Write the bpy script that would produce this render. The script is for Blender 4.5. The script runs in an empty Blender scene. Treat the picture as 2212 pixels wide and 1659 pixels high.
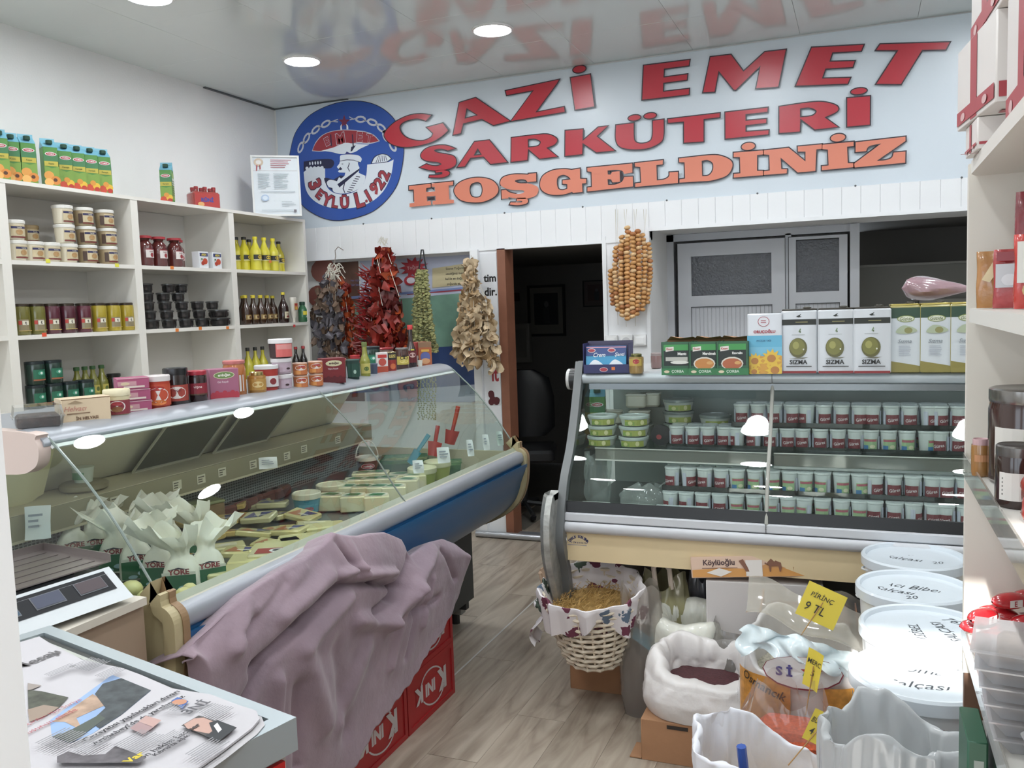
import bpy, bmesh, math, random
import numpy as np
from mathutils import Vector, Matrix, Euler
sc = bpy.context.scene
PI = math.pi
rnd = random.Random(7)

# ---------------------------------------------------------------- camera (pinhole fitted to the photograph)
FPX, CH = 1884.17, 1.54
YAW, PITCH, ROLL = math.radians(21.998), math.radians(5.015), math.radians(-1.926)
def _cam_axes():
    c, s = math.cos(YAW), math.sin(YAW)
    fwd = Vector((-s, c, 0)); right = Vector((c, s, 0)); up = Vector((0, 0, 1))
    cp, sp = math.cos(PITCH), math.sin(PITCH)
    f2 = fwd*cp - up*sp; u2 = up*cp + fwd*sp
    cr, sr = math.cos(ROLL), math.sin(ROLL)
    return right*cr + u2*sr, u2*cr - right*sr, f2
_r, _u, _f = _cam_axes()
cam = bpy.data.cameras.new('camera'); camo = bpy.data.objects.new('camera', cam)
sc.collection.objects.link(camo)
camo.matrix_world = Matrix(((_r.x, _u.x, -_f.x, 0), (_r.y, _u.y, -_f.y, 0), (_r.z, _u.z, -_f.z, CH), (0, 0, 0, 1)))
cam.sensor_width = 36; cam.lens = FPX/2212*36; cam.clip_start = .02; cam.clip_end = 60
sc.camera = camo
def ray(x, y): return _r*((x-1106)/FPX) - _u*((y-829.5)/FPX) + _f
def onZ(x, y, z): d = ray(x, y); t = (z-CH)/d.z; return Vector((d.x*t, d.y*t, z))
def onY(x, y, Y): d = ray(x, y); t = Y/d.y; return Vector((d.x*t, Y, CH+d.z*t))
def onX(x, y, X): d = ray(x, y); t = X/d.x; return Vector((X, d.y*t, CH+d.z*t))

def depthk(p): return (Vector(p)-Vector((0, 0, CH))).dot(_f)/FPX

# ---------------------------------------------------------------- world, sun, exposure
w = bpy.data.worlds.new('sky'); sc.world = w; w.use_nodes = True
bg = w.node_tree.nodes['Background']; bg.inputs[0].default_value = (.80, .90, 1, 1); bg.inputs[1].default_value = 2.2
sl = bpy.data.lights.new('sun', 'SUN'); sl.energy = 8; sl.angle = math.radians(.6); sl.color = (1, .97, .92)
so = bpy.data.objects.new('sun', sl); sc.collection.objects.link(so)
SUN_AT = Vector((.08, 2.25, .75)); SUN_FROM = Vector((-.30, -1.60, 2.62))
so.rotation_euler = (SUN_FROM-SUN_AT).to_track_quat('Z', 'Y').to_euler(); so.location = (0, -3, 4)
LAMP = 62.0
sc.view_settings.view_transform = 'Standard'; sc.view_settings.look = 'None'
sc.view_settings.gamma = 1; sc.view_settings.use_curve_mapping = False
sc.view_settings.exposure = 0.5
sc.cycles.max_bounces = 10; sc.cycles.transparent_max_bounces = 24; sc.cycles.glossy_bounces = 5
sc.cycles.diffuse_bounces = 5; sc.cycles.transmission_bounces = 6; sc.cycles.caustics_reflective = False; sc.cycles.caustics_refractive = False
sc.cycles.sample_clamp_indirect = 4

# ---------------------------------------------------------------- materials
def lin(h):
    if isinstance(h, str):
        h = h.lstrip('#'); c = [int(h[i:i+2], 16)/255 for i in (0, 2, 4)]
    else: c = h
    return tuple(x/12.92 if x <= .04045 else ((x+.055)/1.055)**2.4 for x in c)
MATS = {}
def mat(name, col, rough=.5, metal=0, spec=.5, coat=0, var=0, vs=8, bump=0, bs=60, stretch=None, emit=0, sub=0):
    if name in MATS: return MATS[name]
    m = bpy.data.materials.new(name); m.use_nodes = True; nt = m.node_tree; b = nt.nodes['Principled BSDF']
    c = lin(col); b.inputs['Base Color'].default_value = (*c, 1); b.inputs['Roughness'].default_value = rough
    b.inputs['Metallic'].default_value = metal; b.inputs['Specular IOR Level'].default_value = spec
    b.inputs['Coat Weight'].default_value = coat; b.inputs['Coat Roughness'].default_value = .08
    if sub: b.inputs['Subsurface Weight'].default_value = sub; b.inputs['Subsurface Radius'].default_value = (.02, .015, .01)
    if emit: b.inputs['Emission Color'].default_value = (*c, 1); b.inputs['Emission Strength'].default_value = emit
    if var or bump:
        tc = nt.nodes.new('ShaderNodeTexCoord'); mp = nt.nodes.new('ShaderNodeMapping')
        nt.links.new(tc.outputs['Object'], mp.inputs[0])
        if stretch: mp.inputs['Scale'].default_value = stretch
    if var:
        n = nt.nodes.new('ShaderNodeTexNoise'); n.inputs['Scale'].default_value = vs; n.inputs['Detail'].default_value = 5
        nt.links.new(mp.outputs[0], n.inputs['Vector'])
        r = nt.nodes.new('ShaderNodeMapRange'); r.inputs[1].default_value = .3; r.inputs[2].default_value = .7
        r.inputs[3].default_value = 1-var; r.inputs[4].default_value = 1+var*.6
        nt.links.new(n.outputs[0], r.inputs[0])
        mx = nt.nodes.new('ShaderNodeMix'); mx.data_type = 'RGBA'; mx.blend_type = 'MULTIPLY'; mx.inputs[0].default_value = 1
        mx.inputs[6].default_value = (*c, 1); nt.links.new(r.outputs[0], mx.inputs[7]); nt.links.new(mx.outputs[2], b.inputs['Base Color'])
    if bump:
        n2 = nt.nodes.new('ShaderNodeTexNoise'); n2.inputs['Scale'].default_value = bs; n2.inputs['Detail'].default_value = 6
        nt.links.new(mp.outputs[0], n2.inputs['Vector'])
        bp = nt.nodes.new('ShaderNodeBump'); bp.inputs['Strength'].default_value = bump; bp.inputs['Distance'].default_value = .01
        nt.links.new(n2.outputs[0], bp.inputs['Height']); nt.links.new(bp.outputs[0], b.inputs['Normal'])
    MATS[name] = m; return m
def clear(name, tint='#f4fbf8', ior=1.5, rough=.0, gl=1.0, body=0, bodycol='#ffffff'):
    """thin clear sheet: transparent film with a Fresnel reflection, optionally a little milky body"""
    if name in MATS: return MATS[name]
    m = bpy.data.materials.new(name); m.use_nodes = True; nt = m.node_tree; nt.nodes.remove(nt.nodes['Principled BSDF'])
    out = nt.nodes['Material Output']; tr = nt.nodes.new('ShaderNodeBsdfTransparent'); tr.inputs[0].default_value = (*lin(tint), 1)
    g = nt.nodes.new('ShaderNodeBsdfGlossy'); g.inputs['Roughness'].default_value = rough; g.inputs[0].default_value = (gl, gl, gl, 1)
    fr = nt.nodes.new('ShaderNodeFresnel'); ge = nt.nodes.new('ShaderNodeNewGeometry'); mr = nt.nodes.new('ShaderNodeMapRange')
    mr.inputs[3].default_value = ior; mr.inputs[4].default_value = 1/ior   # the sheet reflects alike from both of its faces
    nt.links.new(ge.outputs['Backfacing'], mr.inputs[0]); nt.links.new(mr.outputs[0], fr.inputs[0])
    mx = nt.nodes.new('ShaderNodeMixShader'); nt.links.new(fr.outputs[0], mx.inputs[0])
    src = tr
    if body:
        df = nt.nodes.new('ShaderNodeBsdfDiffuse'); df.inputs[0].default_value = (*lin(bodycol), 1)
        tl = nt.nodes.new('ShaderNodeBsdfTranslucent'); tl.inputs[0].default_value = (*lin(bodycol), 1)
        m1 = nt.nodes.new('ShaderNodeMixShader'); m1.inputs[0].default_value = .4; nt.links.new(df.outputs[0], m1.inputs[1]); nt.links.new(tl.outputs[0], m1.inputs[2])
        m2 = nt.nodes.new('ShaderNodeMixShader'); m2.inputs[0].default_value = body
        nt.links.new(tr.outputs[0], m2.inputs[1]); nt.links.new(m1.outputs[0], m2.inputs[2]); src = m2
    nt.links.new(src.outputs[0], mx.inputs[1]); nt.links.new(g.outputs[0], mx.inputs[2]); nt.links.new(mx.outputs[0], out.inputs[0])
    MATS[name] = m; return m
def C(hexcol, rough=.45, coat=0, metal=0):
    """printed / moulded plain colour"""
    k = 'c_%s_%d_%d_%d' % (hexcol.lstrip('#'), int(rough*100), int(coat*10), int(metal*10))
    h = hexcol.lstrip('#'); c = [int(h[i:i+2], 16)/255 for i in (0, 2, 4)]; l = .3*c[0]+.59*c[1]+.11*c[2]
    return mat(k, tuple(min(1, (x*.87+l*.13)*.97+.012) for x in c), rough, metal, .5, coat)   # haze put into the colour: greyed and slightly lifted
WHITE_PVC = mat('white_pvc', '#ecedef', .35, bump=.02, bs=40)
PLASTER = mat('white_plaster', '#e9e9e8', .75, var=.03, vs=3, bump=.12, bs=90)
WHITE_LAM = mat('white_laminate', '#e6e3dc', .4, var=.02, vs=4, bump=.02, bs=30)
SILVER = mat('brushed_aluminium', '#b9bcc2', .32, metal=.75, var=.05, vs=6)
PALEMET = mat('painted_silver', '#9da1a8', .35, metal=.25, var=.03, vs=5)
CHROME = mat('chrome', '#d8d8d8', .12, metal=1)
BLACK = mat('black_plastic', '#1b1b1d', .35)
DARK = mat('dark_steel', '#3a3b3c', .5, metal=.4, var=.1)
GLASS = clear('case_glass', '#eef5f2', 1.5, 0, 1.0)
PANEG = clear('side_glass', '#e6f1ec', 1.5, 0, 1.0)
FILM = clear('plastic_film', '#fafafa', 1.45, .12, .9, .22, '#f4f4f2')
CARD = mat('brown_cardboard', '#a67c5b', .8, var=.08, vs=14, bump=.08, bs=120)

# ---------------------------------------------------------------- mesh builder
class MB:
    def __init__(s): s.v = []; s.f = []; s.m = []; s.mats = []; s.sm = []
    def mi(s, m):
        if isinstance(m, str): m = C(m)
        if m not in s.mats: s.mats.append(m)
        return s.mats.index(m)
    def add(s, vs, fs, m, smooth=False):
        o = len(s.v); s.v.extend([tuple(p) for p in vs]); k = s.mi(m)
        for f in fs: s.f.append([i+o for i in f]); s.m.append(k); s.sm.append(smooth)
        return s
    def box(s, x0, x1, y0, y1, z0, z1, m, T=None):
        vs = [Vector((x, y, z)) for z in (z0, z1) for y in (y0, y1) for x in (x0, x1)]
        if T: vs = [T @ p for p in vs]
        return s.add(vs, [(0, 2, 3, 1), (4, 5, 7, 6), (0, 1, 5, 4), (2, 6, 7, 3), (0, 4, 6, 2), (1, 3, 7, 5)], m)
    def prism(s, poly, z0, z1, m, ax='z', smooth=False):
        n = len(poly); A = []
        for z in (z0, z1):
            for a, b in poly: A.append((a, b, z) if ax == 'z' else ((a, z, b) if ax == 'y' else (z, a, b)))
        fs = [list(range(n))[::-1], list(range(n, 2*n))] + [(i, (i+1) % n, n+(i+1) % n, n+i) for i in range(n)]
        if ax == 'y': fs = [f[::-1] for f in fs]
        return s.add(A, fs, m, smooth)
    def rings(s, rings, m, caps=(True, True), smooth=True, closed=True):
        n = len(rings[0]); vs = [p for r in rings for p in r]; fs = []
        for k in range(len(rings)-1):
            for i in range(n if closed else n-1):
                j = (i+1) % n; fs.append((k*n+i, k*n+j, (k+1)*n+j, (k+1)*n+i))
        if caps[0]: fs.append(list(range(n))[::-1])
        if caps[1]: fs.append([(len(rings)-1)*n+i for i in range(n)])
        return s.add(vs, fs, m, smooth)
    def rbox(s, cx, cy, z0, w, d, h, r, m, seg=3, ch=None):
        ch = r*.5 if ch is None else ch
        def ring(z, ins):
            out = []; rr = max(r-ins, .0005); W, D = w/2-ins, d/2-ins
            for (sx, sy, a0) in ((1, 1, 0), (-1, 1, 90), (-1, -1, 180), (1, -1, 270)):
                for k in range(seg+1):
                    a = math.radians(a0+90*k/seg); out.append((cx+sx*(W-rr)+rr*math.cos(a), cy+sy*(D-rr)+rr*math.sin(a), z))
            return out
        return s.rings([ring(z0, ch), ring(z0+ch, 0), ring(z0+h-ch, 0), ring(z0+h, ch)], m)
    def lathe(s, prof, m, seg=20, c=(0, 0, 0), caps=(True, True), sx=1, sy=1):
        R = [[(c[0]+r*sx*math.cos(2*PI*k/seg), c[1]+r*sy*math.sin(2*PI*k/seg), c[2]+z) for k in range(seg)] for r, z in prof]
        return s.rings(R, m, caps)
    def tube(s, pts, r, m, seg=6, closed=False, caps=True):
        pts = [Vector(p) for p in pts]; n = len(pts); R = []; up = None
        for i, p in enumerate(pts):
            a = pts[(i-1) % n] if (closed or i > 0) else p; b = pts[(i+1) % n] if (closed or i < n-1) else p
            t = (b-a); t = t.normalized() if t.length > 1e-9 else Vector((0, 0, 1))
            if up is None: up = Vector((0, 0, 1)) if abs(t.z) < .9 else Vector((1, 0, 0))
            e1 = t.cross(up)
            if e1.length < 1e-6: e1 = t.orthogonal()
            e1.normalize(); e2 = t.cross(e1); up = -e2 if e2.dot(up) < 0 else e2
            e1 = t.cross(up).normalized(); e2 = t.cross(e1)
            rr = r[i] if isinstance(r, (list, tuple)) else r
            R.append([p+e1*rr*math.cos(2*PI*k/seg)+e2*rr*math.sin(2*PI*k/seg) for k in range(seg)])
        if closed: R.append(R[0]); return s.rings(R, m, (False, False))
        return s.rings(R, m, (caps, caps))
    def grid(s, fn, nu, nv, m, smooth=True):
        vs = [fn(i/nu, j/nv) for i in range(nu+1) for j in range(nv+1)]
        fs = [(i*(nv+1)+j, (i+1)*(nv+1)+j, (i+1)*(nv+1)+j+1, i*(nv+1)+j+1) for i in range(nu) for j in range(nv)]
        return s.add(vs, fs, m, smooth)
    def ico(s, c, r, m, sub=1, sc_=(1, 1, 1), jit=0, rot=None):
        V, F = ICO(sub); out = []
        for p in V:
            q = Vector((p[0]*sc_[0], p[1]*sc_[1], p[2]*sc_[2]))*r*(1+(rnd.uniform(-jit, jit) if jit else 0))
            if rot: q = rot @ q
            out.append(q+Vector(c))
        return s.add(out, F, m, True)
    def mesh(s, name, sharp=38):
        me = bpy.data.meshes.new(name); me.from_pydata([tuple(p) for p in s.v], [], s.f)
        for m in s.mats: me.materials.append(m)
        me.polygons.foreach_set('material_index', s.m); me.polygons.foreach_set('use_smooth', s.sm)
        if any(s.sm) and sharp: me.set_sharp_from_angle(angle=math.radians(sharp))
        me.update(); return me
_ico = {}
def ICO(sub):
    if sub not in _ico:
        b = bmesh.new(); bmesh.ops.create_icosphere(b, subdivisions=sub, radius=1)
        _ico[sub] = ([tuple(v.co) for v in b.verts], [[v.index for v in f.verts] for f in b.faces]); b.free()
    return _ico[sub]
col = sc.collection
def part(name, mb, parent, label=None, kind=None, sharp=38):
    o = bpy.data.objects.new(name, mb if isinstance(mb, bpy.types.Mesh) else mb.mesh(name, sharp)); col.objects.link(o); o.parent = parent
    if label: o['label'] = label
    if kind: o['kind'] = kind
    return o
def tag(o, label, cat, group=None, kind=None):
    o['label'] = label; o['category'] = cat
    if group: o['group'] = group
    if kind: o['kind'] = kind
    return o
def thing(name, label, cat, loc=(0, 0, 0), rz=0, group=None):
    o = bpy.data.objects.new(name, None); col.objects.link(o); o.empty_display_size = .05
    o.location = loc; o.rotation_euler = (0, 0, rz); return tag(o, label, cat, group)
def solo(name, mb, label, cat, loc=(0, 0, 0), rz=0, group=None, kind=None, sharp=38):
    o = part(name, mb, None, sharp=sharp); o.location = loc; o.rotation_euler = (0, 0, rz); return tag(o, label, cat, group, kind)
def struct(name, mb, parent=None, sharp=38):
    o = part(name, mb, parent, sharp=sharp)
    if parent is None: o['kind'] = 'structure'
    return o
def dup(o, loc=None, rot=None, label=None, group=None, parent=None):
    c = o.copy(); col.objects.link(c)
    if parent is not None: c.parent = parent
    if loc is not None: c.location = loc
    if rot is not None: c.rotation_euler = rot if isinstance(rot, (tuple, Euler)) else (0, 0, rot)
    if label: c['label'] = label
    if group: c['group'] = group
    for ch in o.children: dup(ch, parent=c)
    return c
ORD = ['first', 'second', 'third', 'fourth', 'fifth', 'sixth', 'seventh', 'eighth', 'ninth', 'tenth', 'eleventh', 'twelfth']

# ---------------------------------------------------------------- lettering and flat print
_txt = {}
def textmesh(s_, off=0.0):
    k = (s_, off)
    if k not in _txt:
        cu = bpy.data.curves.new('t', 'FONT'); cu.body = s_; cu.size = 1; cu.align_x = 'CENTER'; cu.align_y = 'CENTER'
        cu.resolution_u = 2; cu.offset = off; o = bpy.data.objects.new('t', cu); col.objects.link(o)
        bpy.context.view_layer.update(); me = bpy.data.meshes.new_from_object(o.evaluated_get(bpy.context.evaluated_depsgraph_get()))
        V = [(v.co.x, v.co.y) for v in me.vertices]; F = [list(p.vertices) for p in me.polygons]
        bpy.data.objects.remove(o); bpy.data.curves.remove(cu); bpy.data.meshes.remove(me)
        if V:
            x0 = min(p[0] for p in V); x1 = max(p[0] for p in V); y0 = min(p[1] for p in V); y1 = max(p[1] for p in V)
            V = [((p[0]-(x0+x1)/2), (p[1]-(y0+y1)/2)) for p in V]; _txt[k] = (V, F, x1-x0, y1-y0)
        else: _txt[k] = ([], [], 1, 1)
    return _txt[k]
def catmull(pts, n=5, closed=True):
    """pts: (x,y) corner or (x,y,1) smooth point"""
    out = []; N = len(pts)
    for i in range(N if closed else N-1):
        a = pts[i]; b = pts[(i+1) % N]
        if len(a) > 2 or len(b) > 2:
            p0 = pts[i-1] if len(a) > 2 else a; p3 = pts[(i+2) % N] if len(b) > 2 else b
            for k in range(n):
                t = k/n; q = []
                for d in (0, 1):
                    q.append(.5*((2*a[d])+(-p0[d]+b[d])*t+(2*p0[d]-5*a[d]+4*b[d]-p3[d])*t*t+(-p0[d]+3*a[d]-3*b[d]+p3[d])*t**3))
                out.append(tuple(q))
        else: out.append((a[0], a[1]))
    if not closed: out.append(tuple(pts[-1][:2]))
    return out
def tri_fill(loops):
    """fill outline loops (with holes) -> verts, tris"""
    from mathutils.geometry import tessellate_polygon
    L = [[Vector((p[0], p[1], 0)) for p in lp] for lp in loops]
    t = tessellate_polygon(L); V = [(p.x, p.y) for lp in L for p in lp]; return V, [list(x) for x in t]
def grow(loops, d):
    out = []
    for k, lp in enumerate(loops):
        n = len(lp); A = sum(lp[i][0]*lp[(i+1) % n][1]-lp[(i+1) % n][0]*lp[i][1] for i in range(n))
        sgn = (1 if A > 0 else -1)*(1 if k == 0 else -1); q = []
        for i in range(n):
            p0, p, p1 = lp[i-1], lp[i], lp[(i+1) % n]
            e0 = Vector((p[0]-p0[0], p[1]-p0[1])); e1 = Vector((p1[0]-p[0], p1[1]-p[1]))
            if e0.length < 1e-9 or e1.length < 1e-9: q.append(p); continue
            e0.normalize(); e1.normalize(); n0 = Vector((e0.y, -e0.x)); n1 = Vector((e1.y, -e1.x)); b = n0+n1
            if b.length < .3: b = n0
            b.normalize(); m = d/max(.45, b.dot(n0)); q.append((p[0]+b.x*m*sgn, p[1]+b.y*m*sgn))
        out.append(q)
    return out
class Print:
    """flat print laid on a face (flat at y=-d, facing -y) or wrapped on a cylinder of radius R"""
    def __init__(s, mb, d=None, R=None, c=(0, 0), e=.0007, fn=None):
        s.mb, s.d, s.R, s.c, s.e, s.k, s.fn = mb, d, R, c, e, 1, fn
    def at(s, u, v):
        q = s.e*s.k
        if s.fn: return s.fn(u, v, q)
        if s.R: return (s.c[0]+(s.R+q)*math.sin(u/s.R), s.c[1]-(s.R+q)*math.cos(u/s.R), v)
        return (s.c[0]+u, -s.d-q+s.c[1], v)
    def put(s, V, F, m, k=None): s.mb.add([s.at(*p) for p in V], F, m); s.k += 1
    def rect(s, u0, u1, v0, v1, m):
        n = max(1, int(abs(u1-u0)/(s.R*.25))) if s.R else 1
        V = [(u0+(u1-u0)*i/n, v) for i in range(n+1) for v in (v0, v1)]
        s.put(V, [(2*i, 2*i+2, 2*i+3, 2*i+1) for i in range(n)], m); return s
    def poly(s, pts, m, smooth=False):
        pts = catmull(pts) if smooth else pts; V, F = tri_fill([pts]); s.put(V, F, m); return s
    def ell(s, u, v, ru, rv, m, n=14):
        s.put([(u+ru*math.cos(2*PI*i/n), v+rv*math.sin(2*PI*i/n)) for i in range(n)]+[(u, v)], [(i, (i+1) % n, n) for i in range(n)], m); return s
    def text(s, t, u, v, h, m, maxw=None, rot=0, off=.012, slant=0):
        V, F, W, H = textmesh(t, off); k = h/max(H, .01); kx = k
        if maxw and W*k > maxw: kx = maxw/W
        cr, sr = math.cos(rot), math.sin(rot); out = []
        for x, y in V:
            x, y = x*kx+y*k*slant, y*k; out.append((u+x*cr-y*sr, v+x*sr+y*cr))
        s.put(out, F, m); return s
    def lines(s, u0, u1, v1, v0, n, m, fr=.45, jag=.15):
        """rows of tiny body copy too small to read"""
        dv = (v1-v0)/n
        for i in range(n):
            a = v1-dv*(i+.5); e = u1-(u1-u0)*rnd.uniform(0, jag); V = [(u0, a-dv*fr/2), (e, a-dv*fr/2), (e, a+dv*fr/2), (u0, a+dv*fr/2)]
            s.put(V, [(0, 1, 2, 3)], m); s.k -= 1
        s.k += 1; return s
# ================================================================ THE SETTING
WB = 5.33; XL = -3.922; XR = 1.15; YF = -1.7; ZC = 3.012
def wallbox(name, *a, m=PLASTER):
    return struct(name, MB().box(*a, m))
# floor: laminate planks on a slab
fl = struct('floor', MB().box(XL-.05, XR+.05, YF-.05, 8.1, -.06, -.008, mat('floor_seam', '#6d6860', .7)))
def wood():
    m = bpy.data.materials.new('laminate_wood'); m.use_nodes = True; nt = m.node_tree; b = nt.nodes['Principled BSDF']; L = nt.links.new
    tc = nt.nodes.new('ShaderNodeTexCoord'); oi = nt.nodes.new('ShaderNodeObjectInfo'); mp = nt.nodes.new('ShaderNodeMapping')
    L(tc.outputs['Object'], mp.inputs[0]); mp.inputs['Scale'].default_value = (9, 1.3, 1)
    ad = nt.nodes.new('ShaderNodeVectorMath'); ad.operation = 'ADD'; mu = nt.nodes.new('ShaderNodeVectorMath'); mu.operation = 'SCALE'; mu.inputs[3].default_value = 1
    L(oi.outputs['Location'], mu.inputs[0]); L(mp.outputs[0], ad.inputs[0]); L(mu.outputs[0], ad.inputs[1])
    n = nt.nodes.new('ShaderNodeTexNoise'); n.inputs['Scale'].default_value = 1.5; n.inputs['Detail'].default_value = 7; n.inputs['Distortion'].default_value = 1.2; L(ad.outputs[0], n.inputs[0])
    cr = nt.nodes.new('ShaderNodeValToRGB'); e = cr.color_ramp.elements
    e[0].position = .28; e[0].color = (*lin('#7a6c5f'), 1); e[1].position = .72; e[1].color = (*lin('#bdb2a2'), 1)
    k = e.new(.45); k.color = (*lin('#a09384'), 1); L(n.outputs[0], cr.inputs[0])
    hv = nt.nodes.new('ShaderNodeHueSaturation'); mr = nt.nodes.new('ShaderNodeMapRange'); mr.inputs[3].default_value = .93; mr.inputs[4].default_value = 1.05
    L(oi.outputs['Random'], mr.inputs[0]); L(mr.outputs[0], hv.inputs['Value']); L(cr.outputs[0], hv.inputs['Color']); L(hv.outputs[0], b.inputs['Base Color'])
    n2 = nt.nodes.new('ShaderNodeTexNoise'); n2.inputs['Scale'].default_value = 40; L(ad.outputs[0], n2.inputs[0])
    bp = nt.nodes.new('ShaderNodeBump'); bp.inputs['Strength'].default_value = .06; L(n2.outputs[0], bp.inputs['Height']); L(bp.outputs[0], b.inputs['Normal'])
    b.inputs['Roughness'].default_value = .38; return m
WOOD = wood()
plank = MB().prism([(-.0955, 0), (.0955, 0), (.0955, 1.198), (-.0955, 1.198)], -.008, 0, WOOD).mesh('plank')
PX0 = -1.60-.096-.192*12
for i in range(26):
    x = PX0+.192*i
    if x < XL+.05 or x > XR-.02: continue
    off = (i*.37) % 1.2
    for k in range(-2, 6):
        y = k*1.2+off-.2
        if y < YF-1 or y > 5.3: continue
        o = part('plank', plank, fl); o.location = (x, y, 0)
part('seam_strip', MB().box(-1.604, -1.597, 1.2, 5.28, 0, .0012, C('#c9c9c6', .4)), fl, 'pale filled joint between planks')
# ceiling: glossy 60 cm panels
CEILM = mat('glossy_ceiling', '#d6dcda', .10, spec=.9, var=.02, vs=2, bump=.010, bs=5)
ce = struct('ceiling', MB().box(XL-.05, XR+.05, YF-.05, WB+.1, ZC+.012, ZC+.08, mat('ceiling_gap', '#adb0b0', .8)))
panel = MB().rings([[(-.2995, -.2995, .012), (.2995, -.2995, .012), (.2995, .2995, .012), (-.2995, .2995, .012)], [(-.2995, -.2995, .0012), (.2995, -.2995, .0012), (.2995, .2995, .0012), (-.2995, .2995, .0012)], [(-.2988, -.2988, 0), (.2988, -.2988, 0), (.2988, .2988, 0), (-.2988, .2988, 0)]], CEILM, smooth=False)
panel = panel.mesh('panel')
for a in panel.polygons: pass
GX0, GY0 = -3.03, 4.42
for i in range(-1, 9):
    for k in range(-1, 12):
        x = GX0+.6*i-.0; y = GY0-.6*(k-1)-.0
        if x-.3 < XL-.32 or x+.3 > XR+.35 or y-.3 < YF-.35 or y > WB+.1: continue
        o = part('panel', panel, ce); o.location = (x, y, ZC)
        o.rotation_euler = (math.radians(rnd.uniform(-.12, .12)), math.radians(rnd.uniform(-.12, .12)), 0)
# slightly dropped strip at the corner (dark gap under the edge trim)
struct('trim_1', MB().box(XL, -3.3, WB-.02, WB+.0, ZC-.006, ZC+.004, C('#4b5254')).box(XL, XL+.02, 4.6, WB, ZC-.008, ZC+.004, C('#4b5254')))
# downlights
lampm = mat('lamp_diffuser', '#ffffff', .5, emit=LAMP); lampm.node_tree.nodes['Principled BSDF'].inputs['Emission Color'].default_value = (.93, .97, 1, 1)
lf = MB().lathe([(.112, .004), (.112, -.006), (.100, -.010), (.097, -.006), (.097, .002)], C('#e8e8e8', .3), 28, caps=(False, False)).mesh('lamp_trim')
ld = MB().lathe([(.098, -.003), (.094, -.007), (.05, -.009)], lampm, 28, caps=(False, True)).mesh('diffuser')
for i, x in enumerate((-3.03, -1.825, -.62, .58)):
    for k, y in enumerate((4.41, 3.23, 2.03, .83, -.4)):
        y = 4.30 if (i, k) == (2, 0) else y
        L_ = thing('ceiling_lamp', 'round white recessed downlight, %s from the left in the %s row from the back wall' % (ORD[i], ORD[k]), 'lamp', (x, y, ZC), 0, 'recessed ceiling downlights')
        part('lamp_trim', lf, L_); part('diffuser', ld, L_)
# walls
wallbox('wall_left', XL-.1, XL, YF-.1, 8.1, 0, ZC+.1)
wallbox('wall_right', XR, XR+.1, YF-.1, 8.1, 0, ZC+.1)
fw = MB()
fw.box(XL, -.46, YF-.1, YF, 2.3, ZC+.1, PLASTER).box(-.46, .02, YF-.1, YF, 2.3, 2.50, PLASTER).box(-.46, .02, YF-.1, YF, 2.70, ZC+.1, PLASTER).box(.02, XR, YF-.1, YF, 2.3, ZC+.1, PLASTER)  # unseen high slot, added to let one sunbeam reach the pails
fw.box(XL, -3.3, YF-.1, YF, 0, 2.3, PLASTER).box(-3.3, -1.5, YF-.1, YF, 0, .5, PLASTER).box(.95, XR, YF-.1, YF, 0, 2.3, PLASTER)
struct('wall_front', fw)
FRAMEW = C('#dcdcdc', .4)
wf = MB()
for a in (-3.3, -1.5, -.62, .89): wf.box(a, a+.06, YF-.08, YF-.02, 0 if a > -1.6 else .5, 2.3, FRAMEW)
wf.box(-3.3, .95, YF-.08, YF-.02, 2.24, 2.3, FRAMEW).box(-3.3, -1.5, YF-.08, YF-.02, .5, .56, FRAMEW)
struct('window_1', wf)
q = MB(); q.add([(-4.4, YF-.1, 2.49), (1.6, YF-.1, 2.49), (1.6, YF-1.5, 2.2), (-4.4, YF-1.5, 2.2), (-4.4, YF-.1, 2.44), (1.6, YF-.1, 2.44), (1.6, YF-1.5, 2.15), (-4.4, YF-1.5, 2.15)], [(0, 1, 2, 3), (7, 6, 5, 4), (0, 3, 7, 4), (1, 5, 6, 2), (3, 2, 6, 7)], C('#c9cdd0', .8))
struct('added_awning', q)   # unseen awning, added to block sun from most of the street window
struct('ground', MB().box(-9, 7, -9, YF-.1, -.16, -.1, C('#8b8b88', .9)))
# back wall: upper band carries the banner, openings below
wb = MB()
wb.box(XL, -1.222, WB, WB+.12, 1.93, ZC+.1, PLASTER)            # over left bay and doorway
wb.box(-1.222, XR, WB, WB+.57, 1.99, ZC+.1, PLASTER)            # over the right recess (deep soffit)
wb.box(-1.495, -1.222, WB, WB+.57, 0, 1.99, PLASTER)            # pillar
wb.box(-2.354, -2.22, WB-.01, WB+.10, 0, 1.925, WHITE_PVC)      # narrow panel by the door
wb.box(XL, -2.354, WB+.10, WB+.2, 0, 1.93, PLASTER)             # recessed wall behind the posters
struct('wall_back', wb)
struct('trim_2', MB().box(-2.407, -2.352, WB-.04, WB+.1, 0, 1.928, WHITE_PVC))                    # white post
struct('trim_3', MB().box(-2.222, -2.165, WB-.02, WB+.12, 0, 1.925, mat('brown_frame', '#8a5a45', .5, var=.12, vs=10)))  # brown door jamb
struct('trim_4', MB().tube([(-2.43, WB-.05, .022), (-1.1, WB-.05, .022)], .022, SILVER, 10).box(-2.43, -1.1, WB-.03, WB+.1, 0, .018, SILVER))  # door sill
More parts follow.
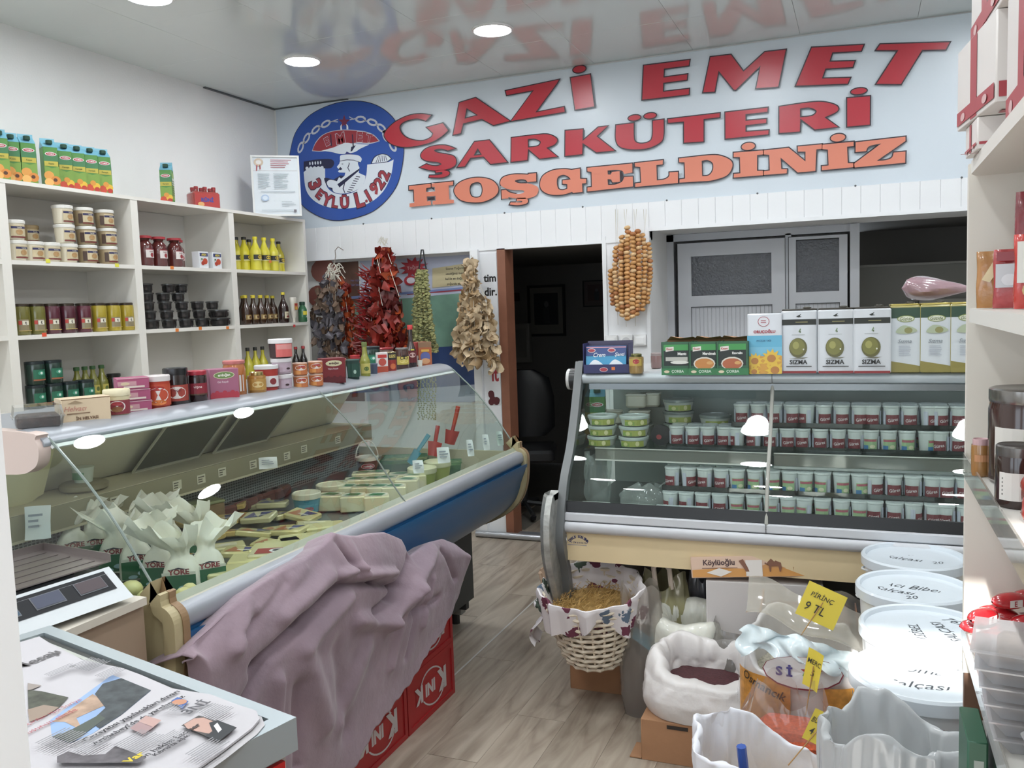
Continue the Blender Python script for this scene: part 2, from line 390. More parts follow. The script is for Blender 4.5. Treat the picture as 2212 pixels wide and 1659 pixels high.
# cladding boards
cl = struct('trim_5', MB().box(XL+.22, -1.222, WB-.006, WB, 1.935, 2.15, C('#c3c6c8')).box(-1.222, XR, WB-.006, WB, 1.995, 2.15, C('#c3c6c8')))
def strip(w, h):
    return MB().rings([[(-w/2, 0, 0), (w/2, 0, 0), (w/2, 0, h), (-w/2, 0, h)], [(-w/2, -.007, 0), (w/2, -.007, 0), (w/2, -.007, h), (-w/2, -.007, h)], [(-w/2+.002, -.009, 0), (w/2-.002, -.009, 0), (w/2-.002, -.009, h), (-w/2+.002, -.009, h)]], WHITE_PVC, smooth=False).mesh('board')
b1, b2 = strip(.0994, .215), strip(.0994, .155)
x = XL+.26
while x < XR-.05:
    o = part('board', b1 if x < -1.24 else b2, cl); o.location = (x, WB-.006, 1.935 if x < -1.24 else 1.995); x += .10
part('corner_strip', MB().box(XL+.2, -1.21, WB-.02, WB+.02, 1.918, 1.938, WHITE_PVC).box(-1.51, -1.485, WB-.022, WB, 0, 1.96, WHITE_PVC).box(-1.235, -1.212, WB-.022, WB+.01, 0, 2.0, WHITE_PVC).box(-1.23, XR, WB-.02, WB+.01, 1.975, 1.998, WHITE_PVC), cl)
struct('trim_6', MB().box(-1.49, -1.222, WB-.012, WB, 0, 1.935, WHITE_PVC))       # pvc facing of the pillar
# recess: white PVC door and window with obscured panes
OBS = mat('obscured_pane', '#53555a', .12, var=.12, vs=30, bump=.35, bs=70)
PV = mat('grey_white_pvc', '#c9cbd0', .4)
Yb = 5.9
d1 = struct('door_1', MB().box(-1.222, -1.175, Yb-.03, Yb+.05, 0, 1.985, PV).box(-1.222, -.03, Yb-.03, Yb+.05, 1.94, 1.985, PV).box(-.075, -.02, Yb-.05, Yb+.05, 0, 1.985, PV).box(-.46, -.425, Yb-.03, Yb+.05, 0, 1.95, PV))
def leaf(x0, x1, gx0, gx1, gz0, gz1):
    m = MB(); z0, z1 = .05, 1.925
    m.box(x0, gx0, Yb-.045, Yb, z0, z1, PV).box(gx1, x1, Yb-.045, Yb, z0, z1, PV).box(gx0, gx1, Yb-.045, Yb, gz1, z1, PV)
    m.box(gx0, gx1, Yb-.045, Yb, 1.503, gz0, PV)
    return m
for (x0, x1, g0, g1) in ((-1.148, -.462, -1.058, -.545), (-.44, -.09, -.395, -.138)):
    s_ = struct('door_leaf', leaf(x0, x1, g0, g1, 1.575, 1.835 if g0 < -1 else 1.925-.02), d1)
    part('pane', MB().box(g0, g1, Yb-.02, Yb-.012, 1.575, 1.9, OBS), s_)
    lo = MB(); xx = g0
    while xx < g1-.004: lo.box(xx, min(xx+.0245, g1), Yb-.03, Yb-.02, .1, 1.503, PV); xx += .026
    part('lower_panel', lo, s_)
    part('gasket', MB().box(g0-.004, g1+.004, Yb-.0465, Yb-.0455, 1.499, 1.5035, BLACK).box(x0-.002, x0+.002, Yb-.0465, Yb-.0455, .05, 1.925, BLACK).box(x0, x1, Yb-.0465, Yb-.0455, 1.923, 1.927, BLACK).box(g0-.003, g0, Yb-.0465, Yb-.0455, 1.1, 1.503, BLACK).box(g1, g1+.003, Yb-.0465, Yb-.0455, 1.1, 1.503, BLACK), s_)
# dark back rooms
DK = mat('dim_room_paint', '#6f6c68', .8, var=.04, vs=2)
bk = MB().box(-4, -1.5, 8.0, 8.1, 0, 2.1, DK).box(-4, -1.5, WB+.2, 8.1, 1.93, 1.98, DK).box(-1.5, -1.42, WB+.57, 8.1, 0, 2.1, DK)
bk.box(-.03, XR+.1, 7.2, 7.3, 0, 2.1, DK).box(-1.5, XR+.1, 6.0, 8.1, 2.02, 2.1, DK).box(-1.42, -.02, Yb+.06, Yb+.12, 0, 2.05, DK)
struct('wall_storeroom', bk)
def frame(x0, x1, z0, z1, fr, inner, matc, label, Y=8.0, t=.025):
    g = thing('picture_frame', label, 'picture', ((x0+x1)/2, Y, (z0+z1)/2)); w, h = (x1-x0)/2, (z1-z0)/2
    part('frame', MB().box(-w, w, -.02, 0, h-t, h, fr).box(-w, w, -.02, 0, -h, -h+t, fr).box(-w, -w+t, -.02, 0, -h+t, h-t, fr).box(w-t, w, -.02, 0, -h+t, h-t, fr), g)
    q = MB().box(-w+t, w-t, -.008, 0, -h+t, h-t, matc); P = Print(q, .008); P.rect(-w*.66, w*.62, -h*.55, h*.68, inner); P.ell(0, h*.25, w*.12, h*.12, C('#5a5a60')); P.rect(-w*.16, w*.16, -h*.5, h*.12, C('#34343c'))
    part('print', q, g)
frame(-3.035, -2.65, 1.25, 1.745, C('#17171a'), C('#20222c'), C('#77736b'), 'large dark framed portrait hanging in the storeroom seen through the doorway')
frame(-3.24, -3.12, 1.6, 1.68, C('#2a1714'), C('#3c1e1c'), C('#4a2a26'), 'small dark red wall plaque left of the framed portrait in the storeroom', t=.01)
frame(-2.47, -2.2, 1.52, 1.77, C('#1c1a1a'), C('#4d3436'), C('#5b4b49'), 'poster calendar right of the framed portrait in the storeroom', t=.012)
solo('fuse_cabinet', MB().rbox(0, 0, 0, .24, .08, .38, .01, C('#8a8780')).box(-.09, .09, -.045, -.04, .05, .33, C('#7d7a74')), 'grey wall cabinet below and left of the framed portrait in the storeroom', 'cabinet', (-3.12, 7.95, 1.0))
ch = thing('office_chair', 'dark high-backed chair standing low in the dark doorway', 'chair', (-2.42, 6.2, 0), .3)
part('backrest', MB().rings([[(.24*math.sin(2*PI*k/16)*s1, .05*math.cos(2*PI*k/16)+.02, z) for k in range(16)] for s1, z in ((.7, .55), (1, .62), (1, .85), (.85, 1.0), (.4, 1.06))], BLACK), ch)
part('seat', MB().rbox(0, -.24, .42, .5, .48, .09, .04, BLACK), ch)
part('column', MB().lathe([(.03, .06), (.03, .42)], DARK, 10, c=(0, -.22, 0)), ch)
for k in range(5):
    a = 2*PI*k/5; part('leg', MB().tube([(0, -.22, .09), (.27*math.cos(a), -.22+.27*math.sin(a), .05)], .018, DARK, 6).ico((.27*math.cos(a), -.22+.27*math.sin(a), .026), .026, BLACK), ch)
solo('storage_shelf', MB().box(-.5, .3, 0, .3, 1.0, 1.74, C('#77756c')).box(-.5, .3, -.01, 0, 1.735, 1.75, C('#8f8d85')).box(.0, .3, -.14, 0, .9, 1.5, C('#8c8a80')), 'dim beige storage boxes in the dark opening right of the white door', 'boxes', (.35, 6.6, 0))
# light switches and socket on the pillar
sk = thing('wall_socket', 'white round wall socket between two surface switches on the pillar', 'socket', (-1.365, WB-.012, 1.305))
part('plate', MB().rbox(0, -.012, -.04, .08, .024, .082, .006, C('#f0f0f0', .3)), sk)
q = MB(); q.rings([[(.027*math.cos(2*PI*k/20), -y, .027*math.sin(2*PI*k/20)) for k in range(20)] for y in (.0255, .0262)], C('#c9c9cb')); part('recess', q, sk)
q = MB()
for s1 in (-.009, .009): q.rings([[(s1+.003*math.cos(2*PI*k/8), -y, .003*math.sin(2*PI*k/8)) for k in range(8)] for y in (.0262, .0270)], BLACK)
part('hole_pair', q, sk)
for s1, nm in ((-.095, 'left'), (.088, 'right')):
    sw = thing('light_switch', 'white surface-mounted light switch %s of the round socket' % nm, 'switch', (-1.365+s1, WB-.012, 1.31))
    part('plate', MB().rbox(0, -.014, -.032, .078, .028, .068, .006, C('#ececec', .3)), sw); part('rocker', MB().box(-.026, .026, -.033, -.028, -.02, .02, C('#f6f6f6', .3)), sw)
# posters in the recess behind the garlands
Yp = WB+.098
def flat(m, pts, mt, Y=Yp, e=0):
    V, F = tri_fill([[(p.x, p.z) for p in [onY(*q, Y) for q in pts]]]); m.add([(a, Y-e, b) for a, b in V], F, mt); return m
def onp(m, e):  # print on the poster plane, u=x v=z world
    return Print(m, fn=lambda u, v, q: (u, Yp-e-q, v))
po = MB().box(-2.98-.35, -2.42, Yp-.004, Yp, .9, 1.905, mat('poster_lilac', '#b9bfd3', .4, var=.06, vs=3))
P = onp(po, .004)
def W2(x, y): q = onY(x, y, Yp); return (q.x, q.z)
P.poly([W2(760, 655), W2(1030, 630), W2(1030, 800), W2(760, 820)], mat('poster_green', '#7fa694', .4, var=.35, vs=4))
P.poly([W2(880, 632), W2(1030, 622), W2(1030, 626), W2(880, 637)], C('#a33a4a')); P.poly([W2(760, 640), W2(1030, 618), W2(1030, 622), W2(760, 646)], C('#7a8cc2'))
P.poly([W2(755, 760), W2(1030, 745), W2(1030, 830), W2(755, 850)], C('#2f4a86'))
P.poly([W2(935, 580), W2(1028, 566), W2(1028, 612), W2(935, 622)], C('#cdbf93'))
for k, t in enumerate(('Süzme Yoğurdun', 'istediğiniz meyve', 'bal ile en doğal m', 'yoğurdu yapabi')):
    q = W2(986, 580+11*k); P.text(t, q[0], q[1], .022, C('#2d2a2a'), .27)
q = W2(895, 578)
P.poly([(q[0]+.12*math.cos(a)*(1 if k % 2 else .55), q[1]+.075*math.sin(a)*(1 if k % 2 else .6)) for k, a in enumerate([2*PI*i/22 for i in range(22)])], C('#b5303c'), )
P.text('Yoğurt', q[0], q[1], .035, C('#d9a9ae'), .16, .08)
q = W2(888, 606); P.ell(q[0], q[1], .05, .035, C('#b5303c')); P.ell(q[0]+.005, q[1], .033, .022, C('#d8d6e2'))
q = W2(770, 606); P.text('Her öğün', q[0], q[1], .02, C('#6a6a9a'), .12); q = W2(772, 615); P.text('bir kase', q[0], q[1], .018, C('#6a6a9a'), .1)
tag(part('wall_poster', po, None), 'lilac and green yogurt poster behind the hanging peppers', 'poster')
po = MB().box(-3.66, -3.345, Yp-.004, Yp, .9, 1.905, mat('poster_brown', '#6b4e44', .4, var=.4, vs=6)); P = onp(po, .004)
for (x, y, a, c) in ((700, 585, .11, '#a8685c'), (690, 640, .1, '#8e4f45'), (700, 640, .05, '#c08f7c')):
    q = W2(x, y); P.ell(q[0], q[1], a, a*.8, C(c))
tag(part('wall_poster', po, None), 'brown food poster behind the dried aubergine strings', 'poster')
pn = MB().box(-2.345, -2.228, WB-.016, WB-.010, .55, 1.90, C('#e4e6ea', .35)); P = Print(pn, fn=lambda u, v, q: (u, WB-.016-q, v))
for t, x, y, h in (('tim', 1058, 601, .05), ('dir.', 1060, 630, .055)): q = onY(x, y, WB-.016); P.text(t, q.x, q.z, h, C('#111111'), .09, off=.03)
q = onY(1070, 808, WB-.016); P.text('it', q.x, q.z, .10, C('#b02a35'), .05, off=.03)
for k in range(7):
    q = onY(1060+14*rnd.random(), 850+22*rnd.random(), WB-.016); P.ell(q.x, q.z, .022, .022, C('#5a1a22'))
tag(part('wall_notice', pn, None), 'narrow white printed panel with black letters beside the brown door frame', 'sign')
# ================================================================ THE BANNER
YB = WB-.014
def zA(x, y): return (820+x/4.424, 120+y/4.424)
def zB(x, y): return (1280+x/4.609, 80+y/4.609)
def zC(x, y): return (1640+x/4.609, 70+y/4.609)
def zE(x, y): return (620+x/5.53, 200+y/5.53)
def bw(z, pts):
    out = []
    for p in pts:
        q = onY(*z(p[0], p[1]), YB); out.append((q.x, q.z, 1) if len(p) > 2 else (q.x, q.z))
    return out
BANM = mat('banner_vinyl', '#d2dbe3', .33, var=.015, vs=2, bump=.05, bs=4)
RED = mat('banner_red', '#b52d3b', .30, bump=.05, bs=4); ORG = mat('banner_orange', '#d88168', .33, bump=.05, bs=4)
INK = mat('banner_ink', '#2b1f2a', .35); BLU = mat('banner_blue', '#2f54a4', .30, bump=.05, bs=4); BWH = mat('banner_white', '#dfe6ee', .33)
ban = thing('wall_banner', 'wide white shop banner with red and orange lettering above the doorway', 'banner', (0, 0, 0))
def ripple(a, b):
    x = XL+.02+(.78-XL-.02)*a; z = 2.137+(3.004-2.137)*b
    return (x, YB+.004+.0012*math.sin(x*5+z*3), z)
part('banner_sheet', MB().grid(ripple, 60, 8, BANM).box(XL+.02, .78, YB+.006, YB+.009, 2.137, 3.004, BANM), ban)
for k in range(9):
    m = MB(); x = -3.75+k*.53; m.rings([[(x+.006*math.cos(2*PI*j/8), YB+yy, 2.152+.006*math.sin(2*PI*j/8)) for j in range(8)] for yy in (.004, -.002)], C('#55585c')); part('fixing_screw', m, ban)
Pb = lambda mb: Print(mb, fn=lambda u, v, q: (u, YB-.001-q, v), e=.0001)
def letter(nm, loops, fill, edge=.0065, k=1):
    mb = MB(); P = Pb(mb); P.k = k; L = [catmull(l, 6) for l in loops]
    V, F = tri_fill(grow(L, edge)); P.put(V, F, INK); P.k = k+2; V, F = tri_fill(L); P.put(V, F, fill)
    part(nm, mb, ban)
def dot(z, x, y, rx, ry, fill, k=1):
    mb = MB(); c = onY(*z(x, y), YB); s = onY(*z(x+rx, y-rx*.12), YB); t = onY(*z(x, y+ry), YB)
    a = (s.x-c.x); b = c.z-t.z; P = Pb(mb); P.k = k; P.ell(c.x, c.z, a+.0065, b+.0065, INK, 22); P.k = k+2; P.ell(c.x, c.z, a, b, fill, 22); part('letter_dot', mb, ban)
s = 1
SANS = [
 (zA, [[(500,575),(400,562,s),(280,580,s),(150,645,s),(60,740,s),(70,800,s),(130,850,s),(230,875,s),(350,868,s),(500,830,s),(600,775,s),(662,718),(612,650),(460,690),(520,745),(500,785,s),(420,818,s),(320,808,s),(240,770,s),(200,705,s),(215,655,s),(280,620,s),(370,605,s),(450,625)]]),
 (zA, [[(770,455),(925,408),(1250,628),(1095,668),(985,608),(805,652),(782,745),(712,760)],[(838,505),(948,574),(820,608)]]),
 (zA, [[(1212,342),(1720,235),(1700,270),(1495,548),(1768,495),(1775,540),(1265,628),(1480,335),(1222,382)]]),
 (zA, [[(1832,218),(2018,185),(2055,490),(1875,520)]]),
 (zB, [[(515,290),(970,233),(962,288),(715,320),(710,408),(948,376),(942,430),(708,460),(705,550),(965,520),(962,575),(500,628)]]),
 (zB, [[(1178,205),(1380,182),(1505,350),(1718,155),(1925,132),(1850,498),(1632,515),(1675,290),(1428,530),(1410,528),(1258,340),(1218,548),(1105,555)]]),
 (zC, [[(525,158),(1038,130),(1015,188),(728,205),(698,298),(950,292),(930,350),(660,365),(625,465),(905,458),(880,515),(368,535)]]),
 (zC, [[(1205,125),(1893,105),(1855,175),(1620,180),(1410,520),(1168,517),(1385,182),(1165,182)]]),
 (zA, [[(728,890),(640,862,s),(540,865,s),(450,895,s),(405,945,s),(415,985,s),(470,1010,s),(560,1020,s),(600,1040,s),(560,1058,s),(500,1054,s),(455,1040),(395,1070),(470,1092,s),(550,1102,s),(640,1092,s),(720,1060,s),(740,1010,s),(715,965,s),(640,945,s),(560,930,s),(530,910,s),(560,895,s),(610,895,s),(660,910)]]),
 (zA, [[(540,1098),(545,1122),(600,1115,s),(605,1135,s),(560,1145,s),(485,1148),(482,1165),(600,1167,s),(665,1145,s),(672,1115,s),(620,1096)]]),
 (zA, [[(915,828),(1055,812),(1225,1020),(1068,1038),(1002,968),(875,980),(822,1060),(752,1070)],[(945,888),(985,950),(905,960)]]),
 (zA, [[(1268,790),(1500,762,s),(1620,758,s),(1700,800,s),(1680,850,s),(1600,885),(1705,968),(1535,988),(1425,893),(1418,1000),(1265,1018)],[(1422,802),(1490,798,s),(1545,825,s),(1520,868,s),(1425,882)]]),
 (zA, [[(1782,722),(1948,708),(1945,820),(2095,690),(2184,677),(2078,775),(2251,910),(2078,927),(1945,838),(1942,945),(1780,962)]]),
 (zB, [[(240,882),(238,1020,s),(280,1095,s),(400,1120,s),(560,1108,s),(680,1050,s),(710,980,s),(712,825),(605,838),(602,990,s),(570,1045,s),(490,1065,s),(430,1045,s),(415,990,s),(415,862)]]),
 (zB, [[(755,822),(1270,762),(1268,802),(1108,820),(1108,1042),(915,1055),(915,845),(758,858)]]),
 (zB, [[(1325,755),(1745,708),(1742,748),(1525,772),(1525,838),(1732,820),(1730,858),(1525,882),(1525,948),(1755,932),(1752,972),(1327,1015)]]),
 (zC, [[(203,745),(480,705,s),(640,698,s),(770,735,s),(775,790,s),(650,850),(785,945),(555,970),(410,862),(405,990),(203,1005)],[(408,762),(500,752,s),(572,785,s),(530,835,s),(408,850)]]),
 (zC, [[(877,660),(1102,640),(1100,922),(877,942)]])]
SLAB = [
 (zA, [[(290,1250),(497,1227),(497,1262),(455,1268),(455,1308),(540,1300),(535,1258),(505,1256),(505,1225),(712,1205),(708,1240),(668,1245),(675,1378),(718,1380),(718,1412),(515,1428),(515,1392),(545,1388),(540,1342),(460,1350),(463,1395),(498,1392),(500,1430),(295,1450),(295,1415),(340,1410),(335,1282),(290,1285)]]),
 (zA, [[(720,1300,s),(760,1225,s),(860,1180,s),(980,1170,s),(1090,1200,s),(1142,1275,s),(1110,1345,s),(1010,1395,s),(900,1405,s),(780,1380,s)],[(868,1290,s),(880,1235,s),(930,1212,s),(975,1225,s),(992,1285,s),(975,1345,s),(930,1360,s),(885,1345,s)]]),
 (zA, [[(1430,1140),(1430,1132),(1503,1126),(1503,1205),(1420,1212),(1400,1190,s),(1350,1185,s),(1300,1200,s),(1340,1222,s),(1430,1225,s),(1505,1250,s),(1525,1285,s),(1500,1340,s),(1420,1368,s),(1345,1372,s),(1240,1355),(1237,1368),(1175,1372),(1172,1290),(1215,1285),(1250,1310,s),(1330,1325,s),(1385,1310,s),(1370,1290,s),(1260,1285,s),(1180,1255,s),(1160,1215,s),(1190,1165,s),(1290,1138,s)]]),
 (zA, [[(1320,1362),(1318,1395),(1360,1392,s),(1362,1404,s),(1260,1405),(1250,1425),(1330,1432,s),(1410,1415,s),(1425,1385,s),(1400,1360)]]),
 (zA, [[(1840,1095),(1920,1082),(1922,1180),(1980,1182),(1978,1222),(1940,1225),(1945,1305),(1855,1315),(1845,1305),(1760,1330,s),(1640,1330,s),(1560,1290,s),(1540,1225,s),(1570,1150,s),(1660,1100,s),(1770,1088,s)],[(1832,1186),(1810,1160,s),(1760,1142,s),(1710,1165,s),(1700,1220,s),(1715,1275,s),(1755,1288,s),(1800,1275),(1800,1232),(1755,1228),(1755,1195)]]),
 (zB, [[(-47,1305),(400,1262),(402,1352),(318,1365),(300,1335,s),(240,1325,s),(155,1332),(158,1372),(185,1372),(200,1345),(275,1338),(278,1445),(205,1450),(190,1420),(155,1418),(160,1475),(240,1470,s),(300,1440,s),(320,1395),(405,1392),(408,1490),(-45,1540),(-45,1500),(0,1495),(-5,1345),(-45,1340)]]),
 (zB, [[(425,1258),(705,1228),(702,1270),(640,1278),(645,1430),(720,1420,s),(765,1390,s),(770,1350),(855,1345),(855,1455),(430,1495),(430,1460),(490,1452),(480,1298),(428,1292)]]),
 (zB, [[(865,1212),(1100,1185),(1250,1180,s),(1370,1225,s),(1395,1290,s),(1340,1380,s),(1200,1428,s),(1100,1438),(870,1452),(870,1420),(925,1412),(920,1250),(868,1250)],[(1090,1235),(1150,1228,s),(1200,1260,s),(1200,1330,s),(1160,1380,s),(1095,1388)]]),
 (zB, [[(1408,1155),(1700,1132),(1700,1172),(1640,1178),(1640,1335),(1700,1335),(1700,1378),(1408,1402),(1410,1365),(1475,1360),(1470,1198),(1408,1198)]]),
 (zC, [[(48,1178),(295,1152),(462,1288),(462,1190),(388,1190),(385,1140),(625,1118),(625,1162),(570,1168),(560,1382),(385,1397),(215,1250),(222,1365),(278,1365),(275,1405),(48,1422),(48,1385),(108,1378),(102,1222),(48,1218)]]),
 (zC, [[(630,1122),(940,1092),(940,1135),(875,1142),(882,1305),(938,1305),(938,1345),(625,1375),(625,1335),(692,1328),(685,1170),(630,1165)]]),
 (zC, [[(960,1098),(1455,1042),(1455,1085),(1170,1282),(1260,1275,s),(1320,1250,s),(1338,1200),(1455,1190),(1452,1300),(950,1348),(945,1310),(1215,1110),(1120,1128,s),(1080,1150,s),(1065,1185),(960,1195)]])]
# emblem
em = MB(); P = Pb(em)
def EP(pts, m_, sm=True): P.poly(bw(zE, pts), m_, sm)
ringp = [(45,690,1),(110,470,1),(280,270,1),(550,140,1),(830,103,1),(1080,160,1),(1280,320,1),(1380,560,1),(1385,800,1),(1300,1130,1),(1080,1380,1),(830,1490,1),(560,1525,1),(330,1450,1),(150,1300,1),(60,1050,1),(30,850,1)]
V, F = tri_fill(grow([catmull(bw(zE, ringp))], .004)); P.put(V, F, INK); EP(ringp, BLU)
NAVY = C('#22244a', .35); RD = C('#a8303c', .35); LG = C('#c7cbd6', .4)
EP([(200,960),(225,1150,1),(300,1270,1),(430,1350,1),(600,1385,1),(800,1375,1),(1000,1310,1),(1150,1180,1),(1240,1000,1),(1275,800),(1215,830),(960,860),(945,1000,1),(900,1110,1),(780,1195,1),(640,1215,1),(530,1180,1),(465,1090,1),(455,900),(430,885),(280,890),(200,950)], BWH)
EP([(200,825),(350,800,1),(520,795,1),(565,840,1),(530,900,1),(430,905),(430,885),(260,900),(200,945)], NAVY)
for k in range(5):
    c = onY(*zE(275+32*k, 848-3*k), YB); P.ell(c.x, c.z, .006, .012, BWH); P.k -= 1
    c = onY(*zE(240+45*k, 905-2*k), YB); P.ell(c.x, c.z, .013, .012, BWH); P.k -= 1
P.k += 1
EP([(1000,852),(1040,770,1),(1120,732,1),(1200,742,1),(1255,790),(1200,832)], NAVY); P.k += 1
EP([(1015,846),(1050,776,1),(1125,740,1),(1195,750,1),(1242,790),(1195,824)], BWH)
for k in range(6): EP([(1060+26*k, 838-5*k), (1095+16*k, 752), (1100+16*k, 752), (1068+26*k, 837-5*k)], NAVY, False); P.k -= 1
P.k += 1
for k, (x, y, a) in enumerate([(165,655,-62),(235,545,-52),(345,445,-32),(465,375,-20),(880,320,8),(1020,355,22),(1130,425,40),(1180,515,70),(1265,640,60)]):
    c = onY(*zE(x, y), YB); a = -math.radians(a)
    def lk(rx, ry): return [(c.x+rx*math.cos(t)*math.cos(a)-ry*math.sin(t)*math.sin(a), c.z+rx*math.cos(t)*math.sin(a)+ry*math.sin(t)*math.cos(a)) for t in [2*PI*i/12 for i in range(12)]]
    V, F = tri_fill([lk(.044, .024), lk(.027, .011)]); P.put(V, F, LG); P.k -= 1
for x0, y0, x1, y1 in ((215,590,190,620),(270,500,290,480),(385,420,410,400),(510,355,610,320),(540,345,610,350),(745,290,800,320),(750,325,830,310),(920,325,960,345),(1065,375,1090,400),(1150,465,1165,490)):
    EP([(x0, y0-6), (x1, y1-6), (x1, y1+7), (x0, y0+7)], LG, False); P.k -= 1
P.k += 1
EP([(685+ (85 if k % 2 == 0 else 34)*math.sin(PI*k/5)*.85, 350-(85 if k % 2 == 0 else 34)*math.cos(PI*k/5)) for k in range(10)], C('#7d2b48', .35), False)
EP([(640,440),(640,400,1),(660,375),(655,400,1),(662,450),(655,520)], BWH, True); P.k -= 1; EP([(735,440),(730,395,1),(705,375),(712,400,1),(712,440)], BWH, True)
EP([(300,700),(340,600,1),(420,510,1),(540,460,1),(700,443,1),(900,458,1),(1030,500,1),(1112,580),(1040,604),(980,615),(820,610,1),(640,648,1),(520,688,1),(400,706,1)], LG); P.k += 1
EP([(308,692),(345,605,1),(425,516,1),(542,467,1),(700,451,1),(898,466,1),(1025,508,1),(1098,578),(1040,594),(980,603),(820,600,1),(640,638,1),(520,678,1),(400,697,1)], RD)
for t, x, y, h, r in (('E', 480, 585, .052, .35), ('M', 640, 548, .066, .12), ('E', 870, 530, .062, -.12), ('T', 985, 545, .05, -.25)):
    c = onY(*zE(x, y), YB); P.text(t, c.x, c.z, h*1.22, LG, rot=r, off=.05); P.text(t, c.x, c.z, h*1.1, RD, rot=r, off=.03); P.k -= 2
P.k += 2
for x in (530, 790): EP([(x-12, 500), (x, 500), (x+10, 640), (x-4, 640)], NAVY, False); P.k -= 1
EP([(415,695),(560,655,1),(640,620,1),(720,600,1),(800,612,1),(985,622),(880,670,1),(800,715,1),(650,735,1),(540,712,1)], BWH); P.k += 1
EP([(770,650),(825,630),(780,700),(762,705)], NAVY, False)
EP([(690,745),(715,705),(790,740)], C('#3a3f8a'), False)
EP([(470,1100),(450,1020,1),(560,1040),(640,990),(700,1000),(600,1190,1),(530,1160,1)], NAVY)
man = [(635,775),(650,748,1),(740,740,1),(850,750,1),(895,790,1),(882,832),(848,832),(855,868,1),(868,892),(860,960),(940,995),(930,1060,1),(880,1135,1),(770,1190,1),(640,1208,1),(560,1185,1),(545,1140),(500,1130),(478,1075,1),(520,1042,1),(600,1060),(625,1010),(650,1030),(690,995),(700,958),(625,955),(612,940),(630,925),(598,888),(628,850),(636,820)]
EP(man, BWH); P.k += 1
EP([(636,815),(720,800,1),(800,805,1),(880,832),(880,838),(800,812,1),(720,808,1),(636,822)], NAVY, False); P.k -= 1
EP([(618,915),(640,888),(665,915),(640,928)], NAVY, False); P.k -= 1
EP([(655,850),(676,850),(672,857),(656,857)], NAVY, False); P.k -= 1
EP([(605,1095),(860,912),(872,925),(630,1135)], NAVY, False); P.k -= 1
EP([(740,830),(752,850),(735,900),(755,940),(748,945),(725,900),(742,852)], NAVY, False); P.k -= 1
for k in range(8):
    x, y = 850-15*k, 1000+26*k; EP([(x-24, y-3), (x+26, y+5), (x+24, y+14), (x-26, y+6)], NAVY, False); P.k -= 1
EP([(690,1060),(700,1065),(680,1150),(700,1200),(690,1200),(668,1150)], NAVY, False)
for t, x, y, r, h in (('3', 338, 1098, -1.25, .105), ('E', 395, 1215, -.75, .07), ('Y', 482, 1280, -.45, .085), ('L', 578, 1312, -.2, .075), ('Ü', 690, 1302, 0, .095), ('L', 870, 1280, .2, .105), ('.', 952, 1296, 0, .02), ('1', 972, 1232, .5, .085), ('9', 1050, 1150, .6, .09), ('2', 1105, 1082, .85, .085), ('2', 1160, 985, 1.05, .085)):
    c = onY(*zE(x, y), YB); P.text(t, c.x, c.z, h*1.12, NAVY, rot=r, off=.07); P.text(t, c.x, c.z, h, C('#a93641', .35), rot=r, off=.045); P.k -= 2
part('emblem', em, ban, 'round blue emblem with a chain, a man in profile and the date 3 EYLÜL 1922')
for z, lp in SANS: letter('letter', [bw(z, l) for l in lp], RED, k=118)
for z, lp in SLAB: letter('letter', [bw(z, l) for l in lp], ORG, k=118)
for a in ((zA, 1915, 135, 60, 32, RED), (zB, 422, 808, 60, 26, RED), (zB, 578, 788, 60, 26, RED), (zC, 992, 590, 78, 29, RED), (zB, 1553, 1092, 66, 36, ORG), (zC, 785, 1052, 72, 37, ORG)): dot(*a, k=118)
# certificate
cf = thing('certificate_frame', 'framed white certificate with a rosette leaning on the shelf top beside the banner', 'certificate', (-3.60, 4.87, 2.192), math.radians(37))
q = MB(); w_, h_ = .155, .40
for a in ((-w_, w_, h_-.012, h_), (-w_, w_, 0, .012), (-w_, -w_+.012, .012, h_-.012), (w_-.012, w_, .012, h_-.012)): q.box(a[0], a[1], -.018, 0, a[2], a[3], C('#dfe0de', .3))
part('frame', q, cf); q = MB().box(-w_+.012, w_-.012, -.008, 0, .012, h_-.012, C('#dbe2e8', .25)); P = Print(q, .008)
P.rect(-w_+.014, w_-.014, .30, .302, C('#b8a8a4'))
for k in range(5): P.lines(-.03, .12-.01*k, .375-.012*k, .367-.012*k, 1, C('#b5747c'), .6, .2)
P.ell(-.105, .355, .03, .026, C('#c9b39a')); P.ell(-.105, .355, .018, .014, C('#dcd8d4'))
P.poly([(-.12,.335),(-.112,.335),(-.116,.30),(-.124,.295)], C('#b8505a')); P.poly([(-.10,.335),(-.094,.335),(-.092,.31),(-.10,.305)], C('#b8505a'))
P.lines(-.115, -.03, .285, .18, 9, C('#a9b6bd'), .35, .5); P.lines(-.015, .11, .285, .18, 9, C('#a9b6bd'), .35, .6); P.lines(-.1, .12, .165, .155, 1, C('#9eaab2'), .4)
P.ell(-.075, .12, .026, .022, C('#a9bfdc')); P.ell(-.075, .12, .017, .014, C('#cfdbe8')); P.lines(.03, .12, .10, .06, 4, C('#9eaab2'), .25, .6); P.lines(-.1, .12, .045, .03, 2, C('#a9b6bd'), .3); P.rect(.105, .122, .025, .043, C('#6e6a72'))
part('print', q, cf)
cf.rotation_euler = (math.radians(-4), 0, math.radians(37))
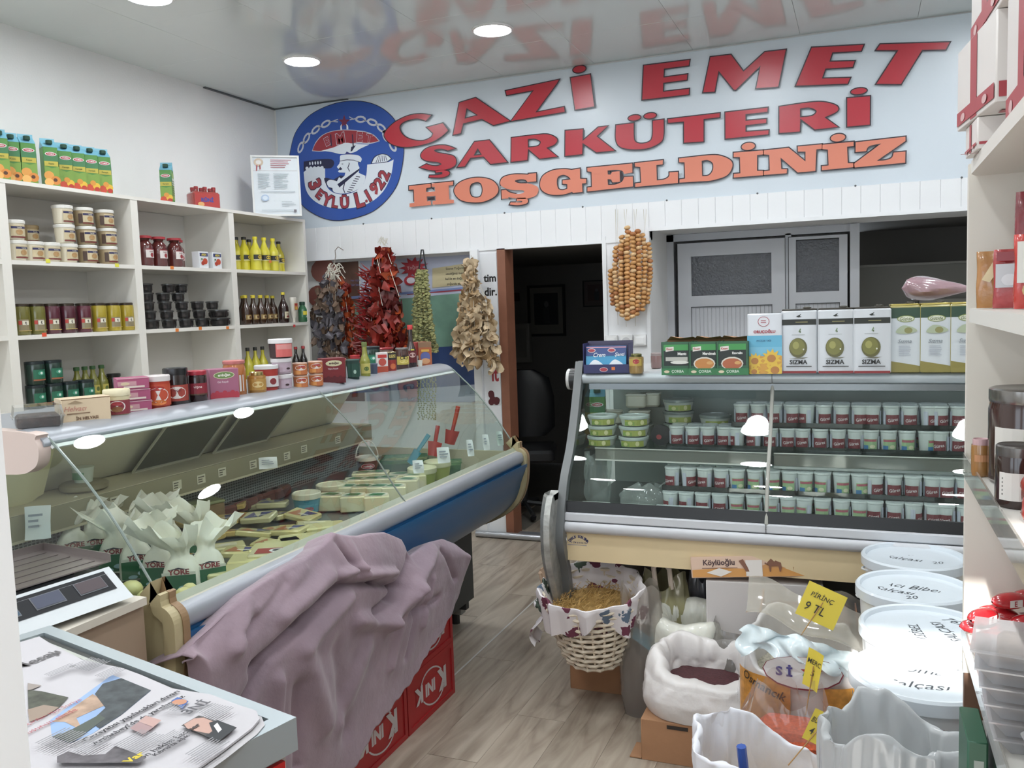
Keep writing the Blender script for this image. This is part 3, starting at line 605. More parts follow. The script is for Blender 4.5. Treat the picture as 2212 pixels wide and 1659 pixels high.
# ================================================================ generic wares
PROTO = {}
def ware(key, name, label, cat, loc, rz, build, group=None, s=None):
    if key in PROTO:
        o = dup(PROTO[key], loc, rz, label, group)
    else:
        o = thing(name, label, cat, loc, rz, group); build(o); PROTO[key] = o
    o['label'] = label
    if group: o['group'] = group
    if s: o.scale = s
    return o
def lathe(prof, m, seg=20): return MB().lathe(prof, C(m) if isinstance(m, str) else m, seg)
def wrap(root, R, art, name='printed_label'):
    q = MB(); P = Print(q, R=R, e=.0005); art(P); part(name, q, root)
def face(root, d, art, name='printed_label', e=.0005):
    q = MB(); P = Print(q, d=d, e=e); art(P); part(name, q, root)
def g_(h, r=.15): return C(h, r, .6)
def tub(r, h, body, lid, art=None, taper=.88, lh=.016, lidname='lid', seg=20):
    def b(o):
        part('body', lathe([(r*taper*.9, 0), (r*taper, .003), (r, h-lh)], body, seg), o)
        part(lidname, lathe([(r*1.05, h-lh), (r*1.06, h-lh*.8), (r*1.06, h-lh*.15), (r*1.0, h), (r*.94, h), (r*.92, h-.003)], lid, seg), o)
        if art: wrap(o, r*.99+.001, art)
    return b
def jar(r, h, body, lid, art=None, lh=.016, lr=.78, seg=20, sh=.84):
    def b(o):
        part('glass', lathe([(r*.9, 0), (r, .006), (r, h*sh*.9), (r*.96, h*sh), (r*lr, h-lh-.003), (r*lr, h-lh)], body, seg), o)
        part('lid', lathe([(r*lr*1.06, h-lh), (r*lr*1.08, h-lh*.8), (r*lr*1.08, h-.002), (r*lr*1.0, h), (r*lr*.8, h-.002)], lid, seg), o)
        if art: wrap(o, r, art)
    return b
def bottle(r, h, body, cap, art=None, nr=.3, shz=.55, ch=.018, seg=16, waist=1.0):
    def b(o):
        part('glass', lathe([(r*.88, 0), (r, .006), (r*waist, h*shz*.45), (r, h*shz*.9), (r*.92, h*shz), (r*.55, h*(shz+.14)), (r*nr, h*(shz+.25)), (r*nr, h-ch)], body, seg), o)
        part('cap', lathe([(r*nr*1.25, h-ch), (r*nr*1.25, h-.002), (r*nr*1.1, h)], cap, 12), o)
        if art: wrap(o, r, art)
    return b
def pack(w, d, h, body, art=None, side=None):
    def b(o):
        part('carton', MB().rbox(0, 0, 0, w, d, h, .002, C(body) if isinstance(body, str) else body, 1), o)
        if art: face(o, d/2, art)
        if side:
            q = MB(); P = Print(q, fn=lambda u, v, e: (w/2+e, u, v), e=.0005); side(P); part('side_print', q, o)
    return b
# ================================================================ LEFT SHELF UNITS
XF = -3.572; UY = [2.07, 2.83, 3.60, 4.365, 5.13]; SZ = [2.19, 1.83, 1.487, 1.14, .79, .44, .1]
side = MB().box(-.348, 0, -.012, .012, 0, 2.19, WHITE_LAM).mesh('side')
for i in range(4):
    y0, y1 = UY[i], UY[i+1]
    u = thing('shelf_unit', 'white laminate shelf unit with products, %s from the back corner' % ORD[3-i], 'shelf', (XF, y0, 0))
    for yy in (.012, y1-y0-.012): part('side_panel', side, u).location = (0, yy, 0)
    sh = MB().box(-.346, .001, .024, y1-y0-.024, -.02, 0, WHITE_LAM).mesh('shelf')
    for z in SZ:
        if z == 2.19:
            part('top_board', MB().box(-.348, .002, 0, y1-y0, 0, .018, WHITE_LAM), u).location = (0, 0, 2.19-.018)
        else: part('shelf', sh, u).location = (0, 0, z)
    part('back_panel', MB().box(-.349, -.344, .02, y1-y0-.02, .08, 2.17, C('#d6d3cd', .6)), u)
for (x, y, c) in ((104, 561, '#e6e23a'), (253, 570, '#e6e23a'), (372, 575, '#f08030'), (584, 562, '#f08030'), (96, 720, '#f05030'), (383, 710, '#f08030'), (433, 706, '#f08030'), (492, 705, '#f08030'), (636, 701, '#e04040')):
    p = onX(x, y+3, XF+.003)
    solo('price_sticker', MB().box(0, .0012, -.012, .012, -.009, .009, C(c)), '%s price sticker on the shelf edge %s' % ('yellow' if c[1:3] == 'e6' else 'orange', 'below the %s wares' % {104: 'short tahini tubs', 253: 'three stacked tahini tubs', 372: 'red-lidded bottles', 584: 'yellow soda bottles', 96: 'olive jars', 383: 'left end of the dark cups', 433: 'middle of the dark cups', 492: 'right end of the dark cups', 636: 'white squeeze bottle'}[x]), 'price sticker', (XF+.0015, p.y, p.z), 0, 'shelf edge price stickers')
R90 = PI/2
def sy(px, py, X=-3.63): return onX(px, py, X).y
# --- row A: tahini tubs
def tah(P):
    P.rect(-.036, .036, .018, .068, C('#cdbb93')); P.rect(-.034, .034, .052, .062, C('#2e2c5a')); P.rect(-.036, .036, .010, .016, C('#7c2a26'))
    P.ell(.0, .036, .016, .012, C('#b58a55')); P.text('TAHİN', 0, .057, .007, C('#e9e3d0'), .05)
TW, TB = tub(.046, .092, '#e6dcc3', C('#e9e7e0', .3), tah), tub(.046, .092, '#b8a27c', C('#e9e7e0', .3), lambda P: (tah(P), P.rect(-.055, -.036, .012, .06, C('#4a3326'))))
z0 = 1.831
rows = [(36, 0, 'w'), (73, 0, 'w'), (109, 0, 'w'), (147, 0, 'w'), (190, 0, 'b'), (234, 0, 'b'), (32, 1, 'w'), (141, 1, 'w'), (187, 1, 'b'), (232, 1, 'b'), (137, 2, 'w'), (181, 2, 'b'), (226, 2, 'b')]
for n, (px, lv, t) in enumerate(rows):
    y = sy(px, 565-36*lv)
    row = ['bottom', 'middle', 'top'][lv]; k = sum(1 for r in rows[:n] if r[1] == lv)
    ware('tah'+t, 'tahini_tub', 'white-lidded tahini tub, %s from the left, %s layer of the stack' % (ORD[k], row), 'tub', (-3.63, y, z0+.0925*lv), R90+rnd.uniform(-.2, .2), TW if t == 'w' else TB, 'tahini tubs in the top left bay')
for k, px in enumerate((66, 127, 205)):
    ware('tah2', 'tahini_tub', 'tan-lidded tahini tub half hidden %s' % ['on the shelf behind the short stack', 'behind the left tall stack', 'behind the right tall stacks'][k], 'tub', (-3.76, sy(px, 560, -3.76), z0+(.0925 if k == 0 else 0)), R90, tub(.045, .09, '#b99c6c', '#a58a5e', tah), 'tahini tubs in the top left bay')
    if k == 0: ware('tah2', 'tahini_tub', 'tan-lidded tahini tub under the half hidden one on the short stack', 'tub', (-3.76, sy(px, 560, -3.76), z0), R90, None, 'tahini tubs in the top left bay')
# --- middle bay: red lidded juice bottles, small cartons
def juice(P): P.rect(-.03, .03, .045, .088, C('#e5dcd8')); P.ell(.006, .06, .012, .012, C('#a33038')); P.rect(-.03, .03, .088, .092, C('#a02834')); P.text('NAR', 0, .078, .008, C('#7c2430'))
JU = bottle(.044, .165, g_('#5c211f'), C('#b02c34'), juice, nr=.72, shz=.70, ch=.014)
for k, px in enumerate((318, 348, 382, 409)):
    ware('ju', 'juice_bottle', 'dark red juice bottle with red lid, %s from the left in the upper middle bay' % ORD[k], 'bottle', (-3.64 if k < 3 else -3.72, sy(px, 572), z0), R90, JU, 'red-lidded juice bottles')
def akp(P):
    P.rect(-.034, .034, .068, .088, C('#2a3470')); P.text('AKIN', 0, .078, .013, C('#e8d13c'), .055, off=.03); P.ell(.008, .04, .02, .018, C('#c8482c')); P.ell(-.012, .028, .014, .012, C('#b63a28')); P.ell(-.02, .052, .008, .005, C('#4d7a3e'))
AK = pack(.078, .055, .096, '#dfe2e6', akp)
for k, px in enumerate((428, 457)):
    ware('ak', 'small_carton', 'small blue and white tomato carton on the %s beside the red-lidded bottles' % ['left', 'right'][k], 'carton', (-3.62, sy(px, 575)+.01, z0), R90, AK, 'small tomato cartons')
# --- right bay: yellow soda bottles
def soda(P): P.rect(-.05, .05, .07, .10, C('#2a2a26')); P.ell(-.005, .085, .018, .012, C('#e0c034')); P.rect(-.05, .05, .064, .07, C('#d7cf8e'))
SO = bottle(.037, .215, g_('#cfc21e'), C('#1e1e1e'), soda, nr=.34, shz=.6, waist=.94); SO2 = bottle(.037, .215, g_('#d6cb2a'), C('#e3d21c'), soda, nr=.34, shz=.6, waist=.94)
for k, (px, X, t) in enumerate(((513, -3.72, 0), (530, -3.68, 0), (541, -3.77, 0), (554, -3.62, 1), (573, -3.62, 1), (592, -3.62, 1), (604, -3.74, 0))):
    ware('so%d' % t, 'soda_bottle', 'yellow soda bottle with %s cap, %s from the left in the upper right bay' % (['black', 'yellow'][t], ORD[k]), 'bottle', (X, sy(px, 582, X), z0), R90+rnd.uniform(-.4, .4), SO2 if t else SO, 'yellow soda bottles')
# --- row B jars
z1 = 1.488
def pick(P): P.rect(-.034, .012, .02, .072, C('#8a7c5a', .3, .3)); P.rect(-.034, -.02, .048, .066, C('#c83a30')); P.rect(-.018, .01, .046, .066, C('#e4ddc9')); P.text('t', -.004, .056, .014, C('#3a3024'), off=.03); P.rect(-.034, .034, .018, .021, C('#c9a85a'))
for k, (px, c, nm) in enumerate(((49, '#6f6a26', 'olive'), (83, '#6d6a28', 'olive'), (115, '#5c2434', 'purple'), (149, '#54222f', 'purple'), (184, '#5f2231', 'purple'), (217, '#b09a26', 'yellow'), (248, '#b39c22', 'yellow'), (277, '#ae961f', 'yellow'))):
    ware('pk'+c, 'pickle_jar', '%s pickle jar, %s from the left in the middle row' % (nm, ORD[k]), 'jar', (-3.635, sy(px, 712), z1), R90-.1, jar(.039, .145, g_(c), C('#4a3f34', .3, 0, .5), pick, lr=.84, sh=.9, lh=.012), 'pickle jars in the left bay')
# --- dark dessert cups
CUP = g_('#3c3a3c'); CUPR = clear('smoky_cup', '#b9babb', 1.5, .05, 1, .1, '#8d8d90')
def cup(w=.066, h=.052):
    def b(o):
        part('sweet', MB().rbox(0, 0, .002, w*.84, w*.8, h*.8, .02, mat('dark_sweet', '#2b2321', .5, var=.3, vs=60)), o)
        part('clear_cup', MB().rings([[(w/2*s_*math.cos(2*PI*i/16), w/2*s_*math.sin(2*PI*i/16), z) for i in range(16)] for s_, z in ((.84, 0), (.97, h*.8), (1.07, h*.82), (1.07, h*.95), (.9, h))], CUPR), o)
    return b
C1, C2 = cup(.074, .05), cup(.115, .048)
lay = [[(326, 1), (364, 1), (401, 1), (436, 1), (476, 2)], [(324, 1), (362, 1), (399, 1), (432, 1), (474, 2)], [(322, 1), (360, 1), (396, 1), (430, 1), (462, 1)], [(322, 1), (358, 1), (390, 1)], [(322, 1), (371, 1), (398, 1)]]
LN = ['bottom', 'second', 'third', 'fourth', 'top']
for lv, L in enumerate(lay):
    for k, (px, t) in enumerate(L):
        y = sy(px, 700-19*lv, -3.62)
        ware('cup%d' % t, 'dessert_cup', 'smoky lidded dessert cup, %s from the left in the %s layer of the stack' % (ORD[k], LN[lv]), 'cup', (-3.62-.006*lv, y, z1+(.05 if t == 1 else .048)*lv+(0 if t == 1 or lv == 0 else .002*lv)), R90, C1 if t == 1 else C2, 'stacked dark dessert cups')
for k, px in enumerate((330, 368, 405, 440, 470)):
    ware('cup1', 'dessert_cup', 'smoky lidded dessert cup, %s from the left in the rear row of the stack' % ORD[k], 'cup', (-3.74, sy(px, 700, -3.74), z1), R90, None, 'stacked dark dessert cups')
# --- molasses bottles, squeeze bottle, green bottle
def mol(P): P.rect(-.03, .03, .03, .062, C('#8a6a34')); P.rect(-.02, .02, .036, .056, C('#c9b27c')); P.ell(0, .046, .009, .008, C('#5c3420'))
MO = bottle(.033, .185, g_('#3a2214'), C('#d8c42a'), mol, nr=.36, shz=.55)
for k, (px, X) in enumerate(((527, -3.68), (532, -3.62), (549, -3.62), (565, -3.62), (579, -3.65), (591, -3.68))):
    ware('mo', 'syrup_bottle', 'brown syrup bottle with yellow cap, %s from the left in its row' % ORD[k], 'bottle', (X, sy(px, 695, X), z1), R90, MO, 'brown syrup bottles')
ware('mo2', 'syrup_bottle', 'taller dark syrup bottle with yellow cap left of the white squeeze bottle', 'bottle', (-3.61, sy(614, 695, -3.61), z1), R90, bottle(.034, .205, g_('#2b1614'), C('#ddc928'), lambda P: (P.rect(-.025, .025, .03, .075, C('#cfc7a8')), P.text('Nar', 0, .06, .012, C('#6a2a20')), P.ell(0, .042, .014, .008, C('#7a2e2a')))), None)
def sq(o):
    part('body', MB().rings([[(r*math.cos(2*PI*i/16), r*.75*math.sin(2*PI*i/16), z) for i in range(16)] for r, z in ((.012, 0), (.016, .03), (.022, .045), (.026, .08), (.03, .14), (.031, .165), (.028, .17))], C('#e3ddcf', .3)), o)
    face(o, .024, lambda P: (P.rect(-.018, .018, .085, .13, C('#d98a50')), P.ell(0, .12, .014, .008, C('#b8303a')), P.ell(0, .096, .01, .008, C('#e8c43c'))))
ware('sq', 'squeeze_bottle', 'white squeeze bottle with orange label standing upside down near the shelf end', 'bottle', (-3.61, sy(635, 693, -3.61), z1), R90, sq)
def gb(P): P.rect(-.03, .015, .05, .075, C('#d8c832')); P.text('7 12', .004, .035, .014, C('#dfe8df'), off=.02)
ware('gb', 'green_bottle', 'green translucent bottle with dark cap at the right end of the shelf', 'bottle', (-3.61, sy(655, 692, -3.61), z1), R90, bottle(.033, .14, g_('#2f6b45'), C('#17402e'), gb, nr=.5, shz=.66, ch=.022))
# --- row C
z2 = 1.141
def gj(P): P.rect(-.036, .036, .028, .072, C('#1f6b4e')); P.rect(-.036, .036, .02, .027, C('#a05a3a')); P.ell(0, .055, .016, .010, C('#3f9a7a')); P.ell(0, .055, .006, .006, C('#d8e8dc'))
GJ = jar(.043, .11, g_('#233c33'), C('#1f2a2e', .3), gj, lr=.92, sh=.94, lh=.016)
for k, (px, lv) in enumerate(((75, 0), (113, 0), (148, 0), (183, 0), (74, 1), (113, 1))):
    ware('gj', 'olive_tin', 'dark green lidded jar, %s' % ['first from the left on the bottom', 'second from the left on the bottom', 'third from the left on the bottom', 'fourth from the left on the bottom', 'upper one of the left stack', 'upper one of the right stack'][k], 'jar', (-3.62, sy(px, 868-34*lv), z2+.111*lv), R90, GJ, 'dark green jars in the lower left bay')
for k, px in enumerate((168, 186, 203, 222)):
    ware('ob', 'oil_bottle', 'small olive oil bottle with green cap, %s from the left behind the green jars' % ORD[k], 'bottle', (-3.72, sy(px, 838, -3.72), z2), R90, bottle(.03, .17, g_('#7a7a22'), C('#2f5a2a'), lambda P: (P.rect(-.02, .02, .03, .07, C('#c2b24a')), P.ell(0, .05, .01, .012, C('#5a6a2a'))), nr=.4, shz=.55), 'small olive oil bottles')
ware('dj', 'dark_jar', 'small black-lidded jar right of the small olive oil bottles', 'jar', (-3.7, sy(247, 835, -3.7), z2), R90, jar(.034, .12, g_('#2a2622'), C('#1b1b1b', .3), lr=.95))
for k, px in enumerate((540, 556, 572)):
    ware('lem', 'lemon_bottle', 'yellow lemon juice bottle with black cap, %s from the left in the lower right bay' % ORD[k], 'bottle', (-3.64, sy(px, 800), z2), R90, bottle(.034, .20, g_('#c3b92c'), C('#23231f'), None, nr=.3, shz=.5, ch=.022), 'lemon juice bottles')
for k, px in enumerate((641, 657)):
    ware('vin', 'vinegar_bottle', 'black vinegar bottle with red cap, %s one behind the pink tubs' % ['left', 'right'][k], 'bottle', (-3.62, sy(px, 800, -3.62), z2), R90, bottle(.028, .18, g_('#241d1b'), C('#b02a2c'), None, nr=.34, shz=.5), 'black vinegar bottles')
# --- cartons on the top board
def juicecarton(fr):
    def b(o):
        q = MB(); w, d, h = .064, .064, .185
        q.rbox(0, 0, 0, w, d, h, .003, C('#4f8f3e'), 1)
        q.add([(-w/2, -d/2, h), (w/2, -d/2, h), (w/2, d/2, h), (-w/2, d/2, h), (-w/2, .012, h+.034), (w/2, .012, h+.034)], [(0, 1, 5, 4), (2, 3, 4, 5), (1, 2, 5), (3, 0, 4)], C('#6fb6cf'))
        q.box(-w/2, w/2, .008, .014, h+.032, h+.046, C('#7fc0d6')); part('carton', q, o)
        part('screw_cap', MB().lathe([(.014, 0), (.015, .003), (.015, .016), (.013, .018)], C('#1f4a38'), 14).mesh('cap'), o).location = (0, -.018, h+.016)
        def art(P):
            P.rect(-.032, .032, .118, .15, C('#3f7f4e')); P.rect(-.03, .03, .095, .118, C('#c3b23c')); P.ell(0, .152, .026, .0095, C('#e8e4e4')); P.ell(0, .152, .022, .007, C('#c23a44')); P.text('TAMEK', 0, .152, .007, C('#f0e8e8'), .036)
            P.text('Kayısı' if fr == 'a' else 'Karışık', 0, .106, .010, C('#3c5a1e'), .05)
            P.poly([(-.032, .0), (.032, 0), (.032, .095), (.0, .085), (-.032, .095)], C('#7aa13c'))
            for (u, v, r, c) in (((-.014, .05, .022, '#e69a3e'), (.014, .028, .022, '#e0852f'), (.012, .03, .009, '#5a3420'), (-.016, .018, .02, '#f0b25a')) if fr == 'a' else ((-.014, .02, .02, '#d8452c'), (.016, .03, .018, '#e8b52c'), (.0, .045, .014, '#e0902f'), (.018, .014, .013, '#c23226'))): P.ell(u, v, r, r*.95, C(c))
        face(o, .032, art)
        q = MB(); P = Print(q, fn=lambda u, v, e: (.032+e, u, v)); P.rect(-.03, .03, .02, .17, C('#8fb05a')); P.rect(-.03, .03, .10, .14, C('#cfd8cc')); P.lines(-.026, .026, .13, .04, 7, C('#56703c')); part('side_print', q, o)
    return b
JA, JB = juicecarton('a'), juicecarton('b')
for k, (px, t, X) in enumerate(((2, 'a', -3.63), (27, 'a', -3.66), (62, 'a', -3.63), (110, 'a', -3.63), (141, 'b', -3.66), (169, 'b', -3.65), (197, 'b', -3.64), (225, 'b', -3.63))):
    by = {2: 380, 27: 384, 62: 388, 110: 398, 141: 400, 169: 404, 197: 408, 225: 412}[px]
    ware('jc'+t, 'juice_carton', '%s juice carton with dark green cap, %s from the left on the top board' % ('apricot' if t == 'a' else 'mixed fruit', ORD[k]), 'carton', (X, sy(px, by, X), 2.191), R90-.45, JA if t == 'a' else JB, 'juice cartons on the top board')
ware('jcb', 'juice_carton', 'lone green juice carton standing on the top board of the middle bay', 'carton', (-3.66, sy(363, 430, -3.66), 2.191), R90-1.0, JB)
# six-pack
sp = thing('drink_pack', 'shrink-wrapped pack of small red drink bottles on the top board', 'drinks', (-3.70, sy(440, 442, -3.70), 2.191), R90-.45)
mb_ = MB().lathe([(.022, 0), (.025, .004), (.024, .04), (.026, .075), (.012, .105), (.011, .118)], g_('#8a2a26'), 12).mesh('b')
for a in range(3):
    for b_ in range(2):
        o = part('bottle', mb_, sp); o.location = (-.054+.054*a, -.028+.054*b_, 0)
        part('cap', MB().lathe([(.013, .115), (.013, .13), (.011, .132)], C('#a32b2e'), 10), o)
q = MB().rbox(0, 0, .0, .17, .115, .10, .02, C('#a83a34', .25, .5)); P = Print(q, .0575); P.rect(-.075, .075, .01, .09, C('#b8322e')); P.text('RUNI', .0, .06, .036, C('#e8e2ee'), .12, off=.05, k=0) if False else P.text('RÜNİ', 0, .055, .032, C('#3a3f98'), .12, off=.05); P.ell(-.04, .025, .02, .014, C('#e0a25a'))
part('wrapper', q, sp)
# ================================================================ LEFT REFRIGERATED COUNTER
Y0, Y1 = 1.56, 3.86
CREAM = mat('cream_enamel', '#cfc8ad', .4, var=.04, vs=5); BLUEP = mat('counter_blue', '#225a88', .35, var=.06, vs=3)
TAN = mat('tan_bumper', '#b5a884', .45, var=.08, vs=8); BRN = mat('tan_bumper_edge', '#8f7354', .5)
lc = thing('display_counter', 'long refrigerated cheese counter with curved glass and a blue front panel', 'counter', (0, 0, 0))
def extr(prof, y0, y1, m, closed=True, smooth=True):
    q = MB(); n = 2; R = [[(x, y, z) for x, z in prof] for y in (y0, y1)]
    return q.rings(R, m, (closed, closed), smooth, closed)
def fan(prof, n=5): return catmull([(a, b, 1) for a, b in prof], n, closed=False)
gprof = fan([(-1.875, 1.243), (-1.80, 1.186), (-1.732, 1.118), (-1.664, 1.036), (-1.612, .962), (-1.573, .905), (-1.545, .864)], 4)
SEGY = [(Y0+.004, 2.725), (2.73, Y1-.004)]
for a, b in SEGY:
    th = [(x+.005, z+.003) for x, z in gprof]
    part('curved_glass', extr(gprof, a, b, GLASS, False), lc)
for yj in (2.7275,): part('glass_joint', MB().tube([(x, yj, z) for x, z in gprof], .0028, C('#77827a', .3), 6), lc)
part('top_rail', extr(fan([(-1.985, 1.232), (-1.99, 1.262), (-1.965, 1.275), (-1.92, 1.274), (-1.885, 1.262), (-1.868, 1.246), (-1.874, 1.234), (-1.91, 1.236)], 3), Y0-.02, Y1, PALEMET), lc)
part('glass_strip', extr([(-1.868, 1.240), (-1.860, 1.232), (-1.866, 1.228), (-1.875, 1.236)], Y0, Y1, C('#eef0ee', .3)), lc)
part('top_shelf', MB().box(-2.44, -1.94, Y0, Y1, 1.245, 1.268, PALEMET), lc)
part('front_rail', extr(fan([(-1.545, .850), (-1.525, .853), (-1.508, .846), (-1.500, .828), (-1.502, .806), (-1.514, .797), (-1.545, .796)], 3), Y0, Y1-.01, PALEMET), lc)
part('sill_strip', extr([(-1.552, .872), (-1.530, .852), (-1.545, .846), (-1.562, .866)], Y0, Y1-.01, mat('sill_strip', '#b9b7a6', .4)), lc)
part('blue_panel', extr([(-1.512, .798)]+fan([(-1.512, .786), (-1.518, .70), (-1.555, .61), (-1.64, .535), (-1.78, .475), (-1.85, .46)], 4)+[(-1.88, .46), (-1.88, .72), (-1.535, .72), (-1.528, .797)], Y0+.01, Y1-.015, BLUEP), lc)
part('blue_panel_lower', MB().box(-1.87, -1.78, Y0+.05, Y1-.05, .12, .47, mat('dark_base', '#3e4140', .6)), lc)
bel = fan([(-1.565, .868), (-1.525, .868), (-1.496, .845), (-1.490, .80), (-1.500, .69), (-1.540, .60), (-1.63, .525), (-1.78, .465), (-1.9, .45)], 4)
for y in (Y0-.012, Y1-.018):
    R = []
    for i, (x, z) in enumerate(bel):
        a_, b_ = bel[max(0, i-1)], bel[min(len(bel)-1, i+1)]; t = Vector((b_[0]-a_[0], b_[1]-a_[1])).normalized(); n_ = Vector((t.y, -t.x))*.034
        if n_.x > 0: n_ = -n_
        R.append([(x, y-.014, z), (x+n_.x, y-.014, z+n_.y), (x+n_.x, y+.024, z+n_.y), (x, y+.024, z)])
    part('end_bumper', MB().rings(R, TAN, smooth=False), lc)
    part('bumper_edge', MB().rings([[(p[0][0]+.003, y+.012, p[0][2]), (p[1][0], y+.025, p[1][2]), (p[2][0], y+.034, p[2][2]), (p[0][0]+.003, y+.034, p[0][2])] for p in R], BRN, smooth=False), lc)
part('bumper_fill', extr([(-1.62, .868), (-1.56, .870), (-1.515, .862), (-1.50, .80), (-1.51, .70), (-1.64, .66)], Y0-.012, Y0+.001, TAN, smooth=False), lc)
for y in (Y0+.06, Y1-.12):
    part('support_leg', MB().box(-1.93, -1.82, y, y+.05, .05, .44, C('#8d908c', .5)).box(-1.83, -1.79, y-.004, y+.03, .08, .45, DARK).tube([(-1.86, y+.02, .05), (-1.86, y+.02, .0)], .022, BLACK, 8), lc)
part('rear_panel', MB().box(-2.60, -2.57, Y0, Y1, .1, .97, CREAM).box(-2.57, -1.9, Y0, Y1, .40, .46, CREAM), lc)
part('end_wall', extr([(-1.515, .865), (-1.51, .70), (-1.57, .61), (-1.65, .54), (-1.80, .47), (-2.57, .44), (-2.57, .865)], Y0-.004, Y0+.012, C('#8c7a66', .5), smooth=False), lc)
part('far_end_wall', extr([(-1.53, .85), (-1.53, .70), (-1.57, .61), (-1.65, .54), (-1.80, .47), (-2.57, .44), (-2.57, .85)], Y1-.014, Y1-.002, CREAM, smooth=False), lc)
TUBE = mat('warm_tube', '#fffbf2', .5, emit=6.5)
part('light_tube', MB().tube([(-1.99, Y0+.08, 1.225), (-1.99, Y1-.08, 1.225)], .011, TUBE, 8), lc)
# inner tub
part('inner_sill', extr([(-1.552, .862), (-1.60, .80), (-1.66, .755), (-1.66, .745), (-1.60, .785), (-1.56, .84)], Y0+.01, Y1-.02, mat('inner_sill', '#a7a794', .4)), lc)
part('deck', MB().box(-2.42, -1.655, Y0+.015, Y1-.015, .735, .75, mat('steel_deck', '#7e8584', .35, metal=.5, var=.1)), lc)
MESHM = bpy.data.materials.new('perforated_sheet'); MESHM.use_nodes = True
nt = MESHM.node_tree; b = nt.nodes['Principled BSDF']; tc = nt.nodes.new('ShaderNodeTexCoord'); br = nt.nodes.new('ShaderNodeTexBrick')
mp = nt.nodes.new('ShaderNodeMapping'); mp.inputs['Rotation'].default_value = (0, R90, 0); nt.links.new(tc.outputs['Object'], mp.inputs[0])
cx_ = nt.nodes.new('ShaderNodeSeparateXYZ'); cb = nt.nodes.new('ShaderNodeCombineXYZ'); nt.links.new(tc.outputs['Object'], cx_.inputs[0]); nt.links.new(cx_.outputs[1], cb.inputs[0]); nt.links.new(cx_.outputs[2], cb.inputs[1]); nt.links.new(cb.outputs[0], br.inputs[0])
br.offset = 0; br.inputs['Scale'].default_value = 40; br.inputs['Brick Width'].default_value = .6; br.inputs['Row Height'].default_value = .45; br.inputs['Mortar Size'].default_value = .09; br.inputs['Mortar Smooth'].default_value = .1
br.inputs['Color1'].default_value = br.inputs['Color2'].default_value = (*lin('#3c3f3e'), 1); br.inputs['Mortar'].default_value = (*lin('#8f948f'), 1)
nt.links.new(br.outputs[0], b.inputs['Base Color']); b.inputs['Roughness'].default_value = .45
part('air_grille', MB().box(-2.425, -2.418, Y0+.02, Y1-.02, .75, .90, MESHM), lc)
part('ledge', MB().box(-2.58, -2.35, Y0+.01, Y1-.01, .955, .97, CREAM).box(-2.352, -2.342, Y0+.01, Y1-.01, .885, .968, mat('ledge_face', '#98937a', .45)).box(-2.42, -2.34, Y0+.01, Y1-.01, .885, .893, CREAM), lc)
part('inner_back', extr([(-2.58, .97), (-2.585, .97), (-2.375, 1.245), (-2.37, 1.245)], Y0+.01, Y1-.01, mat('inner_back', '#c5c3ae', .35, var=.04)), lc)
for k, (a, b_) in enumerate(((2.45, 2.86), (2.89, 3.30))):
    q = MB(); f = lambda t, y, e=0: (-2.55+.15*t+e, y, .985+.20*t-e*.5)
    q.add([f(0, a, .02), f(0, b_-.06, .02), f(1, b_, .02), f(1, a+.06, .02)], [(0, 1, 2, 3)], mat('dark_sliding_pane', '#4c4f45', .2, var=.1))
    q.tube([f(0, a, .022), f(0, b_-.06, .022), f(1, b_, .022), f(1, a+.06, .022)], .006, C('#a8a68e'), 6, closed=True); part('sliding_pane', q, lc)
part('end_cap', extr(fan([(-2.45, 1.165), (-2.0, 1.165), (-1.90, 1.18), (-1.872, 1.215), (-1.88, 1.255), (-1.93, 1.274), (-2.45, 1.276)], 4), Y0-.035, Y0+.0, mat('pinkish_cap', '#cfbcb4', .45)), lc)
for y in (Y0+.002, Y1-.006):
    q = MB(); P_ = [(x, z) for x, z in gprof]+[(-1.62, .82), (-2.36, .82), (-2.36, 1.24)]
    V, F = tri_fill([P_]); q.add([(a, y, b) for a, b in V], F, PANEG); part('side_glass', q, lc)
    part('side_glass_edge', MB().tube([(x, y, z) for x, z in gprof], .0035, C('#7f8d86', .2), 6), lc)
# price tickets on ledge
for k, (x, y) in enumerate([(250,1083),(383,1048),(435,1035),(480,1020),(547,1003),(620,985),(657,970),(730,950)]):
    p = onX(x, y, -2.34); q = MB().box(0, .0012, -.022, .022, -.017, .017, C('#e4e0c8')); P = Print(q, fn=lambda u, v, e: (.0012+e, u, v)); P.lines(-.018, .018, .013, -.013, 3, C('#6a6656'), .5, .5)
    solo('price_ticket', q, 'small white price ticket, %s from the left on the ledge inside the counter' % ORD[k], 'price ticket', (-2.341, p.y, p.z), 0, 'tickets on the counter ledge')
def slip(px, py, w, h, label, rz=.7, tilt=-.35, z=None):
    p = onZ(px, py, .84) if z is None else onZ(px, py, z)
    q = MB(); q.grid(lambda a, b: (w*(a-.5), .006*math.sin(a*3+b*4), h*b), 4, 4, C('#e8ecec', .4)); P = Print(q, fn=lambda u, v, e: (u, -.006-e, v)); P.lines(-w*.35, w*.35, h*.8, h*.3, 3, C('#8c94a2'), .4, .5)
    o = solo('price_slip', q, label, 'price slip', p, rz, 'white price slips'); o.rotation_euler = (tilt, 0, rz)
slip(905, 1022, .045, .055, 'white price slip on the green-lidded tub at the counter end', z=.86); slip(960, 1000, .055, .07, 'white price slip standing behind the round green tubs', z=.87)
slip(1018, 985, .03, .075, 'leftmost narrow white slip on the inside of the front glass', z=.87); slip(1052, 972, .03, .075, 'middle narrow white slip on the inside of the front glass', z=.87)
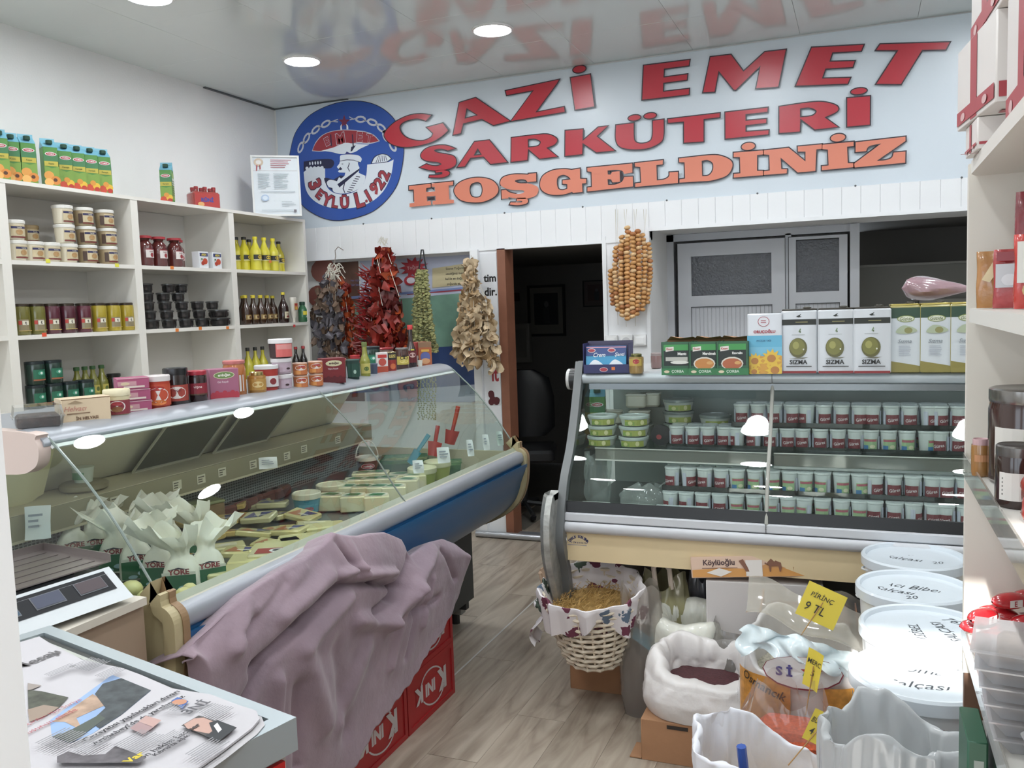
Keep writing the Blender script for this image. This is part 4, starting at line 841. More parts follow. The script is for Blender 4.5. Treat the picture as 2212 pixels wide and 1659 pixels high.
slip(1082, 962, .03, .07, 'rightmost narrow white slip on the inside of the front glass', z=.87); slip(580, 1012, .07, .045, 'folded cream paper slip stuck on the ledge', z=.94); slip(82, 1165, .07, .10, 'large white price card hanging at the near end of the ledge', z=.90)
# ---- wares inside
PAPER = mat('waxed_paper', '#eceadd', .35, var=.03, vs=20, bump=.15, bs=30, sub=.1)
def bundle(seed):
    R_ = random.Random(seed); L_ = (R_.uniform(-.03, .03), R_.uniform(-.012, .02)); ph = [R_.uniform(0, 6) for _ in range(4)]; tw = R_.uniform(.7, 1.1); fl = R_.uniform(.75, 1.05)
    def b_(o):
        def f(a, b):
            t = 2*PI*a; c, s_ = math.cos(t), math.sin(t)
            if b < .5:
                k = b/.5; e = (abs(c)**3+abs(s_)**3)**(-1/3); w_ = 1-.55*k**4
                return (.046*c*e*.86*w_*(1+.03*math.sin(7*t+ph[0]+9*k)), .03*s_*e*.86*w_*(1+.04*math.sin(5*t+ph[1])), .086*k+.004*math.sin(3*t+ph[2])*k)
            k = (b-.5)/.5; w_ = .45-.16*math.sin(min(1, k*2.2)*PI)+.85*k*fl*(1+.22*math.sin(4*t+ph[1])+.12*math.sin(9*t+ph[3]))
            return (.046*c*w_*.95+L_[0]*k*k*1.5, .03*s_*w_*(1-.45*k)+L_[1]*k+.006*math.sin(6*c+ph[2])*k, .086+k*.062*(1+.25*math.sin(3*t+ph[0])+.1*math.sin(8*t)))
        part('paper_wrap', MB().grid(f, 36, 22, PAPER).box(-.036, .036, -.024, .024, .001, .004, PAPER), o)
        face(o, .0285, lambda P: (P.rect(-.035, .035, .005, .048, C('#2b6a46')), P.rect(-.035, .035, .048, .055, C('#dcdcd0')), P.text('YÖRE', 0, .057, .016, C('#9c3a40'), .062, off=.04), P.poly([(-.024,.060),(0,.066),(.024,.060),(.0,.062)], C('#3a3a4a')), P.ell(.01, .018, .012, .006, C('#9fc3cf')), P.ell(-.012, .010, .01, .005, C('#9fc3cf'))))
    return b_
for k, (x, y, rz, z) in enumerate([(205,1205,.9,.77),(255,1225,.6,.77),(300,1240,.8,.765),(350,1255,.35,.765),(395,1272,.55,.765),(450,1258,.9,.765),(245,1180,1.1,.775),(310,1190,.7,.775),(365,1195,.6,.775),(425,1205,.5,.77),(160,1212,1.0,.775)]):
    o = ware('bun%d' % (k % 5), 'cheese_bundle', 'paper-wrapped cheese with green label, %s of the bundles from the near left' % ORD[k], 'cheese', onZ(x, y+6, z-.012), rz, bundle(k % 5), 'paper-wrapped cheese bundles', s=(1.32, 1.32, 1.25))
BALL = mat('fresh_cheese', '#d8cf94', .35, var=.04, sub=.2)
for k, (x, y, r) in enumerate([(278,1285,.030),(312,1300,.026),(352,1300,.024),(345,1318,.02),(392,1290,.022),(405,1275,.018),(330,1285,.024),(372,1310,.018)]):
    solo('cheese_ball', MB().ico((0, 0, r*.8), r, BALL, 2, (1.1, 1, .85), .02), 'round yellowish cheese ball, %s in the heap at the near glass corner' % ORD[k], 'cheese', onZ(x, y, .80)+Vector((-.02, .03, -.02)), 0, 'cheese balls by the near glass')
FILMY = clear('glossy_wrap', '#fbf7e4', 1.5, .08, 1, .06, '#f2efd8')
def slab(w, d, h, c, lab, tri=False):
    def b(o):
        part('cheese', MB().rbox(0, 0, .002, w, d, h, .008, mat('cheese_'+c[1:], c, .3, var=.05, coat=.6)), o)
        q = MB(); P = Print(q, fn=lambda u, v, e: (u, v, h+.002+e))
        if tri: P.poly([(-w*.4, -d*.35), (w*.05, -d*.3), (-w*.25, d*.35)], C(lab, .3)); P.poly([(w*.1, -d*.35), (w*.42, d*.3), (w*.02, d*.3)], C('#4a4a78', .3)); P.lines(-w*.1, w*.3, -d*.05, -d*.2, 2, C('#e8e4d8'))
        else: P.rect(-w*.3, w*.3, -d*.25, d*.25, C(lab, .3)); P.ell(0, 0, w*.15, d*.16, C('#e6e0cc', .3))
        part('printed_label', q, o)
    return b
SL = [('slA', slab(.12, .085, .020, '#cfc68e', '#b8744a', True)), ('slB', slab(.12, .085, .022, '#cfcaa0', '#62628a', True)), ('slC', slab(.13, .09, .026, '#d9d3a0', '#dcd6ae')), ('slD', slab(.11, .08, .02, '#c9ae6a', '#b8764a', True))]
n = 0; r2 = random.Random(3)
for (gx, gy, dx, dy, nx, ny) in ((-2.33, 2.34, .118, .135, 5, 5),):
    for i in range(nx):
        for j in range(ny):
            x = gx+dx*i+r2.uniform(-.015, .015); y = gy+dy*j+r2.uniform(-.02, .02)-.06*i
            if y < 2.12: continue
            kk = r2.choice((0, 1, 1, 3)) if i < 3 else r2.choice((2, 2, 0))
            z = .752+(.02 if (i+j) % 2 else 0)
            o = ware(SL[kk][0], 'cheese_pack', 'flat wrapped cheese pack, %s from the near end in row %s from the rear' % (ORD[j], ORD[i]), 'cheese', (x, y, z), r2.uniform(-.5, .9), SL[kk][1], 'flat cheese packs on the deck')
            o.rotation_euler = (r2.uniform(-.14, .14), r2.uniform(-.14, .14), o.rotation_euler[2])
for k, (x, y, w, d, h) in enumerate([(590,1180,.14,.10,.045),(545,1200,.14,.10,.04),(500,1225,.13,.10,.04),(650,1150,.15,.09,.03),(700,1125,.15,.08,.03),(610,1160,.12,.08,.03)]):
    p = onZ(x, y, .80); o = solo('cheese_slab', MB().rbox(0, 0, 0, w, d, h, .01, mat('pale_cheese', '#d5cf98', .28, var=.04, coat=.7)), 'pale wrapped cheese slab, %s from the near end along the front sill' % ORD[k], 'cheese', (p.x, p.y, .757), .4+.1*k, 'cheese slabs along the sill')
o = thing('cheese_pack', 'cheese pack with a red and black label lying by the front sill', 'cheese', (*onZ(595, 1187, .81).xy, .757), .45); part('cheese', MB().rbox(0, 0, .0, .16, .09, .05, .01, C('#d8d0a2', .3, .6)), o)
q = MB(); P = Print(q, fn=lambda u, v, e: (u, v, .05+e)); P.rect(-.06, .06, -.03, .03, C('#a33a34')); P.ell(.01, 0, .03, .022, C('#e6e6e6')); P.ell(.01, 0, .02, .014, C('#3c3c44')); part('printed_label', q, o)
# green sealed white cheese blocks
def blk(o):
    part('cheese', MB().rbox(0, 0, 0, .10, .085, .062, .008, mat('white_cheese', '#dcd7b0', .3, coat=.5, sub=.1)), o)
    q = MB(); P = Print(q, fn=lambda u, v, e: (u, v, .062+e)); P.ell(0, 0, .046, .038, C('#e4e2cc', .3)); P.ell(0, 0, .04, .032, C('#c8d4b8', .3)); P.poly([(-.034,-.012),(.02,-.028),(.036,.008),(-.012,.026)], C('#2f7a4a', .3)); part('printed_label', q, o)
B_ = [(680,700),(830,705),(990,705),(1110,640),(1200,592),(790,640),(900,640),(1010,640),(715,615),(850,590),(960,585),(1060,580),(1150,555),(1250,560),(900,545),(1000,540)]
for k, (x, y) in enumerate(B_):
    p = onZ(500+x/3.16, 860+y/3.16, .79); o = ware('blk', 'cheese_block', 'white cheese block with green seal, %s counted from the front left' % (ORD+['thirteenth', 'fourteenth', 'fifteenth', 'sixteenth'])[k], 'cheese', (p.x, p.y, .755), .45+r2.uniform(-.12, .12), blk, 'white cheese blocks with green seals')
def tubat(key, nm, x, y, w, h, body, lid, art, label, z=.757, group=None, lh=.3, taper=.85):
    p = onZ(x, y, z); k = depthk(p); r = w*k/2; H = h*k
    return ware(key, nm, label, 'tub', p, .75, tub(r/1.06, H, body, lid, art, lh=H*lh if lh < 1 else lh, taper=taper), group)
tubat('tq', 'cheese_tub', 664, 1106, 62, 44, '#3f93a8', '#d9d6ba', lambda P: (P.rect(-.04, .04, .006, .04, C('#4f9db0')), P.ell(0.0, .022, .02, .008, C('#b86a72'))), 'turquoise tub with cream lid on the counter deck', lh=.28)
tubat('cr', 'cheese_tub', 716, 1080, 64, 36, '#d9d4ae', '#dbd7b4', None, 'plain cream tub behind the turquoise tub')
tubat('gt1', 'salad_tub', 913, 1048, 64, 40, '#a8b85a', '#d8d8ae', None, 'near round green tub with cream rim at the counter end')
tubat('gt2', 'salad_tub', 946, 1034, 60, 40, '#b2bd62', '#d8d8ae', None, 'far round green tub with cream rim at the counter end')
bk_ = thing('yogurt_bucket', 'dark-labelled yogurt bucket with white rim and a raised wire handle', 'bucket', (*onZ(795, 1035, .757).xy, .757), .6)
r = .048; part('body', lathe([(r*.82, 0), (r*.85, .005), (r, .095)], '#2a2022', 24), bk_); part('lid', lathe([(r*1.08, .092), (r*1.1, .097), (r*1.1, .108), (r*.98, .11), (r*.95, .104), (.0, .104)], '#dedccf', 24), bk_)
part('handle', MB().tube([(r*1.08*math.cos(t), 0, .10+.085*math.sin(t)) for t in [PI*i/16 for i in range(17)]], .003, C('#dcdcd4'), 6), bk_)
wrap(bk_, r*.97, lambda P: (P.rect(-.05, .05, .01, .03, C('#54743c')), P.ell(0, .068, .034, .013, C('#d8cfd0')), P.ell(0, .068, .031, .011, C('#a83038')), P.text('yörükoğlu', 0, .068, .010, C('#f0e8e0'), .05), P.text('yoğurt', 0, .045, .014, C('#e8e8e8'), .055, off=.03)))
# tan box, paper, items
solo('halva_block', MB().rbox(0, 0, 0, .22, .13, .075, .008, mat('brown_halva', '#8a7250', .5, var=.2, vs=20)).rbox(0, 0, .075, .225, .135, .012, .008, C('#8f9668', .2)), 'brown block in a lidded tray at the rear of the deck', 'food tray', (*onZ(412, 1112, .79).xy, .752), 1.2)
for k in range(6):
    p = onZ(500+26*k, 1098-9*k, .80); o = solo('sausage_pack', MB().rbox(0, 0, 0, .15, .05, .05, .02, mat('smoked_meat', '#6a3a30', .25, var=.3, vs=15, coat=.6)), 'wrapped dark sausage pack, %s from the near end by the grille' % ORD[k], 'sausage', (p.x-.06, p.y, .752), 1.3+.1*k, 'sausage packs by the grille')
solo('paper_sheet', MB().grid(lambda a, b: (.10*a+.03*math.sin(b*3), .24*b, .23*a+.01*math.sin(8*b)), 6, 8, mat('yellow_paper', '#cfcaa6', .5)), 'sheet of cream wrapping paper at the near end of the ledge', 'paper', (-2.50, 1.80, .972))
solo('meat_box', MB().rbox(0, 0, 0, .12, .18, .12, .01, mat('dark_red_box', '#7c4440', .4, var=.15)), 'dark red box at the near end of the ledge behind the side glass', 'box', (-2.50, 1.68, .972), 0)
ped = thing('cup_on_board', 'white and green cup on a round board on the counter ledge', 'cup', (-2.46, 2.17, .972)); part('board', lathe([(.07, 0), (.078, .006), (.078, .02), (.07, .026)], '#8d8467', 24), ped)
o = part('cup', lathe([(.028, 0), (.036, .05), (.037, .052)], '#c9d2c0', 20), ped); o.location = (0, 0, .026); q = MB(); P = Print(q, R=.034); P.rect(-.03, .03, .012, .036, C('#4f8a5c')); o = part('cup_print', q, ped); o.location = (0, 0, .026)
# trays with scoops
def tray(x, y, w, d, h, c, label, rz=.5):
    p = onZ(x, y, .76); p.x = max(p.x, -2.27); p.y = min(p.y, 3.72); t = thing('salad_tray', label, 'tray', (p.x, p.y, .757), rz); q = MB()
    def rr(s_, z): return [(sx*w/2*s_, sy_*d/2*s_, z) for sx, sy_ in ((1, 1), (-1, 1), (-1, -1), (1, -1))]
    part('tray', MB().rings([rr(.86, 0), rr(1, h), rr(1.06, h), rr(1.06, h-.006)], c, (True, False), False), t)
    part('contents', MB().grid(lambda a, b: ((a-.5)*w*.95, (b-.5)*d*.95, h*.75+.008*math.sin(a*23)*math.sin(b*19)), 10, 10, mat('olive_mix', '#7c8a5e', .35, var=.4, vs=50)), t); return p
GT = clear('green_tray', '#cfe8d6', 1.45, .1, 1, .35, '#8fc0a0')
p1_ = tray(880, 1015, .22, .18, .07, GT, 'translucent green tray with a turquoise scoop near the counter end', .45); p2_ = tray(960, 985, .22, .18, .07, GT, 'translucent green tray with a red scoop at the far end', .45); tray(1000, 1008, .12, .10, .06, GT, 'small pale green tray at the far right of the deck', .45)
p3_ = tray(975, 965, .2, .14, .06, clear('grey_tray', '#dfe4e4', 1.45, .1, 1, .4, '#c9ced0'), 'grey tray with a red scoop behind the green trays', .45)
def scoop(c, p, z, label, L=.17, rx=.5, rz=.6):
    q = MB(); q.tube([(0, 0, .02), (0, 0, L)], [.009, .011], c, 8).grid(lambda a, b: (.035*(a-.5)*2*(1-.3*b), -.012*math.cos((a-.5)*PI), .03-.07*b), 6, 5, c)
    o = solo('food_scoop', q, label, 'scoop', (p.x, p.y, z), rz, 'plastic food scoops'); o.rotation_euler = (rx, .25, rz)
scoop(C('#2b93ad', .3), onY(895, 985, 3.55), onY(895, 985, 3.55).z, 'turquoise plastic scoop stuck in the green tray', .12, rx=-.6, rz=-.6); scoop(C('#c23a34', .3), onY(938, 968, 3.70), onY(938, 968, 3.70).z, 'short red plastic scoop in the second tray', .11, -.3); scoop(C('#c23a34', .3), onY(975, 942, 3.78), onY(975, 942, 3.78).z, 'long red plastic scoop at the far end of the counter', .15, .1)
# ================================================================ ON TOP OF THE LEFT COUNTER
TZ = 1.2685
def top(x, y, w, h, z=TZ):
    p = onZ(x, y, z); p.x = max(p.x, -2.37); p.y = min(p.y, 3.80); k = depthk(p); return p, w*k, h*k
def bx(key, x, y, w, h, dpt, body, art, name, label, cat='box', rz=1.1, side=None, z=TZ, group=None):
    p, W, H = top(x, y, w, h, z); return ware(key, name, label, cat, p, rz, pack(W, dpt, H, body, (lambda P: art(P, W, H)) if art else None, side), group)
def jr(key, x, y, w, h, body, lid, art, name, label, cat='jar', rz=.8, kind='jar', z=TZ, group=None, **kw):
    p, W, H = top(x, y, w, h, z); f = {'jar': jar, 'tub': tub, 'bottle': bottle}[kind]
    a = (lambda P: art(P, W/2, H)) if art else None
    return ware(key, name, label, cat, p, rz, f(W/2/(1.06 if kind == 'tub' else 1), H, body, lid, a, **kw), group)
# clear box of dates
p, W, H = top(83, 926, 95, 52); t = thing('date_box', 'clear hinged plastic box of dark dates at the near end of the counter top', 'food box', p, .95)
part('dates', MB().rbox(0, 0, .004, W*.88, .09, H*.55, .012, mat('dates', '#38251f', .3, var=.4, vs=60, bump=.6, bs=50)), t)
CLR = clear('clear_tray', '#f2f4f4', 1.5, .04, 1, .10, '#dfe2e4')
part('tray', MB().rings([[(sx*W/2*s_, sy_*.055*s_, z) for sx, sy_ in ((1, 1), (-1, 1), (-1, -1), (1, -1))] for s_, z in ((.88, 0), (1, H*.52), (1.05, H*.54), (1.05, H*.58), (.99, H*.6), (.93, H), )], CLR, smooth=False), t)
def helva(P, W, H):
    P.rect(-W/2, W/2, H-.003, H-.001, C('#7a5a3c')); P.text('Helvacı', -W*.22, H*.60, H*.2, C('#c98a78'), W*.5, slant=.3); P.text('İN HELVASI', -.0*W, H*.22, H*.16, C('#6e4c34'), W*.62, off=.03); P.lines(-W*.4, W*.1, H*.45, H*.36, 1, C('#8a6a50')); P.poly([(-W*.38,H*.8),(-W*.22,H*.92),(-W*.06,H*.8)], C('#a08868'))
bx('hv', 181, 911, 98, 54, .07, '#dcc3a0', helva, 'halva_box', 'beige halva carton between the date box and the maroon tub', rz=1.1)
def sm(P, r, H): P.rect(-r*1.2, r*1.2, H*.12, H*.62, C('#8f2f3c')); P.ell(0, H*.4, r*.62, H*.2, C('#dcd6d2')); P.ell(0, H*.5, r*.4, H*.07, C('#a8303a')); P.ell(0, H*.3, r*.4, H*.1, C('#8a5a34'))
jr('mt', 255, 900, 55, 60, '#dfd3a8', '#e3d9b4', sm, 'halva_tub', 'cream tub with maroon band and white oval beside the beige carton', 'tub', kind='tub', lh=.018)
def pinkb(P, W, H):
    P.rect(-W*.48, W*.1, H*.3, H*.7, C('#c9929c')); P.rect(-W*.3, W*.35, H*.12, H*.28, C('#e0cfc4')); P.ell(-W*.25, H*.5, W*.14, H*.14, C('#d8c3a0')); P.rect(-W*.5, W*.5, H*.93, H, C('#d8a8b4')); P.rect(-W*.46, -W*.2, H*.02, H*.1, C('#e4d8dc'))
p, W, H = top(288, 888, 64, 24)
for k in range(3): ware('pb', 'delight_box', 'pink turkish delight box, %s of a stack of three' % ['bottom', 'middle', 'top'][k], 'box', (p.x, p.y, TZ+(H+.001)*k), 1.05-.06*k, pack(W, .075, H, '#b04f76', lambda P: pinkb(P, W, H)), 'stacked pink boxes')
def jam(c1, c2='#e0d8d4'):
    def f(P, r, H): P.rect(-r*1.3, r*1.3, H*.1, H*.74, C(c1)); P.ell(0, H*.42, r*.85, H*.22, C(c2)); P.ell(-r*.1, H*.62, r*.6, H*.07, C('#b8342e')); P.ell(0, H*.2, r*.6, H*.08, C('#d9722e'))
    return f
jr('oj', 343, 882, 54, 72, '#c23a22', '#dcd4d2', jam('#c8472a'), 'jam_bucket', 'orange-red jam bucket with white lid', 'tub', kind='tub', taper=.92, lh=.018)
jr('dk1', 383, 876, 50, 82, g_('#241818'), C('#3a3a3c', .25, 0, .6), lambda P, r, H: (P.rect(-r*1.2, r*1.2, H*.14, H*.56, C('#a3392e')), P.ell(0, H*.36, r*.8, H*.16, C('#d8d0ca')), P.text('reçel', 0, H*.42, H*.09, C('#7c2430'), r*1.3)), 'jam_jar', 'tall dark jam jar with wide metal lid and red label', lr=.95, sh=.86, lh=.022)
jr('dk2', 428, 870, 42, 70, g_('#2a1114'), C('#b0283a', .3), lambda P, r, H: (P.rect(-r*1.2, r*1.2, H*.3, H*.62, C('#8f1f30')), P.text('vişne', 0, H*.5, H*.1, C('#e4c8c8'), r*1.3), P.rect(-r*1.2, r*1.2, H*.26, H*.3, C('#5a4430'))), 'jam_jar', 'dark cherry jam jar with red lid', lr=.92, lh=.014)
def erd(c, t2):
    def f(P, W, H):
        P.ell(0, H*.8, W*.36, H*.12, C('#cfd0a8')); P.ell(0, H*.8, W*.33, H*.10, C('#6b8a4a') if t2 != 'Vişne Reçeli' else C('#cfc9a0')); P.text('erdoğan', 0, H*.8, H*.12, C('#e8e8dc') if t2 != 'Vişne Reçeli' else C('#4a2a2e'), W*.56, off=.04); P.text(t2, -W*.05, H*.58, H*.075, C('#e8d4dc'), W*.5)
        for i in range(7): P.ell(-W*.4+W*.13*i, H*.13+H*.05*(i % 2), W*.1, H*.13, C(c))
    return f
bx('ed1', 481, 862, 62, 66, .07, '#a7607c', erd('#b93446', 'Gül Reçeli'), 'jam_box', 'mauve jam carton with strawberries below an oval label', rz=.95)
jr('hn', 509, 856, 48, 78, g_('#b5652a'), C('#c9736e', .35), lambda P, r, H: P.rect(r*.3, r*.75, H*.15, H*.6, C('#dedad4')), 'honey_jar', 'amber honey jar with pink lid behind the mauve carton', lr=.9, lh=.012)
jr('gd', 556, 851, 40, 48, g_('#a8752e'), C('#c0aa6a', .2, 0, .8), lambda P, r, H: (P.rect(-r*1.2, r*1.2, H*.2, H*.7, C('#b98a3c')), P.ell(0, H*.45, r*.6, H*.14, C('#d9bf7e'))), 'honey_jar', 'small round golden jar in front of the red tub', lr=.7)
jr('rt', 578, 846, 52, 58, '#b8342c', '#dcdcdc', lambda P, r, H: (P.rect(-r*.2, r*1.1, H*.2, H*.6, C('#dcd8d8')), P.ell(r*.4, H*.4, r*.3, H*.12, C('#8a2a30'))), 'jam_bucket', 'red tub with white lid behind the golden jar', 'tub', kind='tub', lh=.014)
p, W, H = top(611, 842, 42, 34)
for k, (c, nm) in enumerate((('#b9a6b4', 'bottom'), ('#b3a0b0', 'middle'))):
    ware('gp', 'halva_tub', 'grey-pink lidded tub, %s of the stack of three' % nm, 'tub', (p.x, p.y, TZ+(H+.0012)*k), .8+.2*k, tub(W/2, H, c, '#d6d2d4', lambda P: (P.rect(-.03, .03, .008, H-.02, C('#b59fae')), P.ell(.012, H*.35, .008, .004, C('#3a2226'))), lh=.014, taper=.95), 'stacked tubs')
ware('gp3', 'halva_tub', 'white tub with pink label, top of the stack of three', 'tub', (p.x, p.y, TZ+(H+.0012)*2), .8, tub(W*.58, H*1.2, '#3a2426', '#e3e1e2', lambda P: (P.rect(-.024, .045, .004, H*.9, C('#d8605c')), P.rect(-.02, .04, H*.55, H*.85, C('#dc8c88'))), lh=.016, taper=.95))
def oj4(P, r, H): P.rect(-r*1.2, r*1.2, H*.08, H*.9, C('#c26a38')); P.ell(0, H*.62, r*.8, H*.22, C('#ddd2cc')); P.ell(r*.1, H*.70, r*.5, H*.08, C('#b03432')); P.rect(-r*.9, -r*.1, H*.1, H*.4, C('#d98a40'))
for k, (x, y, l, n_) in enumerate(((650, 838, 0, 'lower left'), (683, 834, 0, 'lower right'), (650, 838, 1, 'upper left'), (683, 834, 1, 'upper right'))):
    p, W, H = top(x, y, 32, 27); ware('oj4', 'preserve_jar', 'small orange-brown preserve jar, %s of the block of four' % n_, 'jar', (p.x, p.y, TZ+(H+.0012)*l), .8, jar(W/2*.98, H, g_('#b06a3c'), C('#c9a08a', .3), lambda P: oj4(P, W/2, H), lr=.95, lh=.005, sh=.95), 'block of four preserve jars')
bx('ed2', 718, 827, 50, 54, .07, '#7c1f26', erd('#5e1620', 'Vişne Reçeli'), 'jam_box', 'dark red cherry jam carton with a cream oval label', rz=.85)
jr('rl', 729, 820, 40, 46, g_('#6a4a3a'), C('#b8464c', .3), None, 'jam_jar', 'jar with red lid behind the dark red carton', lr=.95, lh=.01)
jr('gtb', 764, 820, 30, 44, '#24423c', '#3b5650', lambda P, r, H: (P.rect(-r*1.2, r*1.2, H*.15, H*.8, C('#1f4a3e')), P.ell(0, H*.4, r*.2, H*.1, C('#9fc0b0'))), 'olive_tub', 'dark green tub right of the dark red carton', 'tub', kind='tub', lh=.006)
jr('rc', 768, 795, 22, 28, '#b82c30', C('#c23034', .3), None, 'red_cup', 'bright red cup behind the dark green tub', 'cup', kind='tub', taper=.85, lh=.006)
jr('ob2', 790, 815, 22, 76, g_('#8d8f2e'), C('#5d6b2a'), lambda P, r, H: (P.rect(-r*1.1, r*1.1, H*.12, H*.4, C('#c0b65a')), P.ell(0, H*.25, r*.5, H*.06, C('#4e6a2c'))), 'oil_bottle', 'olive oil bottle with green cap in front of the grey container', 'bottle', kind='bottle', nr=.45, shz=.5)
jr('gj', 803, 798, 30, 72, C('#59686f', .35), C('#c2332e', .3), None, 'detergent_bottle', 'grey container with red cap behind the olive oil bottle', 'bottle', kind='bottle', nr=.42, shz=.62)
jr('bl', 808, 811, 18, 26, '#4c566e', '#5a647c', None, 'blue_tub', 'small slate blue tub beside the olive oil bottle', 'tub', kind='tub', lh=.005)
bx('wr', 826, 807, 24, 46, .03, '#d9d3d0', lambda P, W, H: (P.rect(-W*.5, W*.5, H*.05, H*.35, C('#b8432c')), P.ell(0, H*.55, W*.35, H*.18, C('#c2483c')), P.rect(-W*.4, W*.4, H*.75, H*.9, C('#c9332e'))), 'sachet_box', 'white and red sachet packet beside the blue tub', rz=.7)
jr('cn', 847, 804, 20, 44, C('#a8322c', .3), C('#b8a878', .2, 0, .7), lambda P, r, H: (P.rect(-r*1.2, r*1.2, H*.62, H*.95, C('#2e2a26')), P.text('LEZZ', 0, H*.8, H*.14, C('#d8c05a'), r*1.5, off=.04), P.ell(0, H*.3, r*.6, H*.14, C('#d86a3a'))), 'food_can', 'red and black can left of the chocolate jar', 'can', lr=.97, sh=.97, lh=.004)
jr('cj', 870, 799, 28, 48, g_('#4a2a22'), C('#8f8a88', .25, 0, .5), lambda P, r, H: (P.rect(-r*1.2, r*1.2, H*.25, H*.62, C('#c9b54a')), P.ell(0, H*.55, r*.6, H*.12, C('#2a211c')), P.ell(0, H*.4, r*.7, H*.09, C('#d9c86a'))), 'chocolate_jar', 'brown spread jar with yellow label and metal lid', lr=.95, lh=.008)
jr('rl2', 866, 786, 40, 40, g_('#7a5a50'), C('#a83034', .3), None, 'jam_jar', 'red-lidded jar behind the brown spread jar', lr=.95, lh=.008)
jr('sc', 889, 794, 24, 92, g_('#2a1414'), C('#cc2e2e', .3), lambda P, r, H: (P.rect(-r*1.1, r*1.1, H*.12, H*.4, C('#6a2024')), P.ell(0, H*.3, r*.6, H*.06, C('#cfa8a0')), P.rect(-r*.3, r*.3, H*.41, H*.44, C('#d9cf3a'))), 'sauce_bottle', 'dark sauce bottle with bright red cap standing above the rest', 'bottle', kind='bottle', nr=.4, shz=.42, ch=.022)
bx('rb', 912, 790, 28, 52, .05, '#b03a34', lambda P, W, H: (P.rect(-W*.45, W*.45, H*.05, H*.45, C('#d8ccc4')), P.ell(0, H*.28, W*.25, H*.14, C('#4c5a8c')), P.rect(-W*.2, W*.25, H*.48, H*.6, C('#dcdcdc'))), 'tea_box', 'red packet with white label panel near the far end of the top', rz=.65)
bx('bb', 940, 787, 28, 52, .06, '#8c6648', lambda P, W, H: (P.rect(-W*.5, W*.5, H*.05, H*.78, C('#b55a30')), P.ell(0, H*.4, W*.38, H*.2, C('#5a64a8')), P.ell(0, H*.22, W*.35, H*.12, C('#d89a6a')), P.rect(-W*.3, W*.3, H*.6, H*.7, C('#d8a43c'))), 'snack_box', 'orange-brown carton last at the far end of the top', rz=.6)
jr('mg', 908, 795, 11, 17, C('#dcd9cc', .3), C('#dcd9cc', .3), None, 'small_cup', 'tiny white cup in front of the red packet', 'cup', kind='tub', taper=.8, lh=.003)
# ================================================================ RIGHT REFRIGERATED CASE
A0, A1 = -1.06, 1.08
def extx(prof, x0, x1, m, closed=True, smooth=True):
    q = MB(); R = [[(x, y, z) for y, z in prof] for x in (x1, x0)]
    return q.rings(R, m, (closed, closed), smooth, closed)
rc = thing('refrigerated_case', 'two-tier refrigerated glass display case with cream lower panel', 'display case', (0, 0, 0))
gp = fan([(3.395, 1.222), (3.372, 1.165), (3.333, 1.095), (3.285, 1.02), (3.232, .955), (3.178, .87), (3.148, .79), (3.142, .755)], 4)
for a, b in ((A0+.01, -.318), (-.312, .53), (.536, A1-.01)): part('curved_glass', extx(gp, a, b, GLASS, False), rc)
for x in (-.315, .533): part('glass_post', MB().tube([(x, y-.004, z) for y, z in gp], .007, C('#a9a9a0', .25, .3), 8), rc)
part('top_rail', extx(fan([(3.41, 1.222), (3.392, 1.222), (3.382, 1.232), (3.378, 1.25), (3.390, 1.262), (3.44, 1.264), (3.47, 1.262), (3.47, 1.225)], 3), A0-.01, A1, mat('case_rail', '#c5ced2', .35, metal=.2)), rc)
part('rail_joint', MB().box(-.3165, -.3145, 3.376, 3.40, 1.222, 1.263, C('#6d7374')), rc)
part('top_board', MB().box(A0, A1, 3.44, 3.95, 1.24, 1.262, C('#b9bdbd')), rc)
part('chrome_lip', MB().box(A0+.03, A1, 3.385, 3.40, 1.198, 1.222, mat('dark_chrome', '#7d8385', .25, metal=.6)), rc)
BODY = mat('case_body', '#c6c8cc', .4, var=.02)
part('black_seal', extx([(3.14, .792), (3.136, .79), (3.128, .752), (3.16, .75)], A0, A1, C('#1c1d1f', .35)), rc)
part('upper_rail', extx([(3.128, .750), (3.118, .746), (3.116, .722), (3.122, .717), (3.3, .717), (3.3, .75)], A0, A1, BODY), rc)
part('lower_rail', extx(fan([(3.122, .714), (3.108, .708), (3.106, .692), (3.114, .678), (3.135, .672)], 3)+[(3.3, .672), (3.3, .714)], A0, A1, BODY), rc)
part('rail_seam', MB().box(-.3165, -.3145, 3.112, 3.13, .717, .752, C('#55585a')), rc)
pb = MB().box(A0+.0, A1, 3.135, 3.16, .560, .672, mat('case_cream', '#dcc8a0', .45, var=.03)); part('cream_panel', pb, rc)
q = MB(); P = Print(q, fn=lambda u, v, e: (u, 3.1345-e, v)); c = onY(1250, 1168, 3.134); c.z += .004
for i, ch_ in enumerate('DOĞUŞ SOĞUTMA'):
    t = (i-6)/6*.95; P.text(ch_, c.x+.043*math.sin(t), c.z-.028+.040*math.cos(t), .011, C('#2c3a7a'), rot=-t*.9, off=.03) if ch_ != ' ' else None; P.k = 1
P.text('0 274 614 55 78', c.x, c.z-.012, .007, C('#2c3a7a')); P.lines(c.x-.045, c.x+.045, c.z-.019, c.z-.023, 1, C('#7a80a8')); part('maker_lettering', q, rc)
part('base', MB().box(A0+.02, A1, 3.62, 4.0, .02, .5, mat('case_base', '#5c5a54', .6)).box(A0+.0, A1, 3.16, 4.0, .565, .645, C('#77746c', .6)).box(A0+.02, A1-.02, 3.14, 3.95, .645, .71, C('#8a8d8c', .5)).box(A0+.02, A1, 3.9, 3.95, .57, 1.24, C('#b6bcbc')), rc)
for x in (A0+.1, 0, A1-.1): part('foot', MB().lathe([(.025, 0), (.02, .03), (.02, .565)], BLACK, 10, c=(x, 3.42, 0)), rc)
